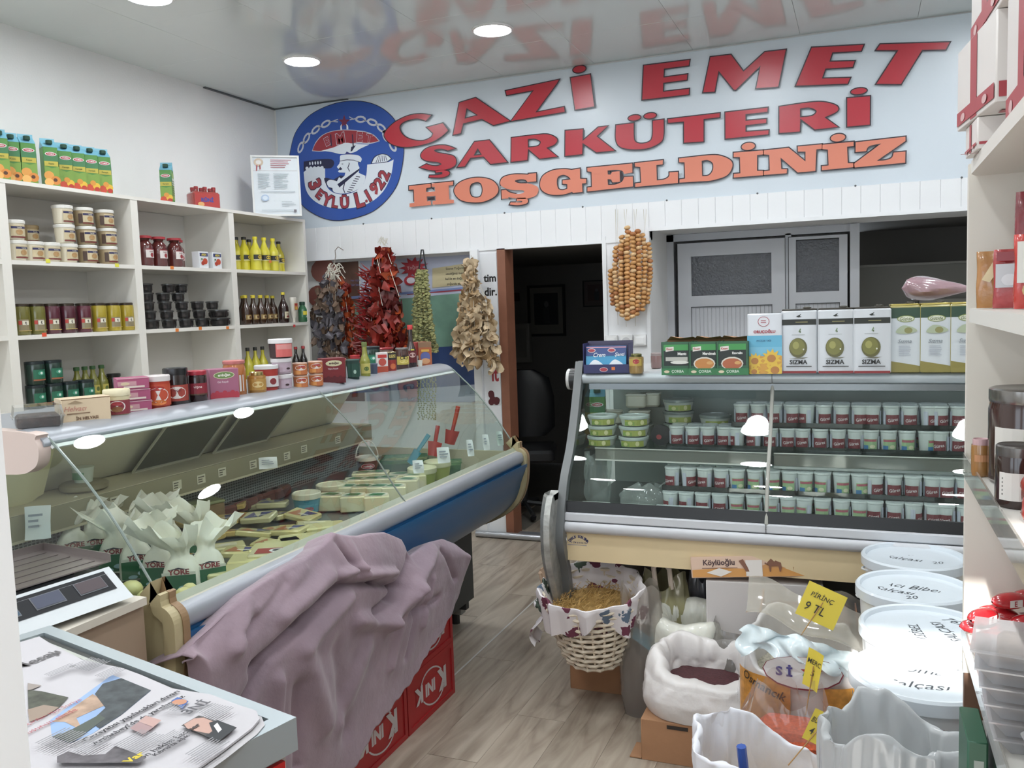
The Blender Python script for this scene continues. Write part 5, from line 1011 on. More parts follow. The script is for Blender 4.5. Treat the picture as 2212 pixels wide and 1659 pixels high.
# end frame: silver-grey curved moulding with bumper
GREYM = mat('grey_moulding', '#6f7273', .4, metal=.2); SCUF = mat('scuffed_aluminium', '#a9aaa6', .4, metal=.5, var=.3, vs=25, bump=.2)
end = fan([(3.40, 1.262), (3.36, 1.20), (3.31, 1.09), (3.25, .98), (3.17, .88), (3.132, .80), (3.11, .74), (3.09, .64), (3.14, .52), (3.2, .42)], 4)
part('end_frame', MB().rings([[(A0-.03, y-w_, z), (A0+.002, y-w_, z), (A0+.002, y+.03, z), (A0-.03, y+.03, z)] for (y, z), w_ in zip(end, [.006]*len(end))], GREYM), rc)
part('end_bumper', MB().rings([[(A0-.075, y, z), (A0-.05, y-.035, z), (A0-.028, y-.03, z), (A0-.028, y+.06, z), (A0-.07, y+.06, z)] for y, z in fan([(3.12, .80), (3.065, .775), (3.045, .70), (3.05, .60), (3.09, .50), (3.16, .40)], 4)], SCUF, smooth=False), rc)
part('rail_end_knob', extx([(3.42+.045*math.cos(t), 1.237+.045*math.sin(t)) for t in [2*PI*i/20 for i in range(20)]], A0-.055, A0-.008, C('#2a2b2c', .3)), rc)
part('knob_cap', extx([(3.42+.043*math.cos(t), 1.237+.043*math.sin(t)) for t in [2*PI*i/20 for i in range(20)]], A0-.068, A0-.055, C('#c9c9c6', .3)), rc)
V, F = tri_fill([[(y, z) for y, z in gp]+[(3.16, .70), (3.88, .70), (3.88, 1.22)]]); q = MB(); q.add([(A0+.006, y, z) for y, z in V], F, PANEG); part('side_glass', q, rc)
# inside
INN = mat('case_liner', '#9ba39f', .4, var=.05); SHG = mat('shelf_edge', '#8c9190', .3, metal=.3)
part('floor_pan', MB().box(A0+.01, A1-.01, 3.15, 3.9, .715, .735, mat('dark_pan', '#43484a', .4)), rc)
part('rear_liner', MB().box(A0+.01, A1-.01, 3.82, 3.90, .73, 1.24, INN), rc)
part('mid_shelf', MB().box(A0+.02, A1-.02, 3.33, 3.82, .958, .966, clear('shelf_glass', '#dfeae6', 1.5, 0, 1)), rc)
part('shelf_front', MB().box(A0+.07, -.325, 3.312, 3.318, .925, .972, clear('ticket_strip', '#e4e6e2', 1.5, .05, 1, .30, '#c9c8c0')).box(A0+.07, -.325, 3.308, 3.312, .922, .927, C('#d9d9d2', .3)).box(A0+.07, -.325, 3.308, 3.312, .970, .973, C('#d9d9d2', .3)), rc)
part('shelf_front', MB().box(-.305, A1-.05, 3.312, 3.318, .925, .972, MATS['ticket_strip']).box(-.305, A1-.05, 3.308, 3.312, .915, .924, SHG).box(-.305, A1-.05, 3.308, 3.312, .970, .973, C('#d9d9d2', .3)), rc)
CT = mat('cool_tube', '#eef6ff', .5, emit=2.0)
part('light_tube', MB().tube([(A0+.08, 3.48, 1.225), (A1-.08, 3.48, 1.225)], .010, CT, 8), rc)
# yogurt pots
def pot(w, t2, kind, X, Y, Z, label, rz=0, s_=1):
    def art(P):
        if kind == 'red':
            P.rect(-.024, .024, .012, .048, C('#7c3038')); P.text('Güres', 0, .030, .012, C('#dccfd2'), .036, rot=.18, off=.02)
            P.rect(-.040, -.026, .012, .062, C('#c2c6d6')); P.rect(.028, .042, .012, .062, C('#c2c6d6'))
        else:
            P.rect(-.024, .024, .010, .050, C('#9dbf8a')); P.rect(-.024, -.006, .010, .026, C('#3a78b0')); P.rect(-.022, .022, .040, .048, C('#b85a6a')); P.ell(.008, .022, .009, .007, C('#dcd8b4')); P.rect(.028, .042, .010, .058, C('#c2c6d6'))
    def b(o):
        part('pot', lathe([(.0225, 0), (.024, .003), (.0285, .073), (.0305, .075), (.0305, .080)], '#d3dad8', 18), o)
        part('foil_lid', lathe([(.0305, .080), (.030, .082), (.0, .0815)], C('#cfd8d8', .25, 0, .3), 18), o); wrap(o, .0278, art)
    return ware('pot'+kind, 'yogurt_pot', label, 'yogurt', (X, Y, Z), rz, b, 'yogurt pots in the glass case')
TRAYM = clear('smoky_tray', '#a9b2b0', 1.5, .05, 1, .25, '#6f7877')
def traybox(x, y, z, n, label, dpt=.15):
    w = .062*n+.006
    return solo('pot_tray', MB().box(-w/2, w/2, -.072/2-.0, -.072/2+.002, 0, .016, TRAYM).box(-w/2, w/2, -.036, .036+.07, -.001, .001, TRAYM).box(-w/2, -w/2+.002, -.036, .106, 0, .016, TRAYM).box(w/2-.002, w/2, -.036, .106, 0, .016, TRAYM), label, 'tray', (x, y, z), 0, 'smoky trays of yogurt pots')
r3 = random.Random(5)
def potrow(tier, z, y, groups, rows=1):
    for gi, (x0, n, kinds) in enumerate(groups):
        xc = x0+.062*(n-1)/2; traybox(xc, y, z, n, 'smoky tray, %s from the left, %s' % (ORD[gi], tier))
        for j in range(2):
            for i in range(n):
                pot(0, 0, kinds[i % len(kinds)], x0+.062*i+r3.uniform(-.002, .002), y+.064*j, z+.002, 'yogurt pot, %s from the left in the %s tray, %s row, %s' % (ORD[i], ORD[gi], 'front' if j == 0 else 'back', tier), r3.uniform(-1.1, 1.1) if r3.random() < .45 else r3.uniform(-.3, .3))
px1 = lambda x, y=940: onY(x, y, 3.43).x
G1 = [(px1(1462), 4, ['red']), (px1(1592), 4, ['red']), (px1(1735), 4, ['red']), (px1(1880), 4, ['gr']), (px1(2030), 3, ['red'])]
G2 = [(px1(1601), 4, ['red']), (px1(1742), 4, ['red']), (px1(1885), 4, ['red']), (px1(2030), 3, ['red'])]
potrow('mid shelf lower layer', .967, 3.43, G1); potrow('mid shelf upper layer', .967+.088, 3.45, G2)
px2 = lambda x, y=1050: onY(x, y, 3.33).x
G3 = [(px2(1455), 4, ['red']), (px2(1595), 4, ['gr']), (px2(1740), 4, ['gr']), (px2(1890), 4, ['red']), (px2(2040), 3, ['red'])]
potrow('floor lower layer', .737, 3.27, G3); potrow('floor upper layer', .737+.088, 3.31, G3)
# lime green tubs
def lime(P): P.rect(-.05, .05, .005, .028, C('#9fa84a')); P.rect(-.05, -.01, .005, .020, C('#83a24a')); P.ell(.022, .017, .008, .010, C('#d9d49a')); P.ell(-.026, .015, .009, .008, C('#cfd08a'))
LM = tub(.058, .042, '#cfd6cc', C('#c9d6d2', .2, 0, .2), lime, taper=.86, lh=.012, lidname='clear_lid')
for k, (x, n) in enumerate(((1304, 3), (1372, 3))):
    X = px1(x, 960)
    for j in range(n): ware('lm', 'cheese_tub', 'lime green cheese tub, %s of the %s stack on the mid shelf' % (['bottom', 'middle', 'top'][j], ['left', 'right'][k]), 'tub', (X+.002*j, 3.41, .967+.0425*j), .1*k+.15*j, LM, 'lime green tubs')
for k, (x, y, Z) in enumerate(((1466, 3.62, .967+.02), (1466, 3.62, .967+.0705), (1466, 3.62, .967+.121), (1545, 3.6, .967+.06))):
    ware('lm2', 'cheese_tub', ['yellow-green tub at the bottom behind the pots', 'yellow-green tub in the middle behind the pots', 'yellow-green tub on top behind the pots', 'lone yellow-green tub behind the second tray'][k], 'tub', (onY(x, 900, y).x, y, Z), .3, tub(.062, .05, '#c9cfc6', C('#8f9896', .2, 0, .3), lime, taper=.88, lh=.012), 'yellow-green tubs at the back')
solo('crate', MB().rbox(0, 0, 0, .26, .14, .10, .005, C('#6f7877')), 'grey box under the lone yellow-green tub in the case', 'box', (onY(1560, 900, 3.62).x+.05, 3.66, .967)) if False else None
for k, (x, y, z) in enumerate(((1322, 905, 3.6), (1382, 905, 3.6), (1375, 860, 3.62), (1405, 862, 3.66))):
    p = onY(x, y, z); solo('tofu_tub', MB().rbox(0, 0, 0, .085, .07, .055, .014, mat('ivory_tub', '#c9c6b4', .3)).rbox(0, 0, .05, .09, .075, .008, .01, C('#d6d4c4', .3)), 'ivory rounded cheese container, %s behind the lime tubs' % ['left one', 'right one', 'upper left one', 'upper right one'][k], 'container', (p.x, p.y, 1.03 if k < 2 else 1.10), .1)
    if k < 2: solo('cheese_box', MB().rbox(0, 0, 0, .10, .09, .06, .006, C('#8d9186')), 'grey carton under the %s ivory container' % ['left', 'right'][k], 'box', (p.x, p.y, .967))
solo('cheese_box', MB().rbox(0, 0, 0, .16, .09, .13, .006, C('#7c8078')), 'tall grey carton behind the ivory containers', 'box', (px1(1392, 900), 3.70, .967))
jc = ware('jcb', 'juice_carton', 'green juice carton standing at the left inside the glass case', 'carton', (onY(1293, 940, 3.56).x, 3.56, .967), .2, JB)
bp_ = thing('black_pan', 'black round lid leaning on the mid shelf with a red sticker', 'lid', (px1(1428, 960), 3.43, .969), 0)
part('disc', MB().rings([[(.042*math.cos(t), y, .042+.042*math.sin(t)) for t in [2*PI*i/24 for i in range(24)]] for y in (0, .012)], BLACK), bp_); q = MB(); P = Print(q, d=0); P.ell(-.008, .034, .011, .010, C('#a83a3c')); part('sticker', q, bp_)
# bags and labels at the bottom left of the case
BAG = clear('thin_bag', '#f2f6f4', 1.45, .1, 1, .22, '#e6ecea')
def crumple(w, d, h, seed, m, neck=.35, nu=30, nv=18, amp=.10):
    ph = [random.Random(seed+i).uniform(0, 6.28) for i in range(8)]
    def f(a, b):
        t = 2*PI*a; k = b
        e = 1-(max(0, k-.45)/.55)**1.6*(1-neck); e *= (.85+.15*min(1, k*6))
        n_ = 1+amp*(math.sin(5*t+ph[0]+4*k)+.7*math.sin(9*t+ph[1]-6*k)+.5*math.sin(14*t+ph[2]+9*k))*(.4+k)
        return (w/2*e*n_*math.cos(t), d/2*e*n_*math.sin(t), h*k*(1+.08*math.sin(3*t+ph[3])*k))
    return MB().grid(f, nu, nv, m)
p = onY(1395, 1085, 3.28); bg_ = thing('plastic_bag', 'knotted clear plastic bag with a looped handle on the case floor', 'bag', (p.x, 3.30, .737)); part('film', crumple(.20, .14, .10, 3, BAG, .3), bg_); part('handle', MB().tube([(.05, 0, .09), (.08, 0, .115), (.10, 0, .11), (.10, 0, .09), (.07, 0, .08)], .004, BAG, 6), bg_)
p = onY(1280, 1085, 3.28); bg_ = thing('plastic_bag', 'tall clear plastic bag drooping at the left end of the case floor', 'bag', (p.x, 3.36, .737)); part('film', crumple(.10, .08, .20, 9, BAG, .9, amp=.14), bg_)
def egg(P, w, seed):
    P.rect(-w/2, w/2, 0, .03, C('#9fb0b4'))
    R_ = random.Random(seed)
    for i in range(14): u = -w/2+w*(i+.5)/14; P.poly([(u-.005, .004), (u+.004, .004), (u, .012)], C('#4a5a5c')); P.k -= 1
for k, (x0, x1, c, nm) in enumerate(((1250, 1315, '#8a3a40', 'red-printed'), (1335, 1412, '#2f5a48', 'green-printed'))):
    a, b_ = onY(x0, 1090, 3.22).x, onY(x1, 1090, 3.22).x
    o = thing('film_roll', '%s cheese packet lying at the front left of the case floor' % nm, 'packet', ((a+b_)/2, 3.23, .737)); part('packet', MB().rbox(0, 0, 0, b_-a, .08, .028, .01, C('#b9bfba', .25, .3)), o); face(o, .0405, lambda P: (P.rect(-.06, .06, .004, .022, C(c)), P.rect(-.03, .05, .008, .016, C('#d3d6d3'))))
a = onY(1440, 1105, 3.2)
o = thing('printed_packet', 'silver printed film packet with round picture on the case floor', 'packet', (a.x+.06, 3.185, .737), .05); part('packet', MB().rbox(0, 0, 0, .20, .05, .045, .008, C('#b9c2c6', .2, .4)), o); face(o, .0255, lambda P: (P.rect(-.095, .095, .004, .04, C('#c9d0d3')), P.ell(-.055, .024, .02, .012, C('#5c625c')), P.rect(.02, .045, .012, .038, C('#2f3336')), P.rect(-.01, .0, .01, .038, C('#8fa0a8')), P.lines(-.09, .09, .012, .004, 1, C('#6a8088'), .6)))
o = thing('printed_packet', 'film packet with a row of red and blue letters on the case floor', 'packet', (onY(1620, 1105, 3.2).x, 3.19, .737), -.05); part('packet', MB().rbox(0, 0, 0, .16, .05, .04, .008, C('#c6ccd0', .2, .4)), o); face(o, .0255, lambda P: (P.rect(-.07, .07, .018, .024, C('#c2404a')), P.rect(-.07, .07, .008, .014, C('#4a6a90'))))
# ---- wares on top of the case
TC = 1.2645
def topr(x, y, w, h): p = onZ(x, y, TC); k = depthk(p); return p, w*k, h*k
p, W, H = topr(1309, 806, 100, 68)
sb = thing('sachet_display', 'dark blue counter display box holding sachets of whipped cream', 'display box', (p.x, p.y+.04, TC), .08)
q = MB(); NB = C('#2a2c62', .4); q.box(-W/2, W/2, -.05, -.048, 0, H*.28, NB).box(-W/2, -W/2+.002, -.05, .05, 0, H*.95, NB).box(W/2-.002, W/2, -.05, .05, 0, H*.95, NB).box(-W/2, W/2, .048, .05, 0, H*1.0, C('#4a4560')).box(-W/2, W/2, -.05, .05, 0, .002, NB)
part('display_box', q, sb); face(sb, .05, lambda P: (P.ell(-.01, H*.12, .017, .009, C('#d8c8d0')), P.ell(-.01, H*.12, .015, .007, C('#b83a4a')), P.rect(.022, .036, H*.1, H*.2, C('#e8742e'))))
for k, (u, t) in enumerate(((-W*.24, 'Çırpıntı'), (W*.2, 'şanti'))):
    q = MB(); w_ = W*.44; q.rings([[(u-w_/2, -.04+.02*j, .006+j*.0), (u+w_/2, -.04+.02*j, .006)][::1]+[(u+w_/2, -.02+.02*j, H*.86), (u-w_/2, -.02+.02*j, H*.86)] for j in (0, .5)], C('#3f9fd0', .25, .4), smooth=False)
    pf = lambda a, v, e: (u+a, -.04+.02*(v-.006)/(H*.86-.006)-e-.0008, v); P = Print(q, fn=pf)
    P.rect(-w_/2, w_/2, H*.55, H*.86, C('#3a4f8a')); P.rect(-w_/2, w_/2, H*.80, H*.83, C('#d99aa8')); P.ell(-w_*.22, H*.72, w_*.2, H*.07, C('#e0d4da')); P.ell(-w_*.22, H*.72, w_*.17, H*.05, C('#b03a48'))
    P.text('Crem' if k == 0 else 'Şanti', w_*.18, H*.58, H*.14, C('#e6ecf2'), w_*.6, slant=.3); P.poly([(-w_*.45,H*.12,1),(-w_*.3,H*.3,1),(-.1*w_,H*.42,1),(.1*w_,H*.4,1),(.4*w_,H*.25,1),(.42*w_,H*.1,1),(0,H*.06,1)], C('#dfe6ec'), True); P.ell(-w_*.3, H*.12, w_*.12, H*.06, C('#b8343c'))
    part('sachet', q, sb)
p, W, H = topr(1375, 806, 32, 42); ware('gj2', 'honey_jar', 'rounded golden jar beside the dark blue display box', 'jar', p, 0, jar(W/2, H, g_('#a8864a'), C('#6b6a3a', .25, 0, .5), lambda P: (P.rect(-W*.5, W*.5, H*.4, H*.75, C('#c9a94e')), P.ell(W*.1, H*.62, W*.22, H*.12, C('#b83a40')), P.lines(-W*.4, W*.4, H*.35, H*.1, 4, C('#7d5a2e'), .4)), lr=.7))
p, W, H = topr(1404, 800, 24, 34); ware('pj', 'small_jar', 'small dim pink jar right of the golden jar', 'jar', p+Vector((0, .12, 0)), 0, jar(W/2, H, g_('#8f6f6c'), C('#9a8a88', .4), None, lr=.9))
def soup(t, kind, open_):
    def b(o):
        W_, H_ = .118, .125; G = C('#2c6140', .4)
        q = MB().box(-W_/2, W_/2, -.07, -.068, 0, H_, G).box(-W_/2, -W_/2+.003, -.07, .07, 0, H_*.98, G).box(W_/2-.003, W_/2, -.07, .07, 0, H_*.98, G).box(-W_/2, W_/2, .067, .07, 0, H_*1.03, CARD).box(-W_/2, W_/2, -.07, .07, 0, .003, G)
        part('tray_box', q, o); q = MB()
        for i in range(5): q.box(-W_/2+.006, W_/2-.006, -.060+.024*i, -.044+.024*i, .003, H_*.93-.003*i, C('#4a8a54', .3, .3))
        part('soup_sachets', q, o); part('torn_flap', MB().add([(-W_/2, .067, H_), (W_/2, .067, H_*1.03), (W_/2-.01, .02, H_*1.12), (0, .01, H_*1.08), (-W_/2+.02, .03, H_*1.14)], [(0, 1, 2, 3, 4)], CARD), o)
        def art(P):
            P.rect(-W_*.42, W_*.42, H_*.28, H_*.92, C('#1f2a26')); P.rect(-W_*.42, W_*.42, H_*.74, H_*.92, C('#3f9a4c')); P.poly([(-W_*.36,H_*.70),(-W_*.10,H_*.74),(-W_*.10,H_*.86),(-W_*.36,H_*.84)], C('#e4ddd6')); P.text('Knorr', -W_*.23, H_*.785, H_*.07, C('#b83a30'), W_*.2, off=.03)
            P.text(t, W_*.16, H_*.64, H_*.09, C('#e8e8e4'), W_*.42, off=.04)
            if kind: P.ell(.0, H_*.34, W_*.34, H_*.2, C('#d9d3c4')); P.ell(.0, H_*.33, W_*.30, H_*.165, C(kind)); P.ell(.02, H_*.36, W_*.1, H_*.05, C('#d9a05a')); P.rect(-W_*.5, W_*.5, 0, H_*.2, G); P.rect(-W_*.46, -W_*.42, 0, H_, G)
            else: P.rect(-W_*.36, W_*.34, H_*.42, H_*.54, C('#b9b9b0')); P.ell(.01, H_*.38, W_*.3, H_*.05, C('#dcdcd4'))
            P.rect(-W_*.5, W_*.5, 0, H_*.2, C('#2f7a46')); P.text('ÇORBA', W_*.02, H_*.1, H_*.1, C('#cfe0d0'), W_*.5, off=.02); P.ell(-W_*.33, H_*.1, W_*.09, H_*.04, C('#d9c9a8'))
        face(o, .0705, art)
    return b
for k, (x, t, kd) in enumerate(((1461, 'Mantı', None), (1520, 'Mercimek', '#c9803a'), (1580, 'Ezogelin', '#b8603a'))):
    p = onZ(x, 810, TC); ware('soup%d' % k, 'soup_display', 'green soup carton, %s of the three from the left, %s' % (ORD[k], ['with white pasta picture', 'with orange bowl picture', 'with red bowl picture'][k]), 'carton', (p.x, p.y+.075, TC), .04, soup(t, kd, k))
p, W, H = topr(1651, 808, 72, 130)
def sun(P, W, H):
    P.rect(-W/2, W/2, H*.40, H*.64, C('#58b0d4', .3)); P.rect(-W/2, W/2, H*.30, H*.45, C('#6fbcdc', .3)); P.ell(-W*.02, H*.87, W*.17, H*.085, C('#b8626a')); P.ell(-W*.02, H*.87, W*.15, H*.075, C('#dcdce2')); P.lines(-W*.1, W*.07, H*.9, H*.84, 2, C('#b0505c'))
    P.text('ORUÇOĞLU', 0, H*.705, H*.075, C('#b02a3a'), W*.76, off=.04); P.text('AYÇİÇEK YAĞI', -W*.02, H*.555, H*.04, C('#2c5a80'), W*.66)
    P.rect(-W/2, W/2, .001, H*.30, C('#d99a30', .3))
    for (u, v, r) in ((.2, .26, .30), (-.28, .22, .26), (.3, .06, .3), (-.3, .03, .2)):
        P.poly([(max(-W*.498, min(W*.498, W*u+W*r*(1 if i % 2 else .62)*math.cos(PI*i/11))), max(.001, H*v+W*r*(1 if i % 2 else .62)*math.sin(PI*i/11))) for i in range(22)], C('#e6b92e', .3))
        P.ell(max(-W*.36, min(W*.36, W*u)), max(W*r*.4, H*v), W*r*.42, W*r*.38, C('#b8742a', .3))
ware('or', 'oil_tin', 'sunflower oil tin with blue sky and sunflowers left of the olive oil tins', 'oil tin', (p.x, p.y+.05, TC), .03, lambda o: (part('tin', MB().rbox(0, 0, 0, W, .10, H, .006, C('#d3d6dc', .25, .4)), o), face(o, .05, lambda P: sun(P, W, H))))
def tin(kind, W, H):
    def b(o):
        part('tin', MB().rbox(0, 0, 0, W, .11, H, .010, C('#cdd1d6' if kind == 's' else '#a59a56', .25, .4)), o)
        part('rim', MB().rbox(0, 0, H-.001, W*.96, .104, .006, .01, C('#3a352c' if kind == 's' else '#b9a54e', .3, 0, .5)).rbox(W*.2, .02, H+.004, .03, .03, .008, .012, C('#4a463c', .3)), o)
        def art(P):
            if kind == 's':
                P.rect(-W*.47, W*.47, H*.77, H*.86, C('#23261f')); P.lines(-W*.1, W*.25, H*.83, H*.80, 1, C('#8a8352')); P.poly([(-W*.08,H*.905),(W*.06,H*.945),(W*.02,H*.91),(W*.08,H*.9),(-.02*W,H*.89)], C('#23261f'))
                P.poly([(-W*.02,H*.66),(W*.03,H*.72),(W*.05,H*.70),(W*.01,H*.66)], C('#6f8a5e')); P.ell(W*.03, H*.66, W*.02, H*.015, C('#5b6a45')); P.lines(-W*.2, W*.16, H*.625, H*.61, 1, C('#9aa09a'))
                P.ell(-W*.03, H*.41, W*.25, H*.155, C('#5d5a22', .3), 24); P.ell(-W*.05, H*.425, W*.21, H*.13, C('#76742c', .3), 20); P.ell(-W*.09, H*.45, W*.09, H*.06, C('#9a9748', .3)); P.ell(W*.12, H*.385, W*.022, H*.014, C('#d8d8c8')); P.poly([(-W*.3,H*.245),(W*.26,H*.26),(W*.1,H*.235)], C('#6d6c55'))
                P.text('SIZMA', -W*.02, H*.185, H*.072, C('#2c2c2c'), W*.6, off=.03); P.lines(-W*.36, W*.36, H*.13, H*.10, 1, C('#5c5c5c'), .6, .05); P.rect(-W*.47, W*.47, .002, H*.045, C('#8f2a2c'))
            else:
                P.rect(-W*.47, W*.47, H*.81, H*.965, C('#2c4a38')); P.rect(-W*.47, W*.47, H*.14, H*.81, C('#cdd4d8', .3)); P.poly([(-W*.47,H*.14),(-W*.47,H*.18),(W*.47,H*.14),(W*.47,H*.10)], C('#cdd4d8', .3)); P.rect(-W*.47, W*.47, .002, H*.10, C('#8f8440', .3)); P.poly([(-W*.47,.10*H),(W*.47,.10*H),(W*.3,.115*H),(-W*.47,.175*H)], C('#8f8440', .3))
                P.ell(W*.02, H*.80, W*.28, H*.05, C('#8d9a4a')); P.ell(W*.02, H*.80, W*.25, H*.04, C('#d9dcc6')); P.text('Güzide', W*.02, H*.80, H*.05, C('#5a6a2c'), W*.4, slant=.2)
                P.poly([(-W*.3,H*.6,1),(-W*.1,H*.7,1),(W*.2,H*.68,1),(W*.38,H*.62,1),(W*.1,H*.58,1)], C('#a9b596'), True); P.ell(W*.1, H*.63, W*.13, H*.045, C('#8b8a52')); P.text('Sızma', .0, H*.47, H*.06, C('#8a9298'), W*.5, slant=.3)
                P.lines(-W*.2, W*.2, H*.41, H*.25, 6, C('#a9b0ba'), .4, .2)
        face(o, .055, art)
    return b
for k, x in enumerate((1726, 1805, 1883)):
    p = onZ(x, 807, TC); kk = depthk(p); ware('ts', 'oil_tin', 'white olive oil tin with a big green olive, %s of three from the left' % ORD[k], 'oil tin', (p.x, p.y+.055, TC), .02, tin('s', 74*kk, 136*kk), 'olive oil tins with a big olive')
for k, x in enumerate((1954, 2020, 2086)):
    p = onZ(x, 805, TC); kk = depthk(p); ware('tg', 'oil_tin', 'narrow green and gold olive oil tin, %s of three from the left' % ORD[k], 'oil tin', (p.x, p.y+.055, TC), .02, tin('g', 62*kk, 145*kk), 'green and gold olive oil tins')
p = onY(2020, 656, 3.56)
pbg = thing('pink_bag', 'pinkish plastic-wrapped bag lying on top of the green and gold tins', 'bag', (p.x, 3.50, 1.520), 0)
def pbf(a, b):
    t = 2*PI*a; e = math.sin(PI*min(1, b*1.25)*.5) if b < .8 else max(.04, 1-(b-.8)/.2*.6); e = math.sin(PI*b**.55)**.8 if 0 < b < 1 else .02
    return (-.115+.24*b, .065*e*math.cos(t)*(1+.06*math.sin(5*t+9*b)), .042+.042*e*math.sin(t)*(1+.08*math.sin(4*t+7*b))-.012*b)
part('wrapped_meat', MB().grid(pbf, 20, 14, mat('pink_wrap', '#9c7f86', .18, var=.1, vs=10, coat=.8, bump=.1, bs=40)), pbg)
# ================================================================ HANGING STRINGS
TWINE = mat('white_twine', '#d8d4c8', .8)
def shell(seed, r, h, m, open_=300, flare=1.0, nu=9, nv=3, am=.2):
    R_ = random.Random(seed); ph = [R_.uniform(0, 6.28) for _ in range(3)]
    def f(a, b):
        t = math.radians(open_)*a; q = r*(.55+.45*b*flare)*(1+am*math.sin(2*t+ph[0])+am*.6*math.sin(5*t+ph[1]+2*b))
        return (q*math.cos(t), q*math.sin(t), h*(b-.5)+r*am*math.sin(3*t+ph[2]))
    return MB().grid(f, nu, nv, m).mesh('piece')
def strand(T, B, n, sag=0):
    T, B = Vector(T), Vector(B)
    return [T.lerp(B, i/(n-1))+Vector((0, 0, 0)) for i in range(n)]
def garland(name, label, cat, apex, strands, meshes, pname, group='vegetable strings hung on the wall', jit=.012, size=1.0, seed=1, twine=True, tilt=1.0):
    R_ = random.Random(seed); g = thing(name, label, cat, apex); A = Vector(apex)
    for (T, B, n, which, sc0, sc1) in strands:
        P = strand(T, B, n)
        if twine: part('string', MB().tube([Vector((0, 0, .0)), Vector(T)-A, Vector(B)-A], .0016, TWINE, 4), g)
        for i, p in enumerate(P):
            o = part(pname[which], R_.choice(meshes[which]), g); s_ = (sc0+(sc1-sc0)*i/max(1, n-1))*R_.uniform(.85, 1.25)*size
            o.location = p-A+Vector((R_.uniform(-jit, jit), R_.uniform(-jit, jit), R_.uniform(-jit, jit)*.6))
            o.rotation_euler = (R_.uniform(-1, 1)*tilt, R_.uniform(-1, 1)*tilt, R_.uniform(0, 6.28)); o.scale = (s_, s_, s_)
    return g
DW = 5.16
def wp(x, y, Y=DW): return tuple(onY(x, y, Y))
AUB = [mat('dried_aubergine', '#67636a', .5, var=.45, vs=12, bump=.5, bs=40), mat('dried_aubergine_brown', '#7a6454', .6, var=.4, vs=14, bump=.5, bs=40)]
aub = [shell(10+k, .021, .034, AUB[k % 2], 330, .8) for k in range(6)]
PEP = mat('dried_red_pepper', '#8f2a22', .4, var=.5, vs=10, bump=.6, bs=30); PEPO = mat('dried_orange_pepper', '#b04c26', .4, var=.45, vs=10, bump=.6, bs=30); PEPD = mat('dried_dark_pepper', '#5c1c1c', .4, var=.4, vs=12, bump=.5, bs=30)
pep = [shell(30+k, .022, .036, (PEP, PEPO, PEP, PEPD)[k % 4], 310, .9, am=.3) for k in range(8)]; pepo = [shell(50+k, .018, .03, PEPO if k % 3 else PEP, 300, .9, am=.3) for k in range(6)]
def chili(seed):
    R_ = random.Random(seed); c = R_.uniform(-.02, .02)
    return MB().tube([(0, 0, 0), (.02, c*.4, .006), (.045, c, .012), (.07, c*1.6, .024)], [.005, .006, .0045, .001], mat('chili_red', '#8c1a1c', .3, var=.3, coat=.4), 5).mesh('chili')
chi = [chili(k) for k in range(4)]
# aubergine bundle
ap = wp(722, 590); S = []
for k, (tx, ty, bx_, by, Y, n, w_) in enumerate([(705,610,678,740,5.17,9,0),(708,612,690,790,5.15,12,0),(712,615,703,795,5.11,14,0),(718,615,716,795,5.08,14,0),(724,615,728,790,5.07,14,0),(700,600,672,700,5.2,7,0),(728,618,742,790,5.10,12,0),(712,620,710,790,5.2,10,0)]):
    S.append((wp(tx, ty, Y), wp(bx_, by, Y), n, w_, .9, 1.15))
for (tx, ty, bx_, by, Y, n) in [(735,612,752,790,5.15,14),(742,612,766,790,5.17,14),(748,615,778,775,5.2,13),(738,610,758,785,5.22,12)]: S.append((wp(tx, ty, Y), wp(bx_, by, Y), n, 1, .9, 1.05))
g = garland('aubergine_string', 'hanging bundle of dried grey aubergines and orange peppers tied with white string', 'dried vegetables', ap, S, [aub, pepo], ['dried_aubergine', 'dried_pepper'], size=1.3, jit=.016)
q = MB(); R_ = random.Random(4)
for k in range(34):
    a = Vector(wp(722+R_.uniform(-12, 12), 572+R_.uniform(-6, 24), 5.12))-Vector(ap); b = a+Vector((R_.uniform(-.05, .05), R_.uniform(-.03, .02), R_.uniform(-.10, -.02)))
    q.tube([a, a.lerp(b, .5)+Vector((R_.uniform(-.02, .02), -.015, .015)), b], .0028, TWINE, 4)
part('string_knot', q, g, kind='stuff'); h0 = Vector(wp(722, 572, 5.14))-Vector(ap)
part('hook', MB().tube([h0, h0+Vector((-.005, .03, .06)), h0+Vector((-.02, .05, .10)), h0+Vector((.0, .06, .125)), h0+Vector((.04, .06, .10))], .003, C('#8a7f74', .4, 0, .4), 6), g)
# red pepper bundle
ap = wp(828, 535); S = []
for (tx, ty, bx_, by, Y, n, w_) in [(822,545,808,790,5.14,17,0),(826,545,824,800,5.08,19,0),(832,545,842,800,5.07,19,0),(836,548,858,800,5.10,18,0),(840,552,872,795,5.15,17,0),(830,545,850,790,5.2,14,0),(818,548,800,780,5.18,15,0)]:
    S.append((wp(tx, ty, Y), wp(bx_, by, Y), n, w_, .95, 1.25))
for (tx, ty, bx_, by, Y, n, w_) in [(815,560,795,770,5.12,14,0),(842,570,868,790,5.09,15,0),(820,560,812,795,5.05,15,0),(836,565,850,795,5.04,16,0)]: S.append((wp(tx, ty, Y), wp(bx_, by, Y), n, w_, 1, 1.25))
S.append((wp(846, 640, 5.12), wp(880, 760, 5.14), 10, 2, 1.0, 1.2))
g = garland('pepper_string', 'large hanging bundle of dried dark red peppers with thin chillies on its left', 'dried vegetables', ap, S, [pep, chi, pepo], ['dried_pepper', 'chilli', 'dried_pepper'], seed=2, size=1.5, jit=.020)
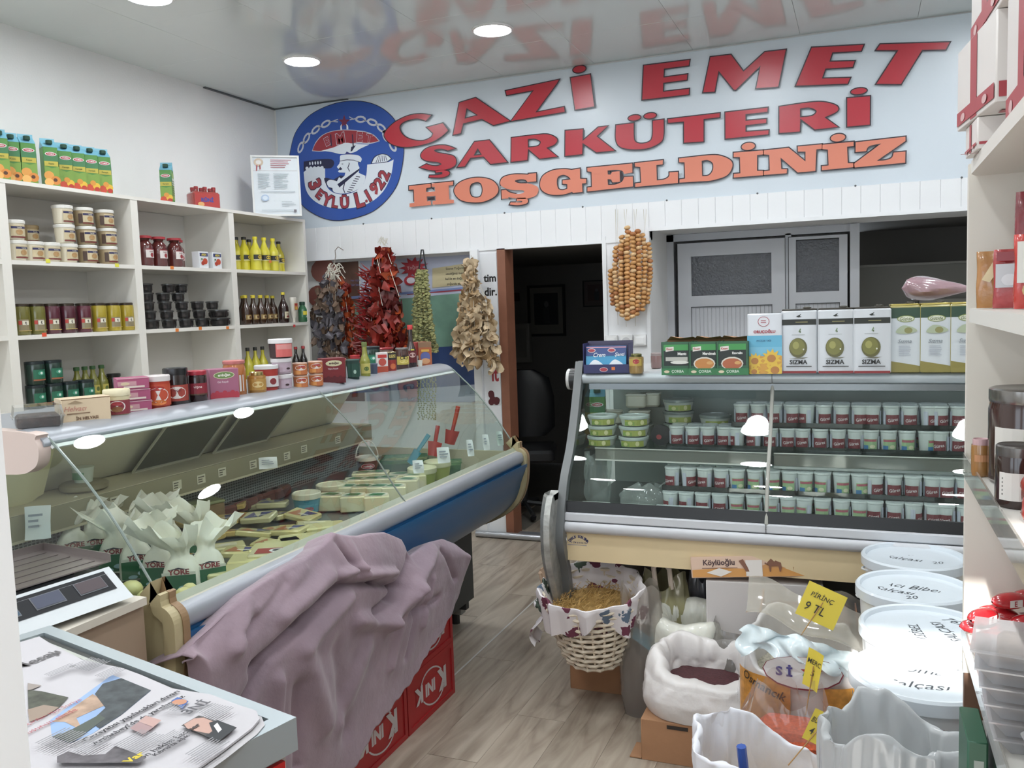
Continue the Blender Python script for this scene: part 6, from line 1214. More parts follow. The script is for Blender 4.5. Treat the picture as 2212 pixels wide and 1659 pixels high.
R_ = random.Random(8); A = Vector(ap)
for k in range(130):
    t = R_.random(); p = Vector(wp(802-16*t+R_.uniform(-12, 8), 585+190*t, 5.13+R_.uniform(-.06, .05))); o = part('chilli', R_.choice(chi), g); o.location = p-A; o.rotation_euler = (R_.uniform(-.6, .6), R_.uniform(-.5, .5), PI+R_.uniform(-.9, .9))
q = MB()
for k in range(9): a = Vector(wp(824+R_.uniform(-6, 12), 522+R_.uniform(-3, 10), 5.12))-A; q.tube([a, a+Vector((R_.uniform(-.02, .02), -.01, .03)), a+Vector((R_.uniform(-.02, .03), 0, -.01))], .0025, TWINE, 4)
for (x0, y0, x1, y1) in ((815, 560, 822, 590), (838, 548, 846, 570), (842, 580, 862, 640), (818, 620, 826, 660)): q.tube([Vector(wp(x0, y0, 5.03))-A, Vector(wp(x1, y1, 5.0))-A], .002, TWINE, 4)
part('string_knot', q, g, kind='stuff')
# okra strings: many tiny dried pods
OK_ = mat('dried_okra', '#9a9a68', .6, var=.35, vs=30); OKD = mat('dried_okra_dark', '#6c6c44', .6, var=.3, vs=30)
ap = wp(912, 575, 5.14); A = Vector(ap); g = thing('okra_string', 'hanging strings of tiny dried green okra on a black strap', 'dried vegetables', ap); q = MB(); R_ = random.Random(11)
for j in range(12):
    x0, x1 = 908+1.2*j-3, 892+4.8*j
    Y = 5.12+.05*math.cos(j*2.1)
    T, B = Vector(wp(902+1.8*j, 585, Y)), Vector(wp(x1, 760, Y)); n = 54
    for i in range(n):
        p = T.lerp(B, i/(n-1)); p += Vector((0, -.02*math.sin(PI*i/n), 0)); p += Vector((R_.uniform(-.006, .006), R_.uniform(-.008, .008), R_.uniform(-.004, .004)))
        q.ico(p-A, R_.uniform(.008, .013), OK_ if R_.random() < .7 else OKD, 1, (1.1, 1, .8))
part('okra_pods', q, g, kind='stuff')
part('strap', MB().tube([Vector(wp(905, 585, 5.12))-A, Vector(wp(910, 540, 5.25))-A, Vector(wp(914, 540, 5.25))-A, Vector(wp(922, 590, 5.10))-A], .005, BLACK, 6), g)
g2 = thing('okra_string', 'lower dangling okra string seen through the counter glass', 'dried vegetables', wp(925, 800, 5.2)); q = MB(); A = Vector(wp(925, 800, 5.2))
for j in range(7):
    T, B = Vector(wp(903+6*j, 800, 5.16)), Vector(wp(905+6*j, 905, 5.16))
    for i in range(26): q.ico(T.lerp(B, i/25)-A+Vector((R_.uniform(-.006, .006), R_.uniform(-.008, .008), 0)), .0065, OK_, 1)
part('okra_pods', q, g2, kind='stuff'); part('string', MB().tube([(0, 0, 0), Vector(wp(920, 750, 5.14))-A], .002, TWINE, 4), g2)
# beige dried aubergine skins
BG = [mat('dried_beige', '#d0ba9a', .6, var=.22, vs=10, bump=.4, bs=30), mat('dried_beige_dark', '#b0946f', .6, var=.25, vs=10, bump=.4, bs=30)]
def curl(seed):
    R_ = random.Random(seed); ph = [R_.uniform(0, 6.28) for _ in range(4)]; k_ = R_.uniform(1.2, 2.4)
    def f(a, b):
        t = (a-.5)*k_*2; r_ = .020*(1+.2*math.sin(3*b*3+ph[0]))
        return (r_*math.sin(t)*(.7+.5*b), .014*(1-math.cos(t))-.012*(b-.5)**2*4+.004*math.sin(7*a+ph[1]), .045*(b-.5)+.006*math.sin(4*a+ph[2]))
    return MB().grid(f, 8, 5, BG[0] if seed % 3 else BG[1]).mesh('curl')
cur = [curl(k) for k in range(8)]; ap = wp(1016, 565); S = []
for (tx, ty, bx_, by, Y, n) in [(1012,570,985,765,5.15,16),(1014,570,998,780,5.10,18),(1016,570,1012,785,5.06,19),(1020,570,1028,785,5.06,19),(1022,572,1040,775,5.10,18),(1026,590,1052,770,5.14,15),(1050,650,1062,795,5.10,14),(1055,655,1074,795,5.13,13),(1052,660,1068,790,5.16,12),(1010,575,992,760,5.2,13)]:
    S.append((wp(tx, ty, Y), wp(bx_, by, Y), n, 0, .9, 1.2))
g = garland('beige_vegetable_string', 'hanging bundle of pale beige dried aubergine skins by the white post', 'dried vegetables', ap, S, [cur], ['dried_skin'], seed=5, tilt=1.3, size=1.25)
part('string', MB().tube([Vector(wp(1018, 548, 5.325))-Vector(ap), Vector(wp(1016, 575, 5.12))-Vector(ap)], .003, TWINE, 5), g)
# fig garland on the pillar
FG = [mat('dried_fig', '#c8965f', .45, var=.2, vs=25, bump=.2, bs=50), mat('dried_fig_pale', '#d6b284', .45, var=.15, vs=25, bump=.2, bs=50), mat('dried_fig_dark', '#b0764a', .45, var=.2, vs=25, bump=.2, bs=50)]
def fig(seed, m):
    V, F = ICO(2); R_ = random.Random(seed); out = []
    for p in V:
        rr = math.hypot(p[0], p[1]); z = p[2]*(.66-.12*(1-rr)); out.append((p[0]*.0205, p[1]*.0195, z*.0225*(1+.08*math.sin(4*math.atan2(p[1], p[0])+seed))))
    return MB().add(out, F, m, True).mesh('fig')
fgm = [fig(k, FG[(0, 0, 1, 2, 0)[k % 5]]) for k in range(10)]
ap = wp(1358, 455, 5.29); A = Vector(ap); g = thing('fig_garland', 'long garland of round tan dried figs hanging on the white pillar', 'dried fruit', ap); R_ = random.Random(6); n_f = 0
cols = [(1322, 585, 662, 5.24), (1332, 535, 672, 5.21), (1343, 512, 688, 5.185), (1355, 492, 690, 5.17), (1367, 505, 690, 5.17), (1379, 500, 682, 5.185), (1390, 508, 675, 5.21), (1400, 528, 655, 5.24), (1349, 520, 684, 5.225), (1372, 512, 680, 5.225)]
for (x, y0, y1, Y) in cols:
    y = y0; i = 0
    while y < y1 and n_f < 290:
        t = (y-490)/200; xx = 1359+(x-1359)*(.82+.26*math.sin(PI*min(1, max(0, t))**.8))
        o = part('dried_fig', R_.choice(fgm), g); o.location = Vector(wp(xx+R_.uniform(-1.2, 1.2), y, Y))-A; o.rotation_euler = (R_.uniform(-.25, .25), R_.uniform(-.3, .3), R_.uniform(0, 6)); y += 8.9; n_f += 1
for (x, yb) in ((1332, 590), (1351, 488), (1372, 500), (1393, 510)):
    c = Vector(wp(x, 452, 5.295)); part('string', MB().tube([c-A+Vector((-.008, 0, 0)), Vector(wp(x, yb, 5.22))-A, c-A+Vector((.008, 0, 0))], .0018, TWINE, 4), g)
for (x, y0, y1) in ((1334, 672, 702), (1352, 690, 706), (1372, 690, 704)): part('string', MB().tube([Vector(wp(x, y0-20, 5.22))-A, Vector(wp(x+1, y1, 5.28))-A], .0015, TWINE, 4), g)
# ================================================================ FLOOR GOODS
# ---- red drink crates under the cloth
CR = mat('crate_red', '#9c2226', .42, var=.06, vs=8); CRW = C('#bdb6b6', .5)
def crate(o):
    q = MB(); D, L, H = .29, .385, .213
    q.box(-D, 0, 0, L, 0, .012, CR)
    for a in ((-.012, 0, 0, L), (-D, -D+.012, 0, L), (-D, 0, 0, .012), (-D, 0, L-.012, L)): q.box(a[0], a[1], a[2], a[3], .012, H, CR)
    q.box(0, .004, 0, L, H-.02, H, CR).box(0, .004, 0, L, 0, .02, CR).box(0, .004, 0, .02, .02, H-.02, CR).box(0, .004, L-.02, L, .02, H-.02, CR)
    part('crate_shell', q, o)
    q = MB()
    for i in range(1, 5): q.box(-D+.012, -.012, L*i/5-.003, L*i/5+.003, .012, H*.8, CR)
    part('divider_grid', q, o)
    q = MB(); P = Print(q, fn=lambda u, v, e: (.0008+e, u, v), e=.0004); cx, cz = L*.5, H*.5
    ring_ = lambda a, b: [(cx+.01+a*math.cos(t)-b*math.sin(t)*.25, cz+b*math.sin(t)) for t in [2*PI*i/30 for i in range(30)]]
    V, F = tri_fill([ring_(.098, .076), ring_(.091, .069)]); P.put(V, F, CRW)
    P.rect(cx-.125, cx+.125, cz-.030, cz+.034, CR)
    P.text('INI', cx-.012, cz+.002, .050, CRW, .10, rot=PI, off=.05); P.text('K', cx+.085, cz-.004, .088, CRW, .075, rot=PI, off=.06); P.text('K', cx-.105, cz+.006, .066, CRW, .07, rot=PI, off=.05)
    part('crate_lettering', q, o)
for j in range(4):
    for lv in range(2):
        ware('crate', 'drink_crate', 'red drink crate with white lettering, %s layer, %s from the far end' % (['bottom', 'upper'][lv], ORD[j]), 'crate', (-1.53, 2.668-.392*j, .2145*lv), 0, crate, 'red drink crates under the cloth')
for j, (y, h) in enumerate(((2.72, .15), (2.36, .24), (1.95, .26))):
    solo('packing_box', MB().rbox(0, 0, 0, .09, .28, h, .01, CARD), 'cardboard box hidden under the mauve cloth, %s from the far end' % ORD[j], 'box', (-1.62, y+.10, .43))
# ---- draped cloth
TOPP = [(400,1418),(430,1385),(470,1350),(540,1282),(620,1228),(665,1205),(700,1178),(722,1152),(745,1158),(775,1160),(800,1154),(835,1152),(868,1166),(888,1204),(905,1192),(930,1174),(960,1166),(985,1176),(1002,1192)]
BOTP = [(395,1425),(405,1470),(420,1560),(440,1700),(620,1800),(700,1740),(735,1685),(758,1650),(800,1570),(850,1508),(880,1470),(918,1405),(945,1368),(972,1318),(992,1258),(1004,1196)]
topY = [(onX(x, y, -1.455).y, onX(x, y, -1.455).z) for x, y in TOPP]; botY = [(onX(x, y, -1.475).y, max(.012, onX(x, y, -1.475).z)) for x, y in BOTP]
YA, YBB = topY[0][0], topY[-1][0]-.004
def interp(T, x):
    for (a, b), (c, d) in zip(T, T[1:]):
        if x <= c: return b+(d-b)*max(0, (x-a))/(c-a)
    return T[-1][1]
def yz(x, y, X=-1.44): p = onX(x, y, X); return (p.y, p.z)
FOLD = [ # ((px line), amplitude, width)
 ((725,1262), (640,1345), -.050, .026), ((640,1345), (545,1440), -.045, .030), ((700,1240), (600,1330), .030, .035), ((735,1290), (640,1400), .028, .035), ((722,1240), (760,1225), .03, .018), ((735,1262), (800,1258), -.035, .018), ((800,1258), (860,1268), -.035, .02), ((760,1240), (840,1235), .028, .02),
 ((885,1205), (845,1290), -.050, .030), ((845,1290), (800,1325), -.035, .030), ((935,1180), (880,1270), .045, .040), ((880,1270), (830,1345), .040, .040), ((830,1345), (760,1340), .035, .035), ((950,1290), (880,1330), -.02, .025),
 ((955,1190), (985,1250), -.02, .018), ((905,1300), (885,1420), -.020, .022), ((870,1290), (850,1440), .020, .030), ((930,1250), (915,1350), .016, .02),
 ((730,1170), (760,1240), -.03, .016), ((755,1160), (765,1235), .02, .02), ((660,1225), (560,1320), .02, .03), ((620,1260), (520,1370), -.022, .022), ((540,1300), (500,1400), .03, .03), ((500,1330), (440,1400), -.02, .02),
 ((650,1430), (700,1560), .03, .06), ((560,1440), (520,1540), -.03, .03), ((720,1400), (760,1580), -.018, .05), ((790,1400), (745,1560), .022, .05), ((640,1480), (650,1659), -.03, .035), ((590,1470), (600,1640), .03, .03)]
FL = [(yz(*a), yz(*b), am*.92, w_*.68) for a, b, am, w_ in FOLD]
def sdist(p, a, b):
    ax, ay = b[0]-a[0], b[1]-a[1]; L2 = ax*ax+ay*ay+1e-9; t = max(0, min(1, ((p[0]-a[0])*ax+(p[1]-a[1])*ay)/L2)); return math.hypot(p[0]-a[0]-ax*t, p[1]-a[1]-ay*t)
from mathutils import noise as mnoise
def clothf(a, b):
    y = YA+(YBB-YA)*a; T, B = interp(topY, y), interp(botY, y)
    if b < .16:   # tucked part running back over the load
        k = b/.16; return (-1.62+.155*math.sin(k*PI/2), y-.02*(1-k), T-.02*(1-k)**1.5-.06*(1-k)**3+.004*math.sin(22*y+3*k)*(1-k))
    k = (b-.16)/.84; k2 = k**1.1; z = T+(B-T)*k2
    roundx = -1.465+.045*math.sin(min(1, k*4)*PI/2)-.035*min(1, k*1.1)
    hang = roundx-.01*k
    d = 0
    for p0, p1, am, w_ in FL:
        r_ = sdist((y, z), p0, p1)
        if r_ < 3*w_: d += am*math.exp(-(r_/w_)**2)
    n_ = mnoise.fractal(Vector((y*3.0+3, z*2.6, 1.7)), 1.0, 2.0, 4)*.013+mnoise.noise(Vector((y*9, z*5, 4)))*.004
    fade = min(1, (1-k)*6+.35)*min(1, k*6+.2)
    edge = .004*math.sin(y*90) if k > .97 else 0
    x = hang+(d+n_)*fade+.01*(1-abs(2*a-1))
    if x < -1.515 and z < .44: x = -1.515+(x+1.515)*.1
    return (x, y, z+edge)
CL = bpy.data.materials.new('mauve_cloth'); CL.use_nodes = True; nt = CL.node_tree; b = nt.nodes['Principled BSDF']
tc = nt.nodes.new('ShaderNodeTexCoord'); n1 = nt.nodes.new('ShaderNodeTexNoise'); n1.inputs['Scale'].default_value = 2.6; n1.inputs['Detail'].default_value = 4; nt.links.new(tc.outputs['Object'], n1.inputs[0])
cr = nt.nodes.new('ShaderNodeValToRGB'); cr.color_ramp.elements[0].position = .35; cr.color_ramp.elements[0].color = (*lin('#85747f'), 1); cr.color_ramp.elements[1].position = .65; cr.color_ramp.elements[1].color = (*lin('#9a8590'), 1); nt.links.new(n1.outputs[0], cr.inputs[0]); nt.links.new(cr.outputs[0], b.inputs['Base Color'])
wv = nt.nodes.new('ShaderNodeTexNoise'); wv.inputs['Scale'].default_value = 380; nt.links.new(tc.outputs['Object'], wv.inputs[0]); n3 = nt.nodes.new('ShaderNodeTexNoise'); n3.inputs['Scale'].default_value = 22; n3.inputs['Detail'].default_value = 4; nt.links.new(tc.outputs['Object'], n3.inputs[0])
b1_ = nt.nodes.new('ShaderNodeBump'); b1_.inputs['Strength'].default_value = .25; b1_.inputs['Distance'].default_value = .02; nt.links.new(n3.outputs[0], b1_.inputs['Height']); b2_ = nt.nodes.new('ShaderNodeBump'); b2_.inputs['Strength'].default_value = .15; b2_.inputs['Distance'].default_value = .002; nt.links.new(wv.outputs[0], b2_.inputs['Height']); nt.links.new(b1_.outputs[0], b2_.inputs['Normal']); nt.links.new(b2_.outputs[0], b.inputs['Normal'])
b.inputs['Roughness'].default_value = .85; b.inputs['Sheen Weight'].default_value = .25
NU, NV = 230, 170
q = MB().grid(clothf, NU, NV, CL); o = part('draped_cloth', q, None, sharp=80)
sm_ = o.modifiers.new('thick', 'SOLIDIFY'); sm_.thickness = .003; sm_.offset = -1
tag(o, 'crumpled mauve cloth draped over the red drink crates', 'cloth')
solo('wooden_stick', MB().box(-.006, .006, -.006, .006, 0, .12, C('#c9a07c', .6)), 'short wooden stick showing at the far end of the mauve cloth', 'stick', tuple(onX(997, 1255, -1.49)))
# ---- basket
BK = onY(1302, 1262, 3.25); br_ = .190
bs = thing('wicker_basket', 'round white wicker basket with a floral cloth lining full of straw', 'basket', (-.955, 3.17, .035), 0)
bs.rotation_euler = (.17, 0, 0)
WK = mat('white_wicker', '#d9cdb9', .6, var=.12, vs=40)
q = MB()
for lv in range(12):
    z = .165+.024*lv; r = br_*(.62+.36*(lv/11)**.75); pts = []
    for i in range(48): t = 2*PI*i/48; pts.append(((r+.005*math.cos(16*t+PI*(lv % 2)))*math.cos(t), (r+.005*math.cos(16*t+PI*(lv % 2)))*math.sin(t), z))
    q.tube(pts, .0075, WK, 5, closed=True)
part('woven_wall', q, bs); q = MB()
for i in range(24):
    t = 2*PI*i/24; q.tube([((br_*(.60+.38*k**.75))*math.cos(t), (br_*(.60+.38*k**.75))*math.sin(t), .16+.27*k) for k in (0, .3, .6, 1)], .005, WK, 5)
q.lathe([(0, .158), (br_*.62, .158), (br_*.62, .168), (0, .168)], WK, 24, caps=(False, False)); part('stake_frame', q, bs)
FLO = bpy.data.materials.new('floral_cloth'); FLO.use_nodes = True; nt = FLO.node_tree; b = nt.nodes['Principled BSDF']; tc = nt.nodes.new('ShaderNodeTexCoord')
vo = nt.nodes.new('ShaderNodeTexVoronoi'); vo.inputs['Scale'].default_value = 11; nz = nt.nodes.new('ShaderNodeTexNoise'); nz.inputs['Scale'].default_value = 18; nz.inputs['Detail'].default_value = 3
va = nt.nodes.new('ShaderNodeMix'); va.data_type = 'VECTOR'; va.inputs[0].default_value = .08; nt.links.new(tc.outputs['Object'], va.inputs[4]); nt.links.new(nz.outputs['Color'], va.inputs[5]); nt.links.new(tc.outputs['Object'], nz.inputs[0]); nt.links.new(va.outputs[1], vo.inputs[0])
c1 = nt.nodes.new('ShaderNodeValToRGB'); c1.color_ramp.interpolation = 'CONSTANT'; e = c1.color_ramp.elements; e[0].position = 0; e[0].color = (*lin('#6a3448'), 1); e[1].position = .30; e[1].color = (*lin('#5f6f82'), 1); k = e.new(.55); k.color = (*lin('#4d5a4e'), 1); k = e.new(.75); k.color = (*lin('#d9d4d6'), 1)
sp_ = nt.nodes.new('ShaderNodeSeparateColor'); nt.links.new(vo.outputs['Color'], sp_.inputs[0]); nt.links.new(sp_.outputs[0], c1.inputs[0])
ms = nt.nodes.new('ShaderNodeMath'); ms.operation = 'LESS_THAN'; nz2 = nt.nodes.new('ShaderNodeTexNoise'); nz2.inputs['Scale'].default_value = 55; nt.links.new(tc.outputs['Object'], nz2.inputs[0]); ad_ = nt.nodes.new('ShaderNodeMath'); ad_.operation = 'MULTIPLY_ADD'; ad_.inputs[1].default_value = .5; nt.links.new(nz2.outputs[0], ad_.inputs[0]); nt.links.new(vo.outputs['Distance'], ad_.inputs[2]); nt.links.new(ad_.outputs[0], ms.inputs[0]); ms.inputs[1].default_value = .56
mxx = nt.nodes.new('ShaderNodeMix'); mxx.data_type = 'RGBA'; mxx.inputs[6].default_value = (*lin('#ddd8da'), 1); nt.links.new(ms.outputs[0], mxx.inputs[0]); nt.links.new(c1.outputs[0], mxx.inputs[7]); nt.links.new(mxx.outputs[2], b.inputs['Base Color']); b.inputs['Roughness'].default_value = .8
def lining(a, b):
    t = 2*PI*a; w_ = .012*math.sin(9*t+1)*b+.008*math.sin(17*t)*b
    if b < .4: k = b/.4; r = br_*(.80+.17*k); return ((r+w_)*math.cos(t), (r+w_)*math.sin(t), .33+.115*k)
    if b < .55: k = (b-.4)/.15; r = br_*(.97+.09*math.sin(k*PI/2)); return ((r+w_)*math.cos(t), (r+w_)*math.sin(t), .445+.012*math.sin(k*PI))
    k = (b-.55)/.45; r = br_*(1.06+.0*k)-.012*k; return ((r+w_*1.3)*math.cos(t), (r+w_*1.3)*math.sin(t), .445-(.10+.035*math.sin(3*t+2)+.02*math.sin(7*t))*k)
part('cloth_lining', MB().grid(lining, 96, 24, FLO), bs)
STR = mat('straw', '#b08d52', .7, var=.3, vs=30); q = MB(); R_ = random.Random(3)
q.lathe([(0, .345), (br_*.8, .345), (br_*.84, .36), (0, .372)], STR, 24, caps=(False, False))
for k in range(420):
    t, rr = R_.uniform(0, 2*PI), br_*.8*math.sqrt(R_.random()); a_ = R_.uniform(0, PI); L_ = R_.uniform(.02, .045); c0 = Vector((rr*math.cos(t), rr*math.sin(t), .368+R_.uniform(0, .02))); d_ = Vector((math.cos(a_), math.sin(a_), R_.uniform(-.3, .8)))*L_
    q.tube([c0-d_*.5, c0+d_*.5+Vector((0, 0, .004))], .0011, STR, 3, caps=False)
part('straw', q, bs, kind='stuff')
part('bow', MB().grid(lambda a, b: (-br_-.01+.03*math.sin(6*b), -.06+.05*(a-.5)*(1+b), .40-.17*b+.01*math.sin(9*a)), 8, 10, FLO).ico((-br_-.01, -.06, .385), .016, FLO, 2), bs)
part('handle', MB().tube([(-br_*1.02, .02, .40), (-br_*1.12, .03, .47), (-br_*1.08, .035, .49), (-br_*.98, .03, .42)], .009, C('#c9a98c', .6), 7), bs)
solo('cardboard_box', MB().rbox(0, 0, 0, .26, .26, .21, .003, CARD, 1), 'small cardboard box standing under the wicker basket', 'box', (-.965, 3.36, 0))
# ---- sacks
def sack(o, w, d, h, m, fill, level, seed, lip=.035, back=.25, wr=.035, top=.88, low=.92, corner=2.6, nu=120, content='grain', tx=0, rim=.04):
    R_ = random.Random(seed); ph = [R_.uniform(0, 6.28) for _ in range(10)]
    def rad(t): c, s_ = abs(math.cos(t)), abs(math.sin(t)); return (c**corner+s_**corner)**(-1/corner)
    def zz(z, t): k = z/h; return z*(1+back*math.sin(t)*k*k+tx*math.cos(t)*k*k+rim*k**3*(math.sin(2*t+ph[0])+.6*math.sin(5*t+ph[1])+.5*mnoise.noise(Vector((math.cos(t)*4, math.sin(t)*4, seed)))))
    def wn(t, b):
        c, s_ = math.cos(t), math.sin(t)
        r1 = 1-abs(mnoise.noise(Vector((c*2.4+seed, s_*2.4, b*2.2))))*2.4; r2 = 1-abs(mnoise.noise(Vector((c*5+seed*2, s_*5, b*4))))*2.4
        return wr*(.75*(r1-.45)+.4*(r2-.45)+.25*math.sin(7*t+ph[2]+b*3))
    def f(a, b):
        t = 2*PI*a; g_ = wn(t, b)
        if b < .5:
            k = b/.5; s_ = low+(1-low)*math.sin(min(1, k*2.2)*PI/2)-(1-top)*max(0, k-.5)**1.3*2.4; z = h*k; e = 1+g_*(.3+k)
        elif b < .68:
            k = (b-.5)/.18; th = PI*k; s_ = top; z = h+lip*.8*math.sin(th); e = 1+g_*1.3; off = lip*(math.cos(th)-1)*.5
            R = s_*rad(t)*e; return ((w/2*R+off)*math.cos(t), (d/2*R+off)*math.sin(t), zz(z, t))
        else:
            k = (b-.68)/.32; s_ = top-.02*k; z = h-(h-level*h+.02)*k; e = 1+g_*(1.3-.5*k); R = s_*rad(t)*e; return ((w/2*R-lip)*math.cos(t), (d/2*R-lip)*math.sin(t), zz(z, t))
        R = s_*rad(t)*e; return (w/2*R*math.cos(t), d/2*R*math.sin(t), zz(z, t) if z > 0 else 0)
    part('sack_wall', MB().grid(f, nu, 56, m), o, sharp=70)
    if fill: part(content, MB().grid(lambda a, b: ((w/2-lip*.6)*top*rad(2*PI*a)*b*math.cos(2*PI*a)*1.02, (d/2-lip*.6)*top*rad(2*PI*a)*b*math.sin(2*PI*a)*1.02, zz(level*h, 2*PI*a)*b+level*h*(1-b)+.012*(1-b)), 28, 8, fill), o)
def film(name, tint, body, bc, rough=.14): return clear(name, tint, 1.45, rough, 1, body, bc)
SACK = mat('woven_sack', '#dcd8d6', .45, var=.05, vs=6, bump=.12, bs=70, coat=.25, sub=.05); SACK2 = mat('white_poly_sack', '#e6e7ee', .5, var=.03, vs=5, bump=.1, bs=60, sub=.05)
GRN = lambda n_, c: mat(n_, c, .7, var=.35, vs=120, bump=.3, bs=160)
carton = thing('cardboard_box', 'brown cardboard tray box with hand holes under the white sack', 'box', (-.695+.21, 2.776+.16, 0), 0)
part('box', MB().rbox(0, 0, 0, .42, .32, .143, .003, CARD, 1), carton); part('hand_hole', MB().box(-.12, -.05, -.162, -.159, .122, .134, C('#2a201a')), carton); part('hand_hole', MB().box(.02, .10, -.162, -.159, .055, .078, C('#231a15')), carton); part('bottom_flap', MB().box(-.25, -.21, -.16, -.06, .002, .006, CARD), carton)
t = thing('grain_sack', 'wide white sack with rolled rim and dark red sumac on the cardboard box', 'sack', (-.50, 2.93, .1445), 0); sack(t, .43, .34, .128, SACK, GRN('sumac', '#4a2328'), .74, 3, lip=.065, back=.10, wr=.06, tx=-.03, rim=.025, top=.90)
t = thing('grain_sack', 'round translucent sack with rolled rim behind the sumac sack', 'sack', (-.60, 3.16, 0), 0); sack(t, .31, .24, .345, mat('cloudy_sack', '#d6d6cc', .35, var=.08, vs=9, bump=.15, bs=50, coat=.4, sub=.15), GRN('green_grain', '#6c7160'), .84, 7, lip=.07, back=.05, wr=.035, rim=.008, top=.9)
t = thing('spice_bag', 'tall clear bag of brown ground spice with a turquoise scoop inside', 'bag', (-.765, 3.12, 0), .1)
part('spice', MB().rings([[(.078*s_*math.cos(2*PI*i/28)*(1+.02*math.sin(5*i)), .062*s_*math.sin(2*PI*i/28), z) for i in range(28)] for s_, z in ((.85, .002), (1, .02), (1, .15), (.98, .255), (.5, .262))], GRN('brown_spice', '#564a45')), t)
part('clear_film', crumple(.178, .142, .47, 21, film('milky_film', '#f0efec', .42, '#c0b8b0', .1), .8, nu=44, nv=30, amp=.05), t)
part('scoop', MB().tube([(-.055, 0, .40), (-.03, -.01, .33)], .008, C('#3a90b8', .3), 7).grid(lambda a, b: (-.035+.10*b, -.02+.03*math.cos((a-.5)*PI)-.03, .33-.07*b+.025*math.sin((a-.5)*PI)), 6, 8, C('#5fb0cc', .3)), t)
def loosebag(x, y, z0, w, d, h, mt, neck, seed, label, name='plastic_bag', inner=None, rz=0, amp=.06):
    t = thing(name, label, 'bag', (x, y, z0), rz); part('film', crumple(w, d, h, seed, mt, neck, 48, 28, amp), t)
    if inner: part('contents', MB().rbox(0, 0, .002, w*.78, d*.78, h*inner[1], min(w, d)*.3, inner[0], 5), t)
    return t
OLV = film('olive_film', '#e9e6cc', .5, '#bdb894', .1)
t = loosebag(-.70, 3.25, 0, .20, .16, .49, OLV, .8, 31, 'olive-tinted plastic bag with a loop handle behind the sacks', inner=(GRN('olive_herb', '#847a48'), .55))
part('handle', MB().tube([(-.03, -.05, .47), (-.035, -.06, .54), (-.01, -.06, .57), (.025, -.06, .54), (.03, -.05, .46)], .010, C('#c9b8a8', .3), 6), t)
loosebag(-.585, 3.33, 0, .12, .12, .50, film('blue_grey_film', '#dfe3ea', .5, '#9c9ea8', .06), .6, 33, 'crinkled grey plastic bag left of the long printed carton', inner=(GRN('grey_seed', '#5c585a'), .7))
loosebag(-.385, 3.12, .14, .28, .22, .25, film('grey_film', '#dfdedc', .45, '#8f8c88', .08), .8, 35, 'grey translucent bag of dark goods right of the translucent sack', inner=(GRN('dark_goods', '#4f4a46'), .6))
solo('packing_box', MB().rbox(0, 0, 0, .30, .24, .135, .006, C('#2b2a2a', .6)), 'dark box under the grey translucent bag', 'box', (-.27, 3.13, 0))
# white carton and printed carton on it
wbx = solo('white_box', MB().rbox(0, 0, 0, .40, .20, .535, .003, C('#cfcac8', .5), 1), 'tall white carton behind the bags with the printed carton on top', 'box', (-.335, 3.22, 0), .10)
pc = thing('printed_carton', 'long carton with a desert picture and camels lying on the white carton', 'carton', (-.375, 3.16, .545), .13); pc.rotation_euler = (math.radians(-14), math.radians(-4), .10)
part('carton', MB().rbox(0, 0, 0, .41, .09, .075, .003, C('#d8b49a', .4), 1), pc)
def camel(P, u, v, s_): P.poly([(u-.024*s_, v+.004*s_), (u-.018*s_, v+.012*s_), (u-.008*s_, v+.022*s_), (u+.002*s_, v+.012*s_), (u+.012*s_, v+.022*s_), (u+.022*s_, v+.010*s_), (u+.024*s_, v-.006*s_), (u+.02*s_, v-.02*s_), (u+.016*s_, v-.02*s_), (u+.014*s_, v-.002*s_), (u-.008*s_, v-.002*s_), (u-.010*s_, v-.02*s_), (u-.014*s_, v-.02*s_), (u-.016*s_, v), (u-.026*s_, v+.010*s_), (u-.03*s_, v+.008*s_)], C('#7c4a30'))
def pcart(P):
    P.poly([(-.2,.002),(.2,.002),(.2,.045),(.1,.04),(.0,.03),(-.1,.034),(-.2,.028)], C('#d08c3c')); P.poly([(.02,.03),(.07,.05),(.13,.06),(.2,.055),(.2,.03)], C('#c98a4a'))
    P.text('Köylüoğlu', -.105, .052, .028, C('#4a2a2a'), .14, off=.03)
    P.lines(-.165, -.04, .036, .032, 1, C('#7a4a34')); P.poly([(-.15,.018),(-.105,.034),(-.06,.02),(-.10,.004)], C('#ddd5cc')); P.rect(-.012, .045, .004, .06, C('#ddd6cf')); P.poly([(-.035,.058),(-.02,.064),(-.005,.035),(0,.02),(-.012,.02),(-.02,.035)], C('#7c4a30')); camel(P, .085, .040, 1.1)
    P.poly([(.15,.02),(.153,.05),(.165,.06),(.15,.056),(.138,.06),(.148,.048)], C('#a8662c'))
face(pc, .045, pcart); q = MB(); q.box(.2052, .2062, -.04, .04, .006, .07, C('#5a4a34', .4)); part('end_label', q, pc)
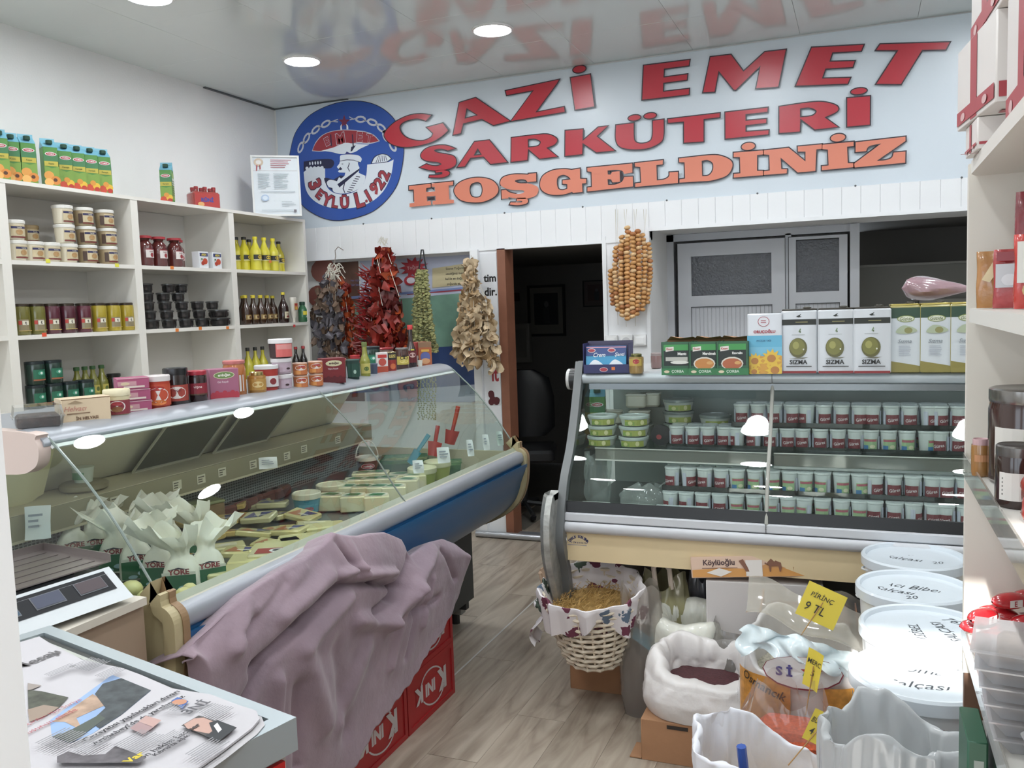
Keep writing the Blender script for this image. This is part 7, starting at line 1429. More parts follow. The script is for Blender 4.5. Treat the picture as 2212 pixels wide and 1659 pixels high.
# open box with a cocoa block under film
fb = thing('open_box', 'open carton holding a brown block under clear film behind the yellow card', 'box', (-.165, 2.96, 0), .05)
part('carton', MB().box(-.15, .15, -.11, .11, 0, .45, C('#bcb6ae', .6)).box(-.15, -.146, -.11, .11, .45, .535, CARD).box(.146, .15, -.11, .11, .45, .51, C('#8a5a40')), fb)
part('block', MB().rbox(0, 0, .45, .26, .2, .055, .02, mat('cocoa_block', '#7a5f58', .35, var=.15, coat=.4)), fb)
part('clear_film', MB().grid(lambda a, b: ((a-.5)*.42+.05, (b-.5)*.26, .515+.02*math.sin(7*a+3*b)*math.sin(9*b)+.02*math.sin(13*a)), 24, 16, film('crisp_film', '#fafafa', .14, '#e4e2e0', .08)), fb)
solo('packing_box', MB().rbox(0, 0, 0, .16, .2, .47, .004, C('#8f4a30', .6)).box(-.08, .08, -.102, -.1, .3, .45, C('#b5763c')), 'red-brown printed carton between the sacks and the white pails', 'box', (-.10, 2.72, 0)) if False else None
solo('packing_box', MB().rbox(0, 0, 0, .12, .16, .44, .004, C('#8f4a30', .6), 1).box(-.055, .055, -.082, -.08, .32, .42, C('#b5763c')), 'red-brown printed carton between the sacks and the white pails', 'box', (-.075, 2.80, 0))
# rice sack with print
t = thing('rice_sack', 'printed orange and white rice sack with a folded blue-white mouth', 'sack', (-.165, 2.66, .075), .05); sack(t, .36, .26, .43, mat('rice_sack', '#dedcdc', .35, var=.04, coat=.4, bump=.1), GRN('rice', '#d8d4c6'), .80, 12, lip=.02, back=.12, wr=.03)
q = MB()
def rsp(u, v, e):
    t_ = u/.17; c, s_ = math.sin(t_), math.cos(t_); R = (abs(c)**2.6+abs(s_)**2.6)**(-1/2.6); return ((.18*R*.99+.006+e)*c, -(.13*R*.99+.008+e)*s_, v)
P = Print(q, fn=rsp, e=.0006)
def rrect(u0, u1, v0, v1, m_, n=14):
    V = [(u0+(u1-u0)*i/n, v) for i in range(n+1) for v in (v0, v1)]; P.put(V, [(2*i, 2*i+2, 2*i+3, 2*i+1) for i in range(n)], m_)
ORA = mat('grain_print', '#cf9244', .4, var=.25, vs=60)
rrect(-.21, -.03, .10, .375, ORA); rrect(.05, .17, .10, .36, ORA); rrect(-.235, -.215, .10, .40, C('#d9d6d2')); P.ell(.0, .40, .10, .05, C('#8f2a38')); P.ell(0, .402, .097, .047, C('#dedcdc'))
P.text('S İ', -.045, .405, .036, C('#4a4590'), .06, off=.04); P.poly([(.022+(.028 if k % 2 == 0 else .012)*math.sin(PI*k/5), .405+(.028 if k % 2 == 0 else .012)*math.cos(PI*k/5)) for k in range(10)], C('#b83a3a')); P.poly([(.0,.395),(.01,.42),(.004,.40),(.015,.39)], C('#5a9a4a'))
P.text('Osmancık', -.10, .345, .026, C('#3a2a1e'), .13, rot=-.35); P.text('PİRİNÇ', -.228, .27, .018, C('#2a2524'), .11, rot=-1.35); P.text('PİRİNÇ', .135, .30, .022, C('#3a2a20'), .12, rot=-.9); P.text('K', .165, .335, .022, C('#222222'))
part('sack_print', q, t); part('folded_mouth', MB().grid(lambda a, b: (-.18+.34*a+.01*math.sin(9*b), -.105-.035*b+.02*math.sin(8*a)+.03*(1-a)+.012*math.sin(17*a+5*b)+.010*math.sin(29*a-4*b), .465+.04*math.sin(PI*a*.8+.6)-.065*b-.02*a+.007*math.sin(13*a+6*b)), 60, 14, mat('blue_white_film', '#d6e2e6', .3, var=.12, vs=14, coat=.5, sub=.05)), t)
part('inner_film', MB().grid(lambda a, b: (-.16+.34*a, -.08+.16*b+.02*math.sin(7*a), .545+.06*b-.09*a-.03*math.sin(PI*b)+.01*math.sin(11*a)), 20, 10, film('rice_film', '#f2f0ea', .5, '#d4cfc4', .1)), t)
solo('packing_box', MB().rbox(0, 0, 0, .34, .24, .074, .004, CARD), 'cardboard tray under the printed rice sack', 'box', (-.165, 2.66, 0))
# lentil bag
t = loosebag(-.20, 2.42, 0, .32, .20, .47, film('lentil_film', '#f4f2f0', .16, '#dcd8d6', .07), .55, 44, 'open clear bag with red lentils behind the front white sack', name='lentil_bag'); part('lentils', MB().rbox(.03, 0, .10, .22, .16, .27, .05, GRN('red_lentils', '#c2552e'), 5), t)
part('tray', MB().rbox(0, 0, 0, .30, .2, .1, .01, CARD), t)
# front sacks
t = thing('grain_sack', 'front open white sack of yellow bulgur with a blue scoop handle', 'sack', (-.232, 2.17, 0), .1); sack(t, .335, .25, .405, SACK2, GRN('bulgur', '#b8924a'), .70, 17, lip=.012, back=.02, wr=.09, top=.99, tx=-.10)
part('scoop_handle', MB().tube([(-.035, -.035, .27), (-.05, -.055, .445)], .012, C('#2450b0', .3), 8), t)
t = thing('grain_sack', 'front open translucent white sack next to the green boxes', 'sack', (.065, 1.74, .12), 0); sack(t, .28, .20, .585, film('pale_sack', '#f2f3f3', .80, '#dfe2e4', .15), GRN('pale_flour', '#b5b7b4'), .78, 19, lip=.012, back=.0, wr=.10, top=.97, tx=-.03)
solo('packing_box', MB().rbox(0, 0, 0, .27, .2, .119, .004, CARD), 'cardboard box under the front translucent sack', 'box', (.065, 1.74, 0))
q = MB(); P = Print(q, d=.118); P.rect(-.045, -.015, .525, .548, C('#3a9cc4', .3)); P.poly([(-.052,.44),(-.052,.505,1),(-.04,.526,1),(-.014,.525,1),(-.006,.50,1),(-.006,.44)], C('#b82a30', .3)); P.text('kar', -.03, .485, .022, C('#ece6e4'), .05, rot=1.3, off=.03); part('product_label', q, t)
solo('herb_bunch', MB().grid(lambda a, b: ((.05+.03*b*math.sin(9*a*PI))*math.cos(2*PI*a), (.045+.02*b*math.cos(7*a*PI))*math.sin(2*PI*a), .36*b+.02*math.sin(14*PI*a)*b), 40, 10, mat('dark_net_bag', '#4a4340', .6, var=.4, vs=25, bump=.6)), 'dark crinkled bag wedged between the two front sacks', 'bag', (-.065, 2.02, 0))
# yellow price cards on sticks
YC = mat('yellow_card', '#e2cc4e', .6)
def card(x, y, dep_pt, w, h, rz, roll, bend, lines_, label, stick):
    t = thing('price_card', label, 'price card', dep_pt, rz); t.rotation_euler = (-.15, roll, rz)
    bf = lambda u, v, e=0: (u, -bend*(u/w)**2*w-e, v)
    part('card', MB().grid(lambda a, b: bf((a-.5)*w, (b-.5)*h), 8, 2, YC), t)
    q = MB(); P = Print(q, fn=lambda u, v, e: bf(u, v, e+.0008))
    for (tx, u, v, hh, mw) in lines_: P.text(tx, u, v, hh, C('#3a3a34'), mw, slant=.15, off=.004)
    part('handwriting', q, t); part('stick', MB().tube([(0, -.004, h*.1), (stick[0], .002, stick[1])], .0016, C('#b98a4a', .6), 5), t)
card(0, 0, onY(1774, 1308, 2.62), .115, .105, .15, .42, .0, [('PİRİNÇ', -.005, .022, .022, .085), ('9 TL', -.012, -.016, .026, .06)], 'large yellow price card reading PİRİNÇ above the rice sack', (-.02, -.12))
card(0, 0, onY(1758, 1447, 2.42), .055, .105, -.75, .10, .25, [('MERC', 0, .02, .014, .045), ('5', 0, -.01, .018, .03)], 'bent yellow price card above the lentil bag', (0, -.13))
card(0, 0, onY(1771, 1573, 2.20), .058, .082, .1, .42, .15, [('BULGUR', 0, .014, .014, .05), ('4 TL', .0, -.014, .018, .04)], 'small yellow price card reading BULGUR at the front', (-.03, -.12))
# ---- white pails
PAIL = mat('white_pail', '#dfe3e6', .3, coat=.3, sub=.05); LIDM = mat('pail_lid', '#d3dbe2', .32, coat=.3)
def pail(o):
    part('pail', lathe([(.130, 0), (.134, .004), (.150, .30), (.153, .302), (.153, .318), (.156, .32)], PAIL, 40), o)
    part('lid', lathe([(.158, .306), (.163, .308), (.163, .334), (.158, .340), (.150, .338), (.146, .328), (0, .326)], LIDM, 48), o)
    part('handle', MB().tube([(-.16*math.cos(t), -.02-.05*math.sin(t), .29-.0*t) for t in [PI*i/14-.6 for i in range(12)]], .0035, PAIL, 6), o)
PA = [(2.98, .15, 'farthest white pail, its lid marked Acı Salça', [('Acı Sp', .03, .05, .03, 0), ('Salçası', -.03, 0, .03, -.5), ('20', .06, -.05, .02, 0)]), (2.66, .135, 'second white pail from the case, marked Acı Biber Salçası', [('Antep', .07, .05, .03, -.7), ('Acı Biber', .01, .02, .03, -.5), ('Salçası', -.06, -.01, .03, -.6), ('20', -.03, -.07, .02, 0)]),
      (2.345, .145, 'third white pail from the case, lettered sideways on its lid', [('Antep', -.09, .0, .028, 1.2), ('Ü.SİBEL', -.03, -.02, .028, 1.45), ('SALÇASI', .05, -.02, .026, 1.6), ('762', .10, .05, .024, -.9)]), (2.04, .125, 'nearest white pail, half sunlit, marked Domates Salçası', [('Domates', .03, .035, .032, -.35), ('Salçası', -.03, -.045, .036, -.25), ('25', .11, .04, .02, -.6)])]
for k, (y, x, lb, tx) in enumerate(PA):
    lo_ = ware('pail', 'lidded_pail', 'lower white pail under the ' + ['farthest', 'second', 'third', 'nearest'][k] + ' marked pail', 'pail', (x, y, .0), 0, pail, 'stacked white paste pails', s=(.95, .95, 1.1)); 
    o = ware('pail', 'lidded_pail', lb, 'pail', (x, y, .376), -.3*k, pail, 'stacked white paste pails', s=(.95, .95, 1))
    q = MB(); P = Print(q, fn=lambda u, v, e: (u, v, .3262+e), e=.0004)
    for (s_, u, v, h, r) in tx: P.text(s_, u, v, h*1.25, C('#3c4046'), .17, rot=r, slant=.3, off=-.002)
    oo = part('handwriting', q, o); oo.rotation_euler = (0, 0, .3*k+.3)
q = MB(); P = Print(q, R=.1535); R_ = random.Random(2)
for i in range(12): u = -.2+.035*i; P.poly([(u, .27+R_.uniform(-.01, .01)), (u+.02, .28), (u+.012, .262), (u+.004, .258)], C(['#3a4a8c', '#a84a4a', '#4a8a9c'][i % 3])); P.k -= 1
part('side_print', q, bpy.data.objects[o.name])
# ================================================================ RIGHT SHELF UNIT (open shelves, white end panel)
RX, RY = .158, 1.60
WP = mat('cream_panel', '#dfdbd2', .5, var=.015, vs=3, bump=.03)
ru = thing('wall_shelf', 'white open shelf unit at the right edge with an end panel and four boards', 'shelf', (RX, RY, 0))
part('end_panel', MB().box(0, XR-RX-.002, 0, .02, .90, 1.745, WP), ru); part('rear_panel', MB().box(.34, .36, -1.6, 0, .90, 1.745, WP), ru)
for z, zt, in ((1.745, .02), (1.514, .022), (1.268, .022), (.985, .024)): part('board', MB().rings([[(x, y, zz_) for x, y in ((.36, 0), (.36, -1.6), (.0, -1.6), (0, -.03), (.01, 0))] for zz_ in (z-zt, z)], mat('board_white', '#e4e2dc', .4), smooth=False), ru)
for z in (1.268, .985): part('clear_edge', MB().box(-.004, -.001, -1.6, -.0, z-.03, z+.008, clear('edge_strip', '#f0f0ee', 1.5, .05, 1, .25, '#dcdcd8')), ru)
part('plinth', MB().box(.002, .13, 0, .018, .82, .90, mat('brown_plinth', '#6d5140', .6, var=.1)).box(.13, XR-RX-.002, -1.6, 0, 0, .90, mat('brown_plinth', '#6d5140', .6, var=.1)), ru)
# boxes on top
WB_ = C('#e9e4e0', .35); RDB = C('#b8434c', .4)
def sbox(w, d, h, stripe=True):
    def b(o):
        part('carton', MB().rbox(0, 0, 0, w, d, h, .002, WB_, 1), o)
        q = MB()
        for fn in (lambda u, v, e: (u, -d/2-e, v), lambda u, v, e: (-w/2-e, -u, v), lambda u, v, e: (u*w/d if d else u, v-h/2, -e)):
            P = Print(q, fn=fn); W_ = d if fn(0, 0, 0)[0] != 0 else w
            P.rect(-W_*.12, W_*.05, .002, h-.002, RDB); P.rect(-W_*.48, W_*.48, .006, h*.22, RDB); P.ell(-W_*.3, h*.12, W_*.06, h*.05, C('#dcb0b0')); P.ell(W_*.28, h*.12, W_*.06, h*.05, C('#dcb0b0'))
        part('printed_label', q, o)
    return b
for k, (x, y, z, w, d, h, rz, lb) in enumerate(((.215, 1.50, 1.746, .13, .10, .045, .05, 'small white and red carton at the far end of the top board'), (.235, 1.47, 1.792, .17, .22, .12, .12, 'white carton with red stripes on the small carton'), (.255, 1.44, 1.913, .19, .24, .13, .05, 'uppermost white carton with red stripes near the ceiling'), (.28, 1.18, 1.746, .22, .24, .16, .0, 'bright white carton nearest on the top board'), (.29, 1.16, 1.907, .22, .26, .16, .05, 'bright upper white carton nearest the camera'))):
    o = thing('cookie_carton', lb, 'carton', (x, y, z), rz, 'white cartons on the top board'); sbox(w, d, h)(o)
# shelf 2: packets
def packet(w, d, h, c1, art, seed):
    def b(o):
        m = mat('pk_'+c1[1:], c1, .2, var=.25, vs=18, coat=.8, bump=.4, bs=25); ph = random.Random(seed).uniform(0, 6)
        def f(a, b_):
            t = 2*PI*a; e = max(.10, math.sin(PI*min(1, max(0, b_*.94+.03)))**.35); ee = (abs(math.cos(t))**4+abs(math.sin(t))**4)**-.25
            return (w/2*ee*math.cos(t)*(1+.03*math.sin(9*b_+ph)), d/2*ee*math.sin(t)*e*(1+.06*math.sin(5*t+7*b_)), h*b_)
        part('foil_pack', MB().grid(f, 28, 14, m), o); q = MB(); P = Print(q, d=d*.53); art(P, w, h); part('printed_label', q, o)
    return b
PK = [((.178, 1.50), .036, .025, .085, '#b9854e', lambda P, w, h: P.poly([(-w*.3,h*.5),(w*.1,h*.8),(w*.3,h*.65),(0,h*.45)], C('#e0cf9a', .3)), 'tall gold and brown foil packet at the far end of the packet shelf'),
      ((.198, 1.455), .042, .03, .085, '#b5484c', lambda P, w, h: (P.rect(-w*.42, w*.42, h*.35, h*.75, C('#c9cdd2', .3)), P.ell(0, h*.48, w*.25, h*.1, C('#dfe3e8')), P.rect(-w*.4, w*.4, h*.8, h*.95, C('#a0444c'))), 'red and silver printed packet in front of the gold one'),
      ((.215, 1.36), .05, .035, .10, '#c9433c', lambda P, w, h: (P.rect(-w*.42, w*.42, h*.35, h*.9, C('#e4e0d8', .3)), P.ell(0, h*.25, w*.3, h*.12, C('#cfae74'))), 'red and white packet at the right edge of the packet shelf'),
      ((.235, 1.50), .05, .035, .17, '#8f3b44', lambda P, w, h: (P.rect(-w*.4, w*.4, h*.4, h*.6, C('#aab4c0', .3)), P.ell(0, h*.3, w*.3, h*.1, C('#b8643c'))), 'tall dark red packet standing behind the others')]
for k, (xy, w, d, h, c, art, lb) in enumerate(PK): ware('pkt%d' % k, 'snack_packet', lb, 'packet', (*xy, 1.515), -.15, packet(w, d, h, c, art, k), 'foil packets on the right shelf')
# shelf 3: jars
def wl(c='#dedcd6'):
    return lambda P: (P.rect(-.04, .028, .022, .082, C(c)), P.ell(-.012, .05, .007, .008, C('#5a4a3a')), P.ell(.008, .066, .005, .004, C('#c9665a')), P.rect(-.03, .02, .026, .03, C('#b9b4aa')))
ware('bigj', 'jam_jar', 'large dark brown jar with metal lid and white label on the right shelf', 'jar', (.218, 1.40, 1.269), -.3, jar(.052, .135, g_('#3c231e'), C('#8f8d8a', .2, 0, .8), wl(), lr=.92, lh=.02, sh=.86))
ware('medj', 'jam_jar', 'smaller dark jar with grey lid in front of the large one', 'jar', (.183, 1.245, 1.269), -.2, jar(.027, .078, g_('#33201d'), C('#6f6c6a', .25, 0, .7), lambda P: (P.rect(-.022, .018, .010, .045, C('#dfddd8')), P.lines(-.018, .014, .04, .015, 5, C('#8a8884'))), lr=.9, lh=.016))
ware('ambj', 'honey_jar', 'slim amber honey jar with pink ribbon beside the large dark jar', 'jar', (.150+.012, 1.44, 1.269), .1, jar(.013, .055, g_('#a8743a'), C('#c9a0a4', .3), lambda P: P.rect(-.011, .011, .022, .032, C('#c98a5a')), lr=.8, lh=.02))
ware('whj', 'honey_jar', 'jar with white lid at the far back of the right shelf', 'jar', (.33, 1.53, 1.269), 0, jar(.04, .15, g_('#b5803c'), C('#e0e0dc', .3), None, lr=.95, lh=.02))
t = thing('candy_bag', 'shiny red and orange bag of sweets at the right edge of the jar shelf', 'bag', (.218, 1.14, 1.269), 0); part('foil', crumple(.09, .07, .085, 5, mat('red_orange_foil', '#b0453c', .2, var=.4, vs=12, coat=.8), .4, amp=.1), t)
# bottom shelf: red packets and clear trays
for k, (x, y, z, rz) in enumerate(((.175, 1.54, .99, .3), (.225, 1.55, .99, -.2), (.185, 1.49, .99, .6), (.20, 1.53, 1.017, -.4), (.24, 1.50, 1.017, .2), (.175, 1.50, 1.02, .9), (.215, 1.52, 1.043, .5), (.25, 1.54, 1.045, 0), (.27, 1.5, .99, .4))):
    o = ware('rp', 'red_packet', 'glossy red sweet packet, %s in the heap on the lowest board' % ORD[k], 'packet', (x, y, z), rz, lambda o: (part('foil_pack', MB().grid(lambda a, b: ((.05*(b-.5)*2)*(1), .028*math.cos(2*PI*a)*max(.12, math.sin(PI*b)**.4), .019+.018*math.sin(2*PI*a)*max(.1, math.sin(PI*b)**.5)), 16, 12, mat('red_foil', '#b3262e', .22, var=.25, vs=20, coat=.8)), o), face(o, .0285, lambda P: (P.rect(-.022, .012, .012, .028, C('#e6e2de')), P.text('E', -.006, .020, .012, C('#b03038'), off=.03))), part('crimp', MB().add([(.045, 0, .03), (.065, -.008, .038), (.065, .012, .02)], [(0, 1, 2)], C('#dfd9d6', .3)), o)), 'red packets on the lowest board', s=(.62, .62, .72))
TR = clear('blister_tray', '#f0f1f3', 1.5, .06, 1, .45, '#dcdde0')
for k in range(6):
    o = ware('bt', 'food_tray', 'clear lidded tray of nuts, %s from the bottom of the stack' % ORD[k], 'tray', (.235-.004*k, 1.20-.006*k, .986+.0225*k), -.03*k, lambda o: (part('tray', MB().rings([[(sx*.085*s_, sy_*.06*s_, z) for sx, sy_ in ((1, 1), (-1, 1), (-1, -1), (1, -1))] for s_, z in ((.82, 0), (.98, .018), (1.05, .019), (1.05, .021), (1, .022))], TR, smooth=False), o), part('nuts', MB().rbox(0, 0, .002, .125, .08, .015, .01, mat('mixed_nuts', '#7d6d62', .5, var=.5, vs=60, bump=.6, bs=60)), o)), 'stacked clear trays of nuts')
o = thing('food_tray', 'clear tray with brown cookies in front of the stack', 'tray', (.262, 1.04, .986), .1, 'stacked clear trays of nuts'); part('tray', MB().rings([[(sx*.085*s_, sy_*.06*s_, z) for sx, sy_ in ((1, 1), (-1, 1), (-1, -1), (1, -1))] for s_, z in ((.82, 0), (.98, .05), (1.05, .051), (1.05, .053), (1, .058))], TR, smooth=False), o)
q = MB(); 
for i in range(6): q.ico((-.05+.04*(i % 3), -.02+.04*(i//3), .022), .02, mat('cookie', '#b07f52', .6, var=.3, vs=40), 1, (1, 1, .7))
part('cookies', q, o, kind='stuff')
# green boxes under the lowest board
for k, (x, y, z, rz, h) in enumerate(((.158, 1.45, .60, .0, .28), (.225, 1.44, .60, .0, .25), (.20, 1.44, .33, .05, .265))):
    o = thing('tea_box', ['narrow dark green box standing at the end panel', 'green printed box leaning right of the narrow green box', 'lower green box under the standing pair'][k], 'box', (x, y, z), rz)
    part('carton', MB().rbox(0, 0, 0, (.028, .085, .16)[k], .12, h, .003, C('#2c6048', .4), 1), o); face(o, .06, lambda P: (P.rect(-.005 if k == 0 else -.035, .008 if k == 0 else -.02, h*.5, h*.9, C('#a9b8b0')), P.rect(-.0, .012 if k == 0 else .04, h*.3, h*.42, C('#3f8a5c')), P.rect(-.012, .012 if k == 0 else .04, h*.72, h*.8, C('#c9b9b0'))))
solo('support_crate', MB().rbox(0, 0, 0, .16, .16, .325, .004, CARD), 'cardboard box under the green boxes', 'box', (.20, 1.44, 0))
# ================================================================ FREEZER WITH NEWSPAPERS
FZ = .95
fA, fB, fN = onZ(108, 1351, FZ), onZ(640, 1549, FZ), onZ(450, 1659, FZ)
ux = (fB-fA).normalized(); uy = Vector((-ux.y, ux.x, 0)); W = (fB-fA).length; ang = math.atan2(ux.y, ux.x)
fz = thing('chest_freezer', 'chest freezer with grey aluminium lid frame and red side panel', 'freezer', (fB.x, fB.y, 0), ang)   # local: x<0 to the left, y<0 towards the camera
Dp = .62; FR = mat('freezer_frame', '#b3bdc2', .35, metal=.35); IN_ = mat('freezer_seal', '#3a3c3a', .5)
part('body', MB().box(-W+.01, -.015, -Dp, -.012, .05, FZ-.055, C('#d5d7d8', .4)), fz)
part('red_side_panel', MB().box(-.014, -.006, -Dp, -.02, .06, FZ-.06, mat('freezer_red', '#c22a2a', .35)).box(-.0058, -.005, -.10, -.075, .60, .83, C('#c9b690', .5)), fz)
q = MB()
for a in ((-W, 0, -.026, 0), (-W, 0, -Dp, -Dp+.03), (-W, -W+.03, -Dp+.03, -.026), (-.03, 0, -Dp+.03, -.026)): q.box(*a, FZ-.05, FZ, FR)
part('lid_frame', q, fz)
q = MB().box(-W+.03, -.03, -.042, -.03, FZ-.03, FZ-.006, IN_).box(-W+.03, -.03, -.05, -.042, FZ-.03, FZ-.004, C('#b9bdb4', .4)).box(-W+.05, -.05, -.072, -.052, FZ-.02, FZ-.008, C('#6e6a58', .6)).box(-.045, -.03, -Dp+.03, -.042, FZ-.03, FZ-.006, IN_)
part('lid_seal', q, fz); part('lid_glass', MB().box(-W+.04, -.045, -Dp+.04, -.05, FZ-.016, FZ-.010, mat('frosted_lid', '#8f938a', .25, var=.1)), fz)
for x in (-W+.06, -.06): part('foot', MB().box(x-.03, x+.03, -Dp+.04, -.05, 0, .05, BLACK), fz)
# newspapers
NP = mat('newsprint', '#bfbcc0', .8, var=.02); ZN = FZ+.004
npp = [(45,1390),(85,1378),(104,1390),(177,1428),(266,1447),(304,1461),(373,1491),(456,1504),(513,1526),(554,1539),(561,1557),(544,1577),(475,1630),(430,1662)]
P3 = [onZ(x, y, ZN) for x, y in npp]; P3.append(P3[-1]+uy*-.28); P3.append(P3[0]+uy*-.40-ux*.12); P3.append(P3[0]-ux*.12)
nw = thing('newspaper', 'open newspaper spread spread over the freezer lid'.replace('spread spread', 'spread'), 'newspaper', (P3[0].x, P3[0].y, ZN)); O_ = Vector((P3[0].x, P3[0].y, ZN))
V, F = tri_fill([[(p.x-O_.x, p.y-O_.y) for p in P3]]); q = MB(); n = len(P3)
q.add([(a, b, .003) for a, b in V], F, NP); q.add([(p.x-O_.x, p.y-O_.y, z) for z in (0, .003) for p in P3], [(i, (i+1) % n, n+(i+1) % n, n+i) for i in range(n)], NP); part('sheet', q, nw)
q = MB(); q.add([(a+.012, b-.004, -.0025) for a, b in V], F, C('#bdbabd', .8)); part('under_sheet', q, nw)
q = MB(); PN = Print(q, fn=lambda u, v, e: (u, v, .003+e), e=.0003)
L_ = lambda x, y: ((lambda p: (p.x-O_.x, p.y-O_.y))(onZ(x, y, ZN+.003)))
def npoly(pts, c, k=0): PN.poly([L_(*p[:2]) for p in pts], C(c, .7) if isinstance(c, str) else c)
a0, a1 = L_(210, 1590), L_(380, 1500); TA = math.atan2(a1[1]-a0[1], a1[0]-a0[0])
def ntext(s_, x, y, h, c, mw=None, off=.02): u = L_(x, y); PN.text(s_, u[0], u[1], h, C(c, .7), mw, rot=TA, off=off)
def ncol(x, y, w, h, n_, c='#8f8e92'):   # column of body copy running along the baseline direction
    u = L_(x, y); ca, sa = math.cos(TA), math.sin(TA)
    for i in range(n_):
        v = -h*i/n_; e = w*rnd.uniform(.93, 1); hh = h/n_*.42
        q.add([PN.at(u[0]+ca*a-sa*b, u[1]+sa*a+ca*b) for a, b in ((0, v), (e, v), (e, v-hh), (0, v-hh))], [(0, 1, 2, 3)], C(c, .7))
    PN.k += 1
ph = mat('photo_sky', '#8fa9cf', .6, var=.1); npoly([(108,1556),(242,1458),(326,1492),(262,1545),(200,1585),(152,1606),(112,1592)], ph)
npoly([(112,1560),(200,1500),(236,1520),(165,1552),(180,1580),(140,1560)], mat('photo_town', '#b59a86', .7, var=.3, vs=40)); npoly([(205,1500),(222,1478),(262,1466),(326,1492),(262,1545),(215,1575),(195,1560),(228,1530)], mat('photo_trees', '#4a4f52', .7, var=.4, vs=50)); npoly([(112,1592),(150,1580),(215,1545),(228,1553),(162,1602),(150,1606)], C('#525a52', .7))
npoly([(60,1492),(90,1495),(148,1508),(128,1530),(62,1552)], mat('photo_dark', '#56584e', .7, var=.5, vs=40)); npoly([(60,1535),(95,1525),(128,1530),(100,1548),(64,1562)], C('#9c8878', .7))
npoly([(60,1478),(90,1483),(70,1492),(60,1494)], '#9a8f88')
ntext('Mesajı', 82, 1428, .032, '#5c5a5c', .11); ntext('Kaçırılan işçi Suriye', 110, 1545, .012, '#b0404a', .12, 0); ntext('ordusunun elinde', 98, 1568, .012, '#b0404a', .10, 0)
ntext('Cezayatısı yapılacakları duvarı', 290, 1548, .014, '#333136', .235, .03); ntext("Arslanbeyi'de da yargılanmaz", 305, 1558, .014, '#333136', .225, .03)
npoly([(370,1519),(384,1511),(408,1520),(394,1536)], '#4468b0'); PN.ell(*L_(388, 1522), .012, .009, C('#c98a6a', .7)); ntext('3Nİ', 420, 1532, .026, '#55545a', .05)
npoly([(281,1580),(300,1566),(332,1578),(310,1594)], '#a8898a'); npoly([(300,1566),(316,1553),(349,1563),(332,1578)], '#c09a92')
npoly([(392,1575),(430,1553),(512,1580),(474,1610)], '#55504e'); npoly([(398,1573),(420,1560),(440,1558),(462,1567),(466,1582),(452,1593),(425,1588),(405,1582)], '#c39a8c'); npoly([(452,1570),(470,1564),(512,1580),(474,1610),(440,1598),(460,1590)], '#33363a'); npoly([(462,1577),(470,1570),(480,1585),(472,1592)], '#d8d6da')
ntext('Son hakim Laciner', 365, 1612, .011, '#333136', .12, .02); ntext("Kıbrıs'ta aşık", 372, 1620, .011, '#333136', .10, .02)
npoly([(124,1645),(148,1634),(180,1643),(228,1640),(250,1622),(318,1648),(300,1659),(124,1659)], mat('photo_grey', '#625e62', .7, var=.5, vs=40)); ntext('Var', 290, 1648, .014, '#d9c02a', .05, .03)
for (x, y, w_, h_, n_) in ((150,1450,.045,.05,9),(205,1470,.04,.03,6),(95,1468,.05,.02,4),(76,1618,.05,.05,9),(150,1628,.045,.04,8),(424,1552,.035,.045,9),(335,1615,.035,.03,7),(245,1625,.05,.045,9),(400,1645,.05,.035,7),(300,1592,.03,.0,1),(350,1545,.02,.03,6)): ncol(x, y, w_, h_, n_)
part('printed_page', q, nw)
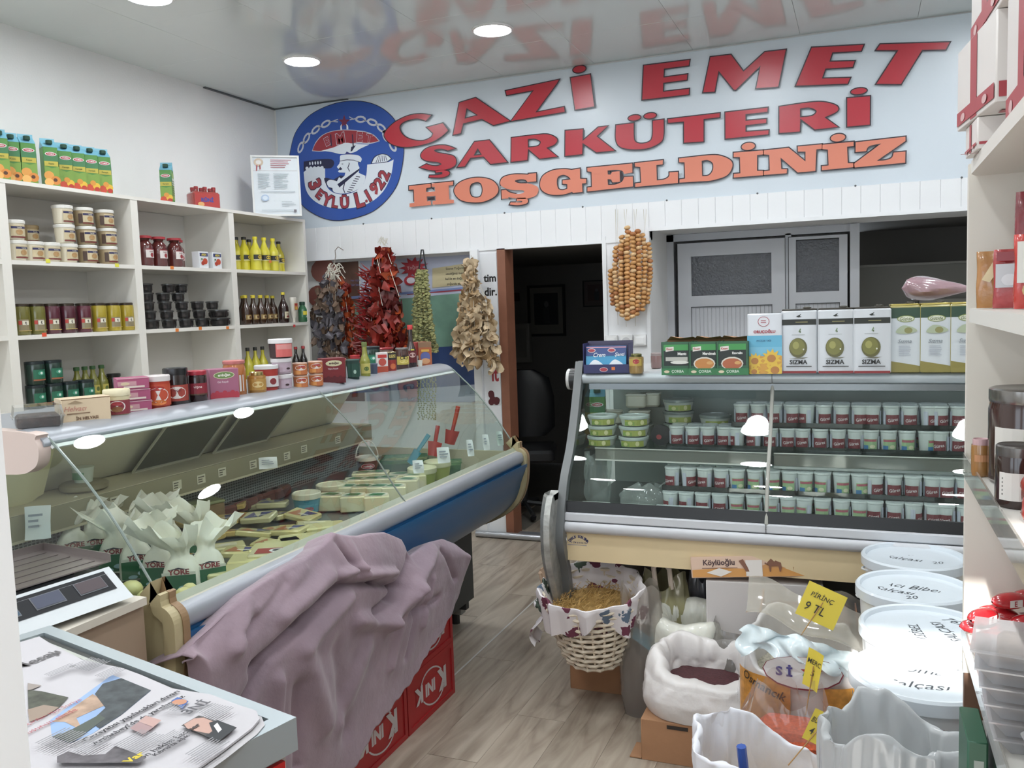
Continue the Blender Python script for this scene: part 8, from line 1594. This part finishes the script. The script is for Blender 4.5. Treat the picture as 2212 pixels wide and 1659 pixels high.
# ================================================================ SCALE ON THE SIDE CABINET
cab = thing('side_cabinet', 'low cabinet with pale top and brown side carrying the scale', 'cabinet', (-1.545, 1.50, 0))
part('carcass', MB().box(-.62, 0, -.45, .0, 0, .885, mat('brown_side', '#97826f', .6, var=.03)), cab); part('worktop', MB().box(-.64, .012, -.46, .0, .885, .903, C('#d0c8ba', .5)), cab)
sc0 = onZ(90, 1300, .93); S_ = thing('weighing_scale', 'shop scale with stainless tray and a white display with three dark windows', 'scale', (-1.735, 1.315, .905), R90-.12)
SS = mat('stainless', '#9a9290', .28, metal=.8, var=.05)
part('base', MB().rbox(0, 0, .012, .34, .26, .05, .02, C('#cdd3d8', .35)), S_)
part('pan', MB().box(-.18, .18, -.10, .15, .080, .083, SS).box(-.18, .18, .147, .15, .083, .10, SS).box(-.18, -.177, -.10, .15, .083, .10, SS).box(.177, .18, -.10, .15, .083, .10, SS).box(-.12, .12, -.05, .1, .062, .08, BLACK), S_)
q = MB(); 
for k in range(5): q.box(-.16, .16, -.07+.045*k, -.068+.045*k, .083, .0845, C('#7d7573', .3, 0, .8))
part('pan_ribs', q, S_)
dsp = part('display_panel', MB().add([(-.17, -.13, .012), (.17, -.13, .012), (.17, -.185, .012), (-.17, -.185, .012), (-.17, -.105, .072), (.17, -.105, .072), (.17, -.165, .012+.014), (-.17, -.165, .012+.014)], [(0, 1, 2, 3), (7, 6, 5, 4), (3, 2, 6, 7), (0, 4, 5, 1), (1, 5, 6, 2), (0, 3, 7, 4)], C('#ccd2d6', .35)), S_)
pl = lambda u, v, e: (u, -.165+.06*v-e*.6, .026+.046*v+e)
q = MB(); P = Print(q, fn=pl, e=.001); P.rect(-.15, .15, .15, .88, C('#2b2c30', .2))
for u, c in ((-.10, '#4d6478'), (-.0, '#565a6c'), (.10, '#5c5256')): P.rect(u-.034, u+.034, .28, .75, C('#7a7d84', .2)); P.rect(u-.032, u+.032, .31, .72, C(c, .15)); P.k -= 2
part('display_windows', q, S_)
# ================================================================ DOOR JAMB AT THE LEFT EDGE
p = ray(36, 1300)*.42+Vector((0, 0, CH)); a = math.atan2(p.y, p.x)
d_ = Vector((p.x, p.y, 0)).normalized(); n_ = Vector((-d_.y, d_.x, 0))
jm = MB(); c0 = Vector((p.x, p.y, 0)); pts = [c0, c0+d_*.10+n_*.004, c0+d_*.10+n_*.30, c0+n_*.30]
jm.rings([[(q_.x, q_.y, z) for q_ in pts] for z in (0, 2.2)], C('#eceaea', .6), smooth=False); struct('trim_8', jm)
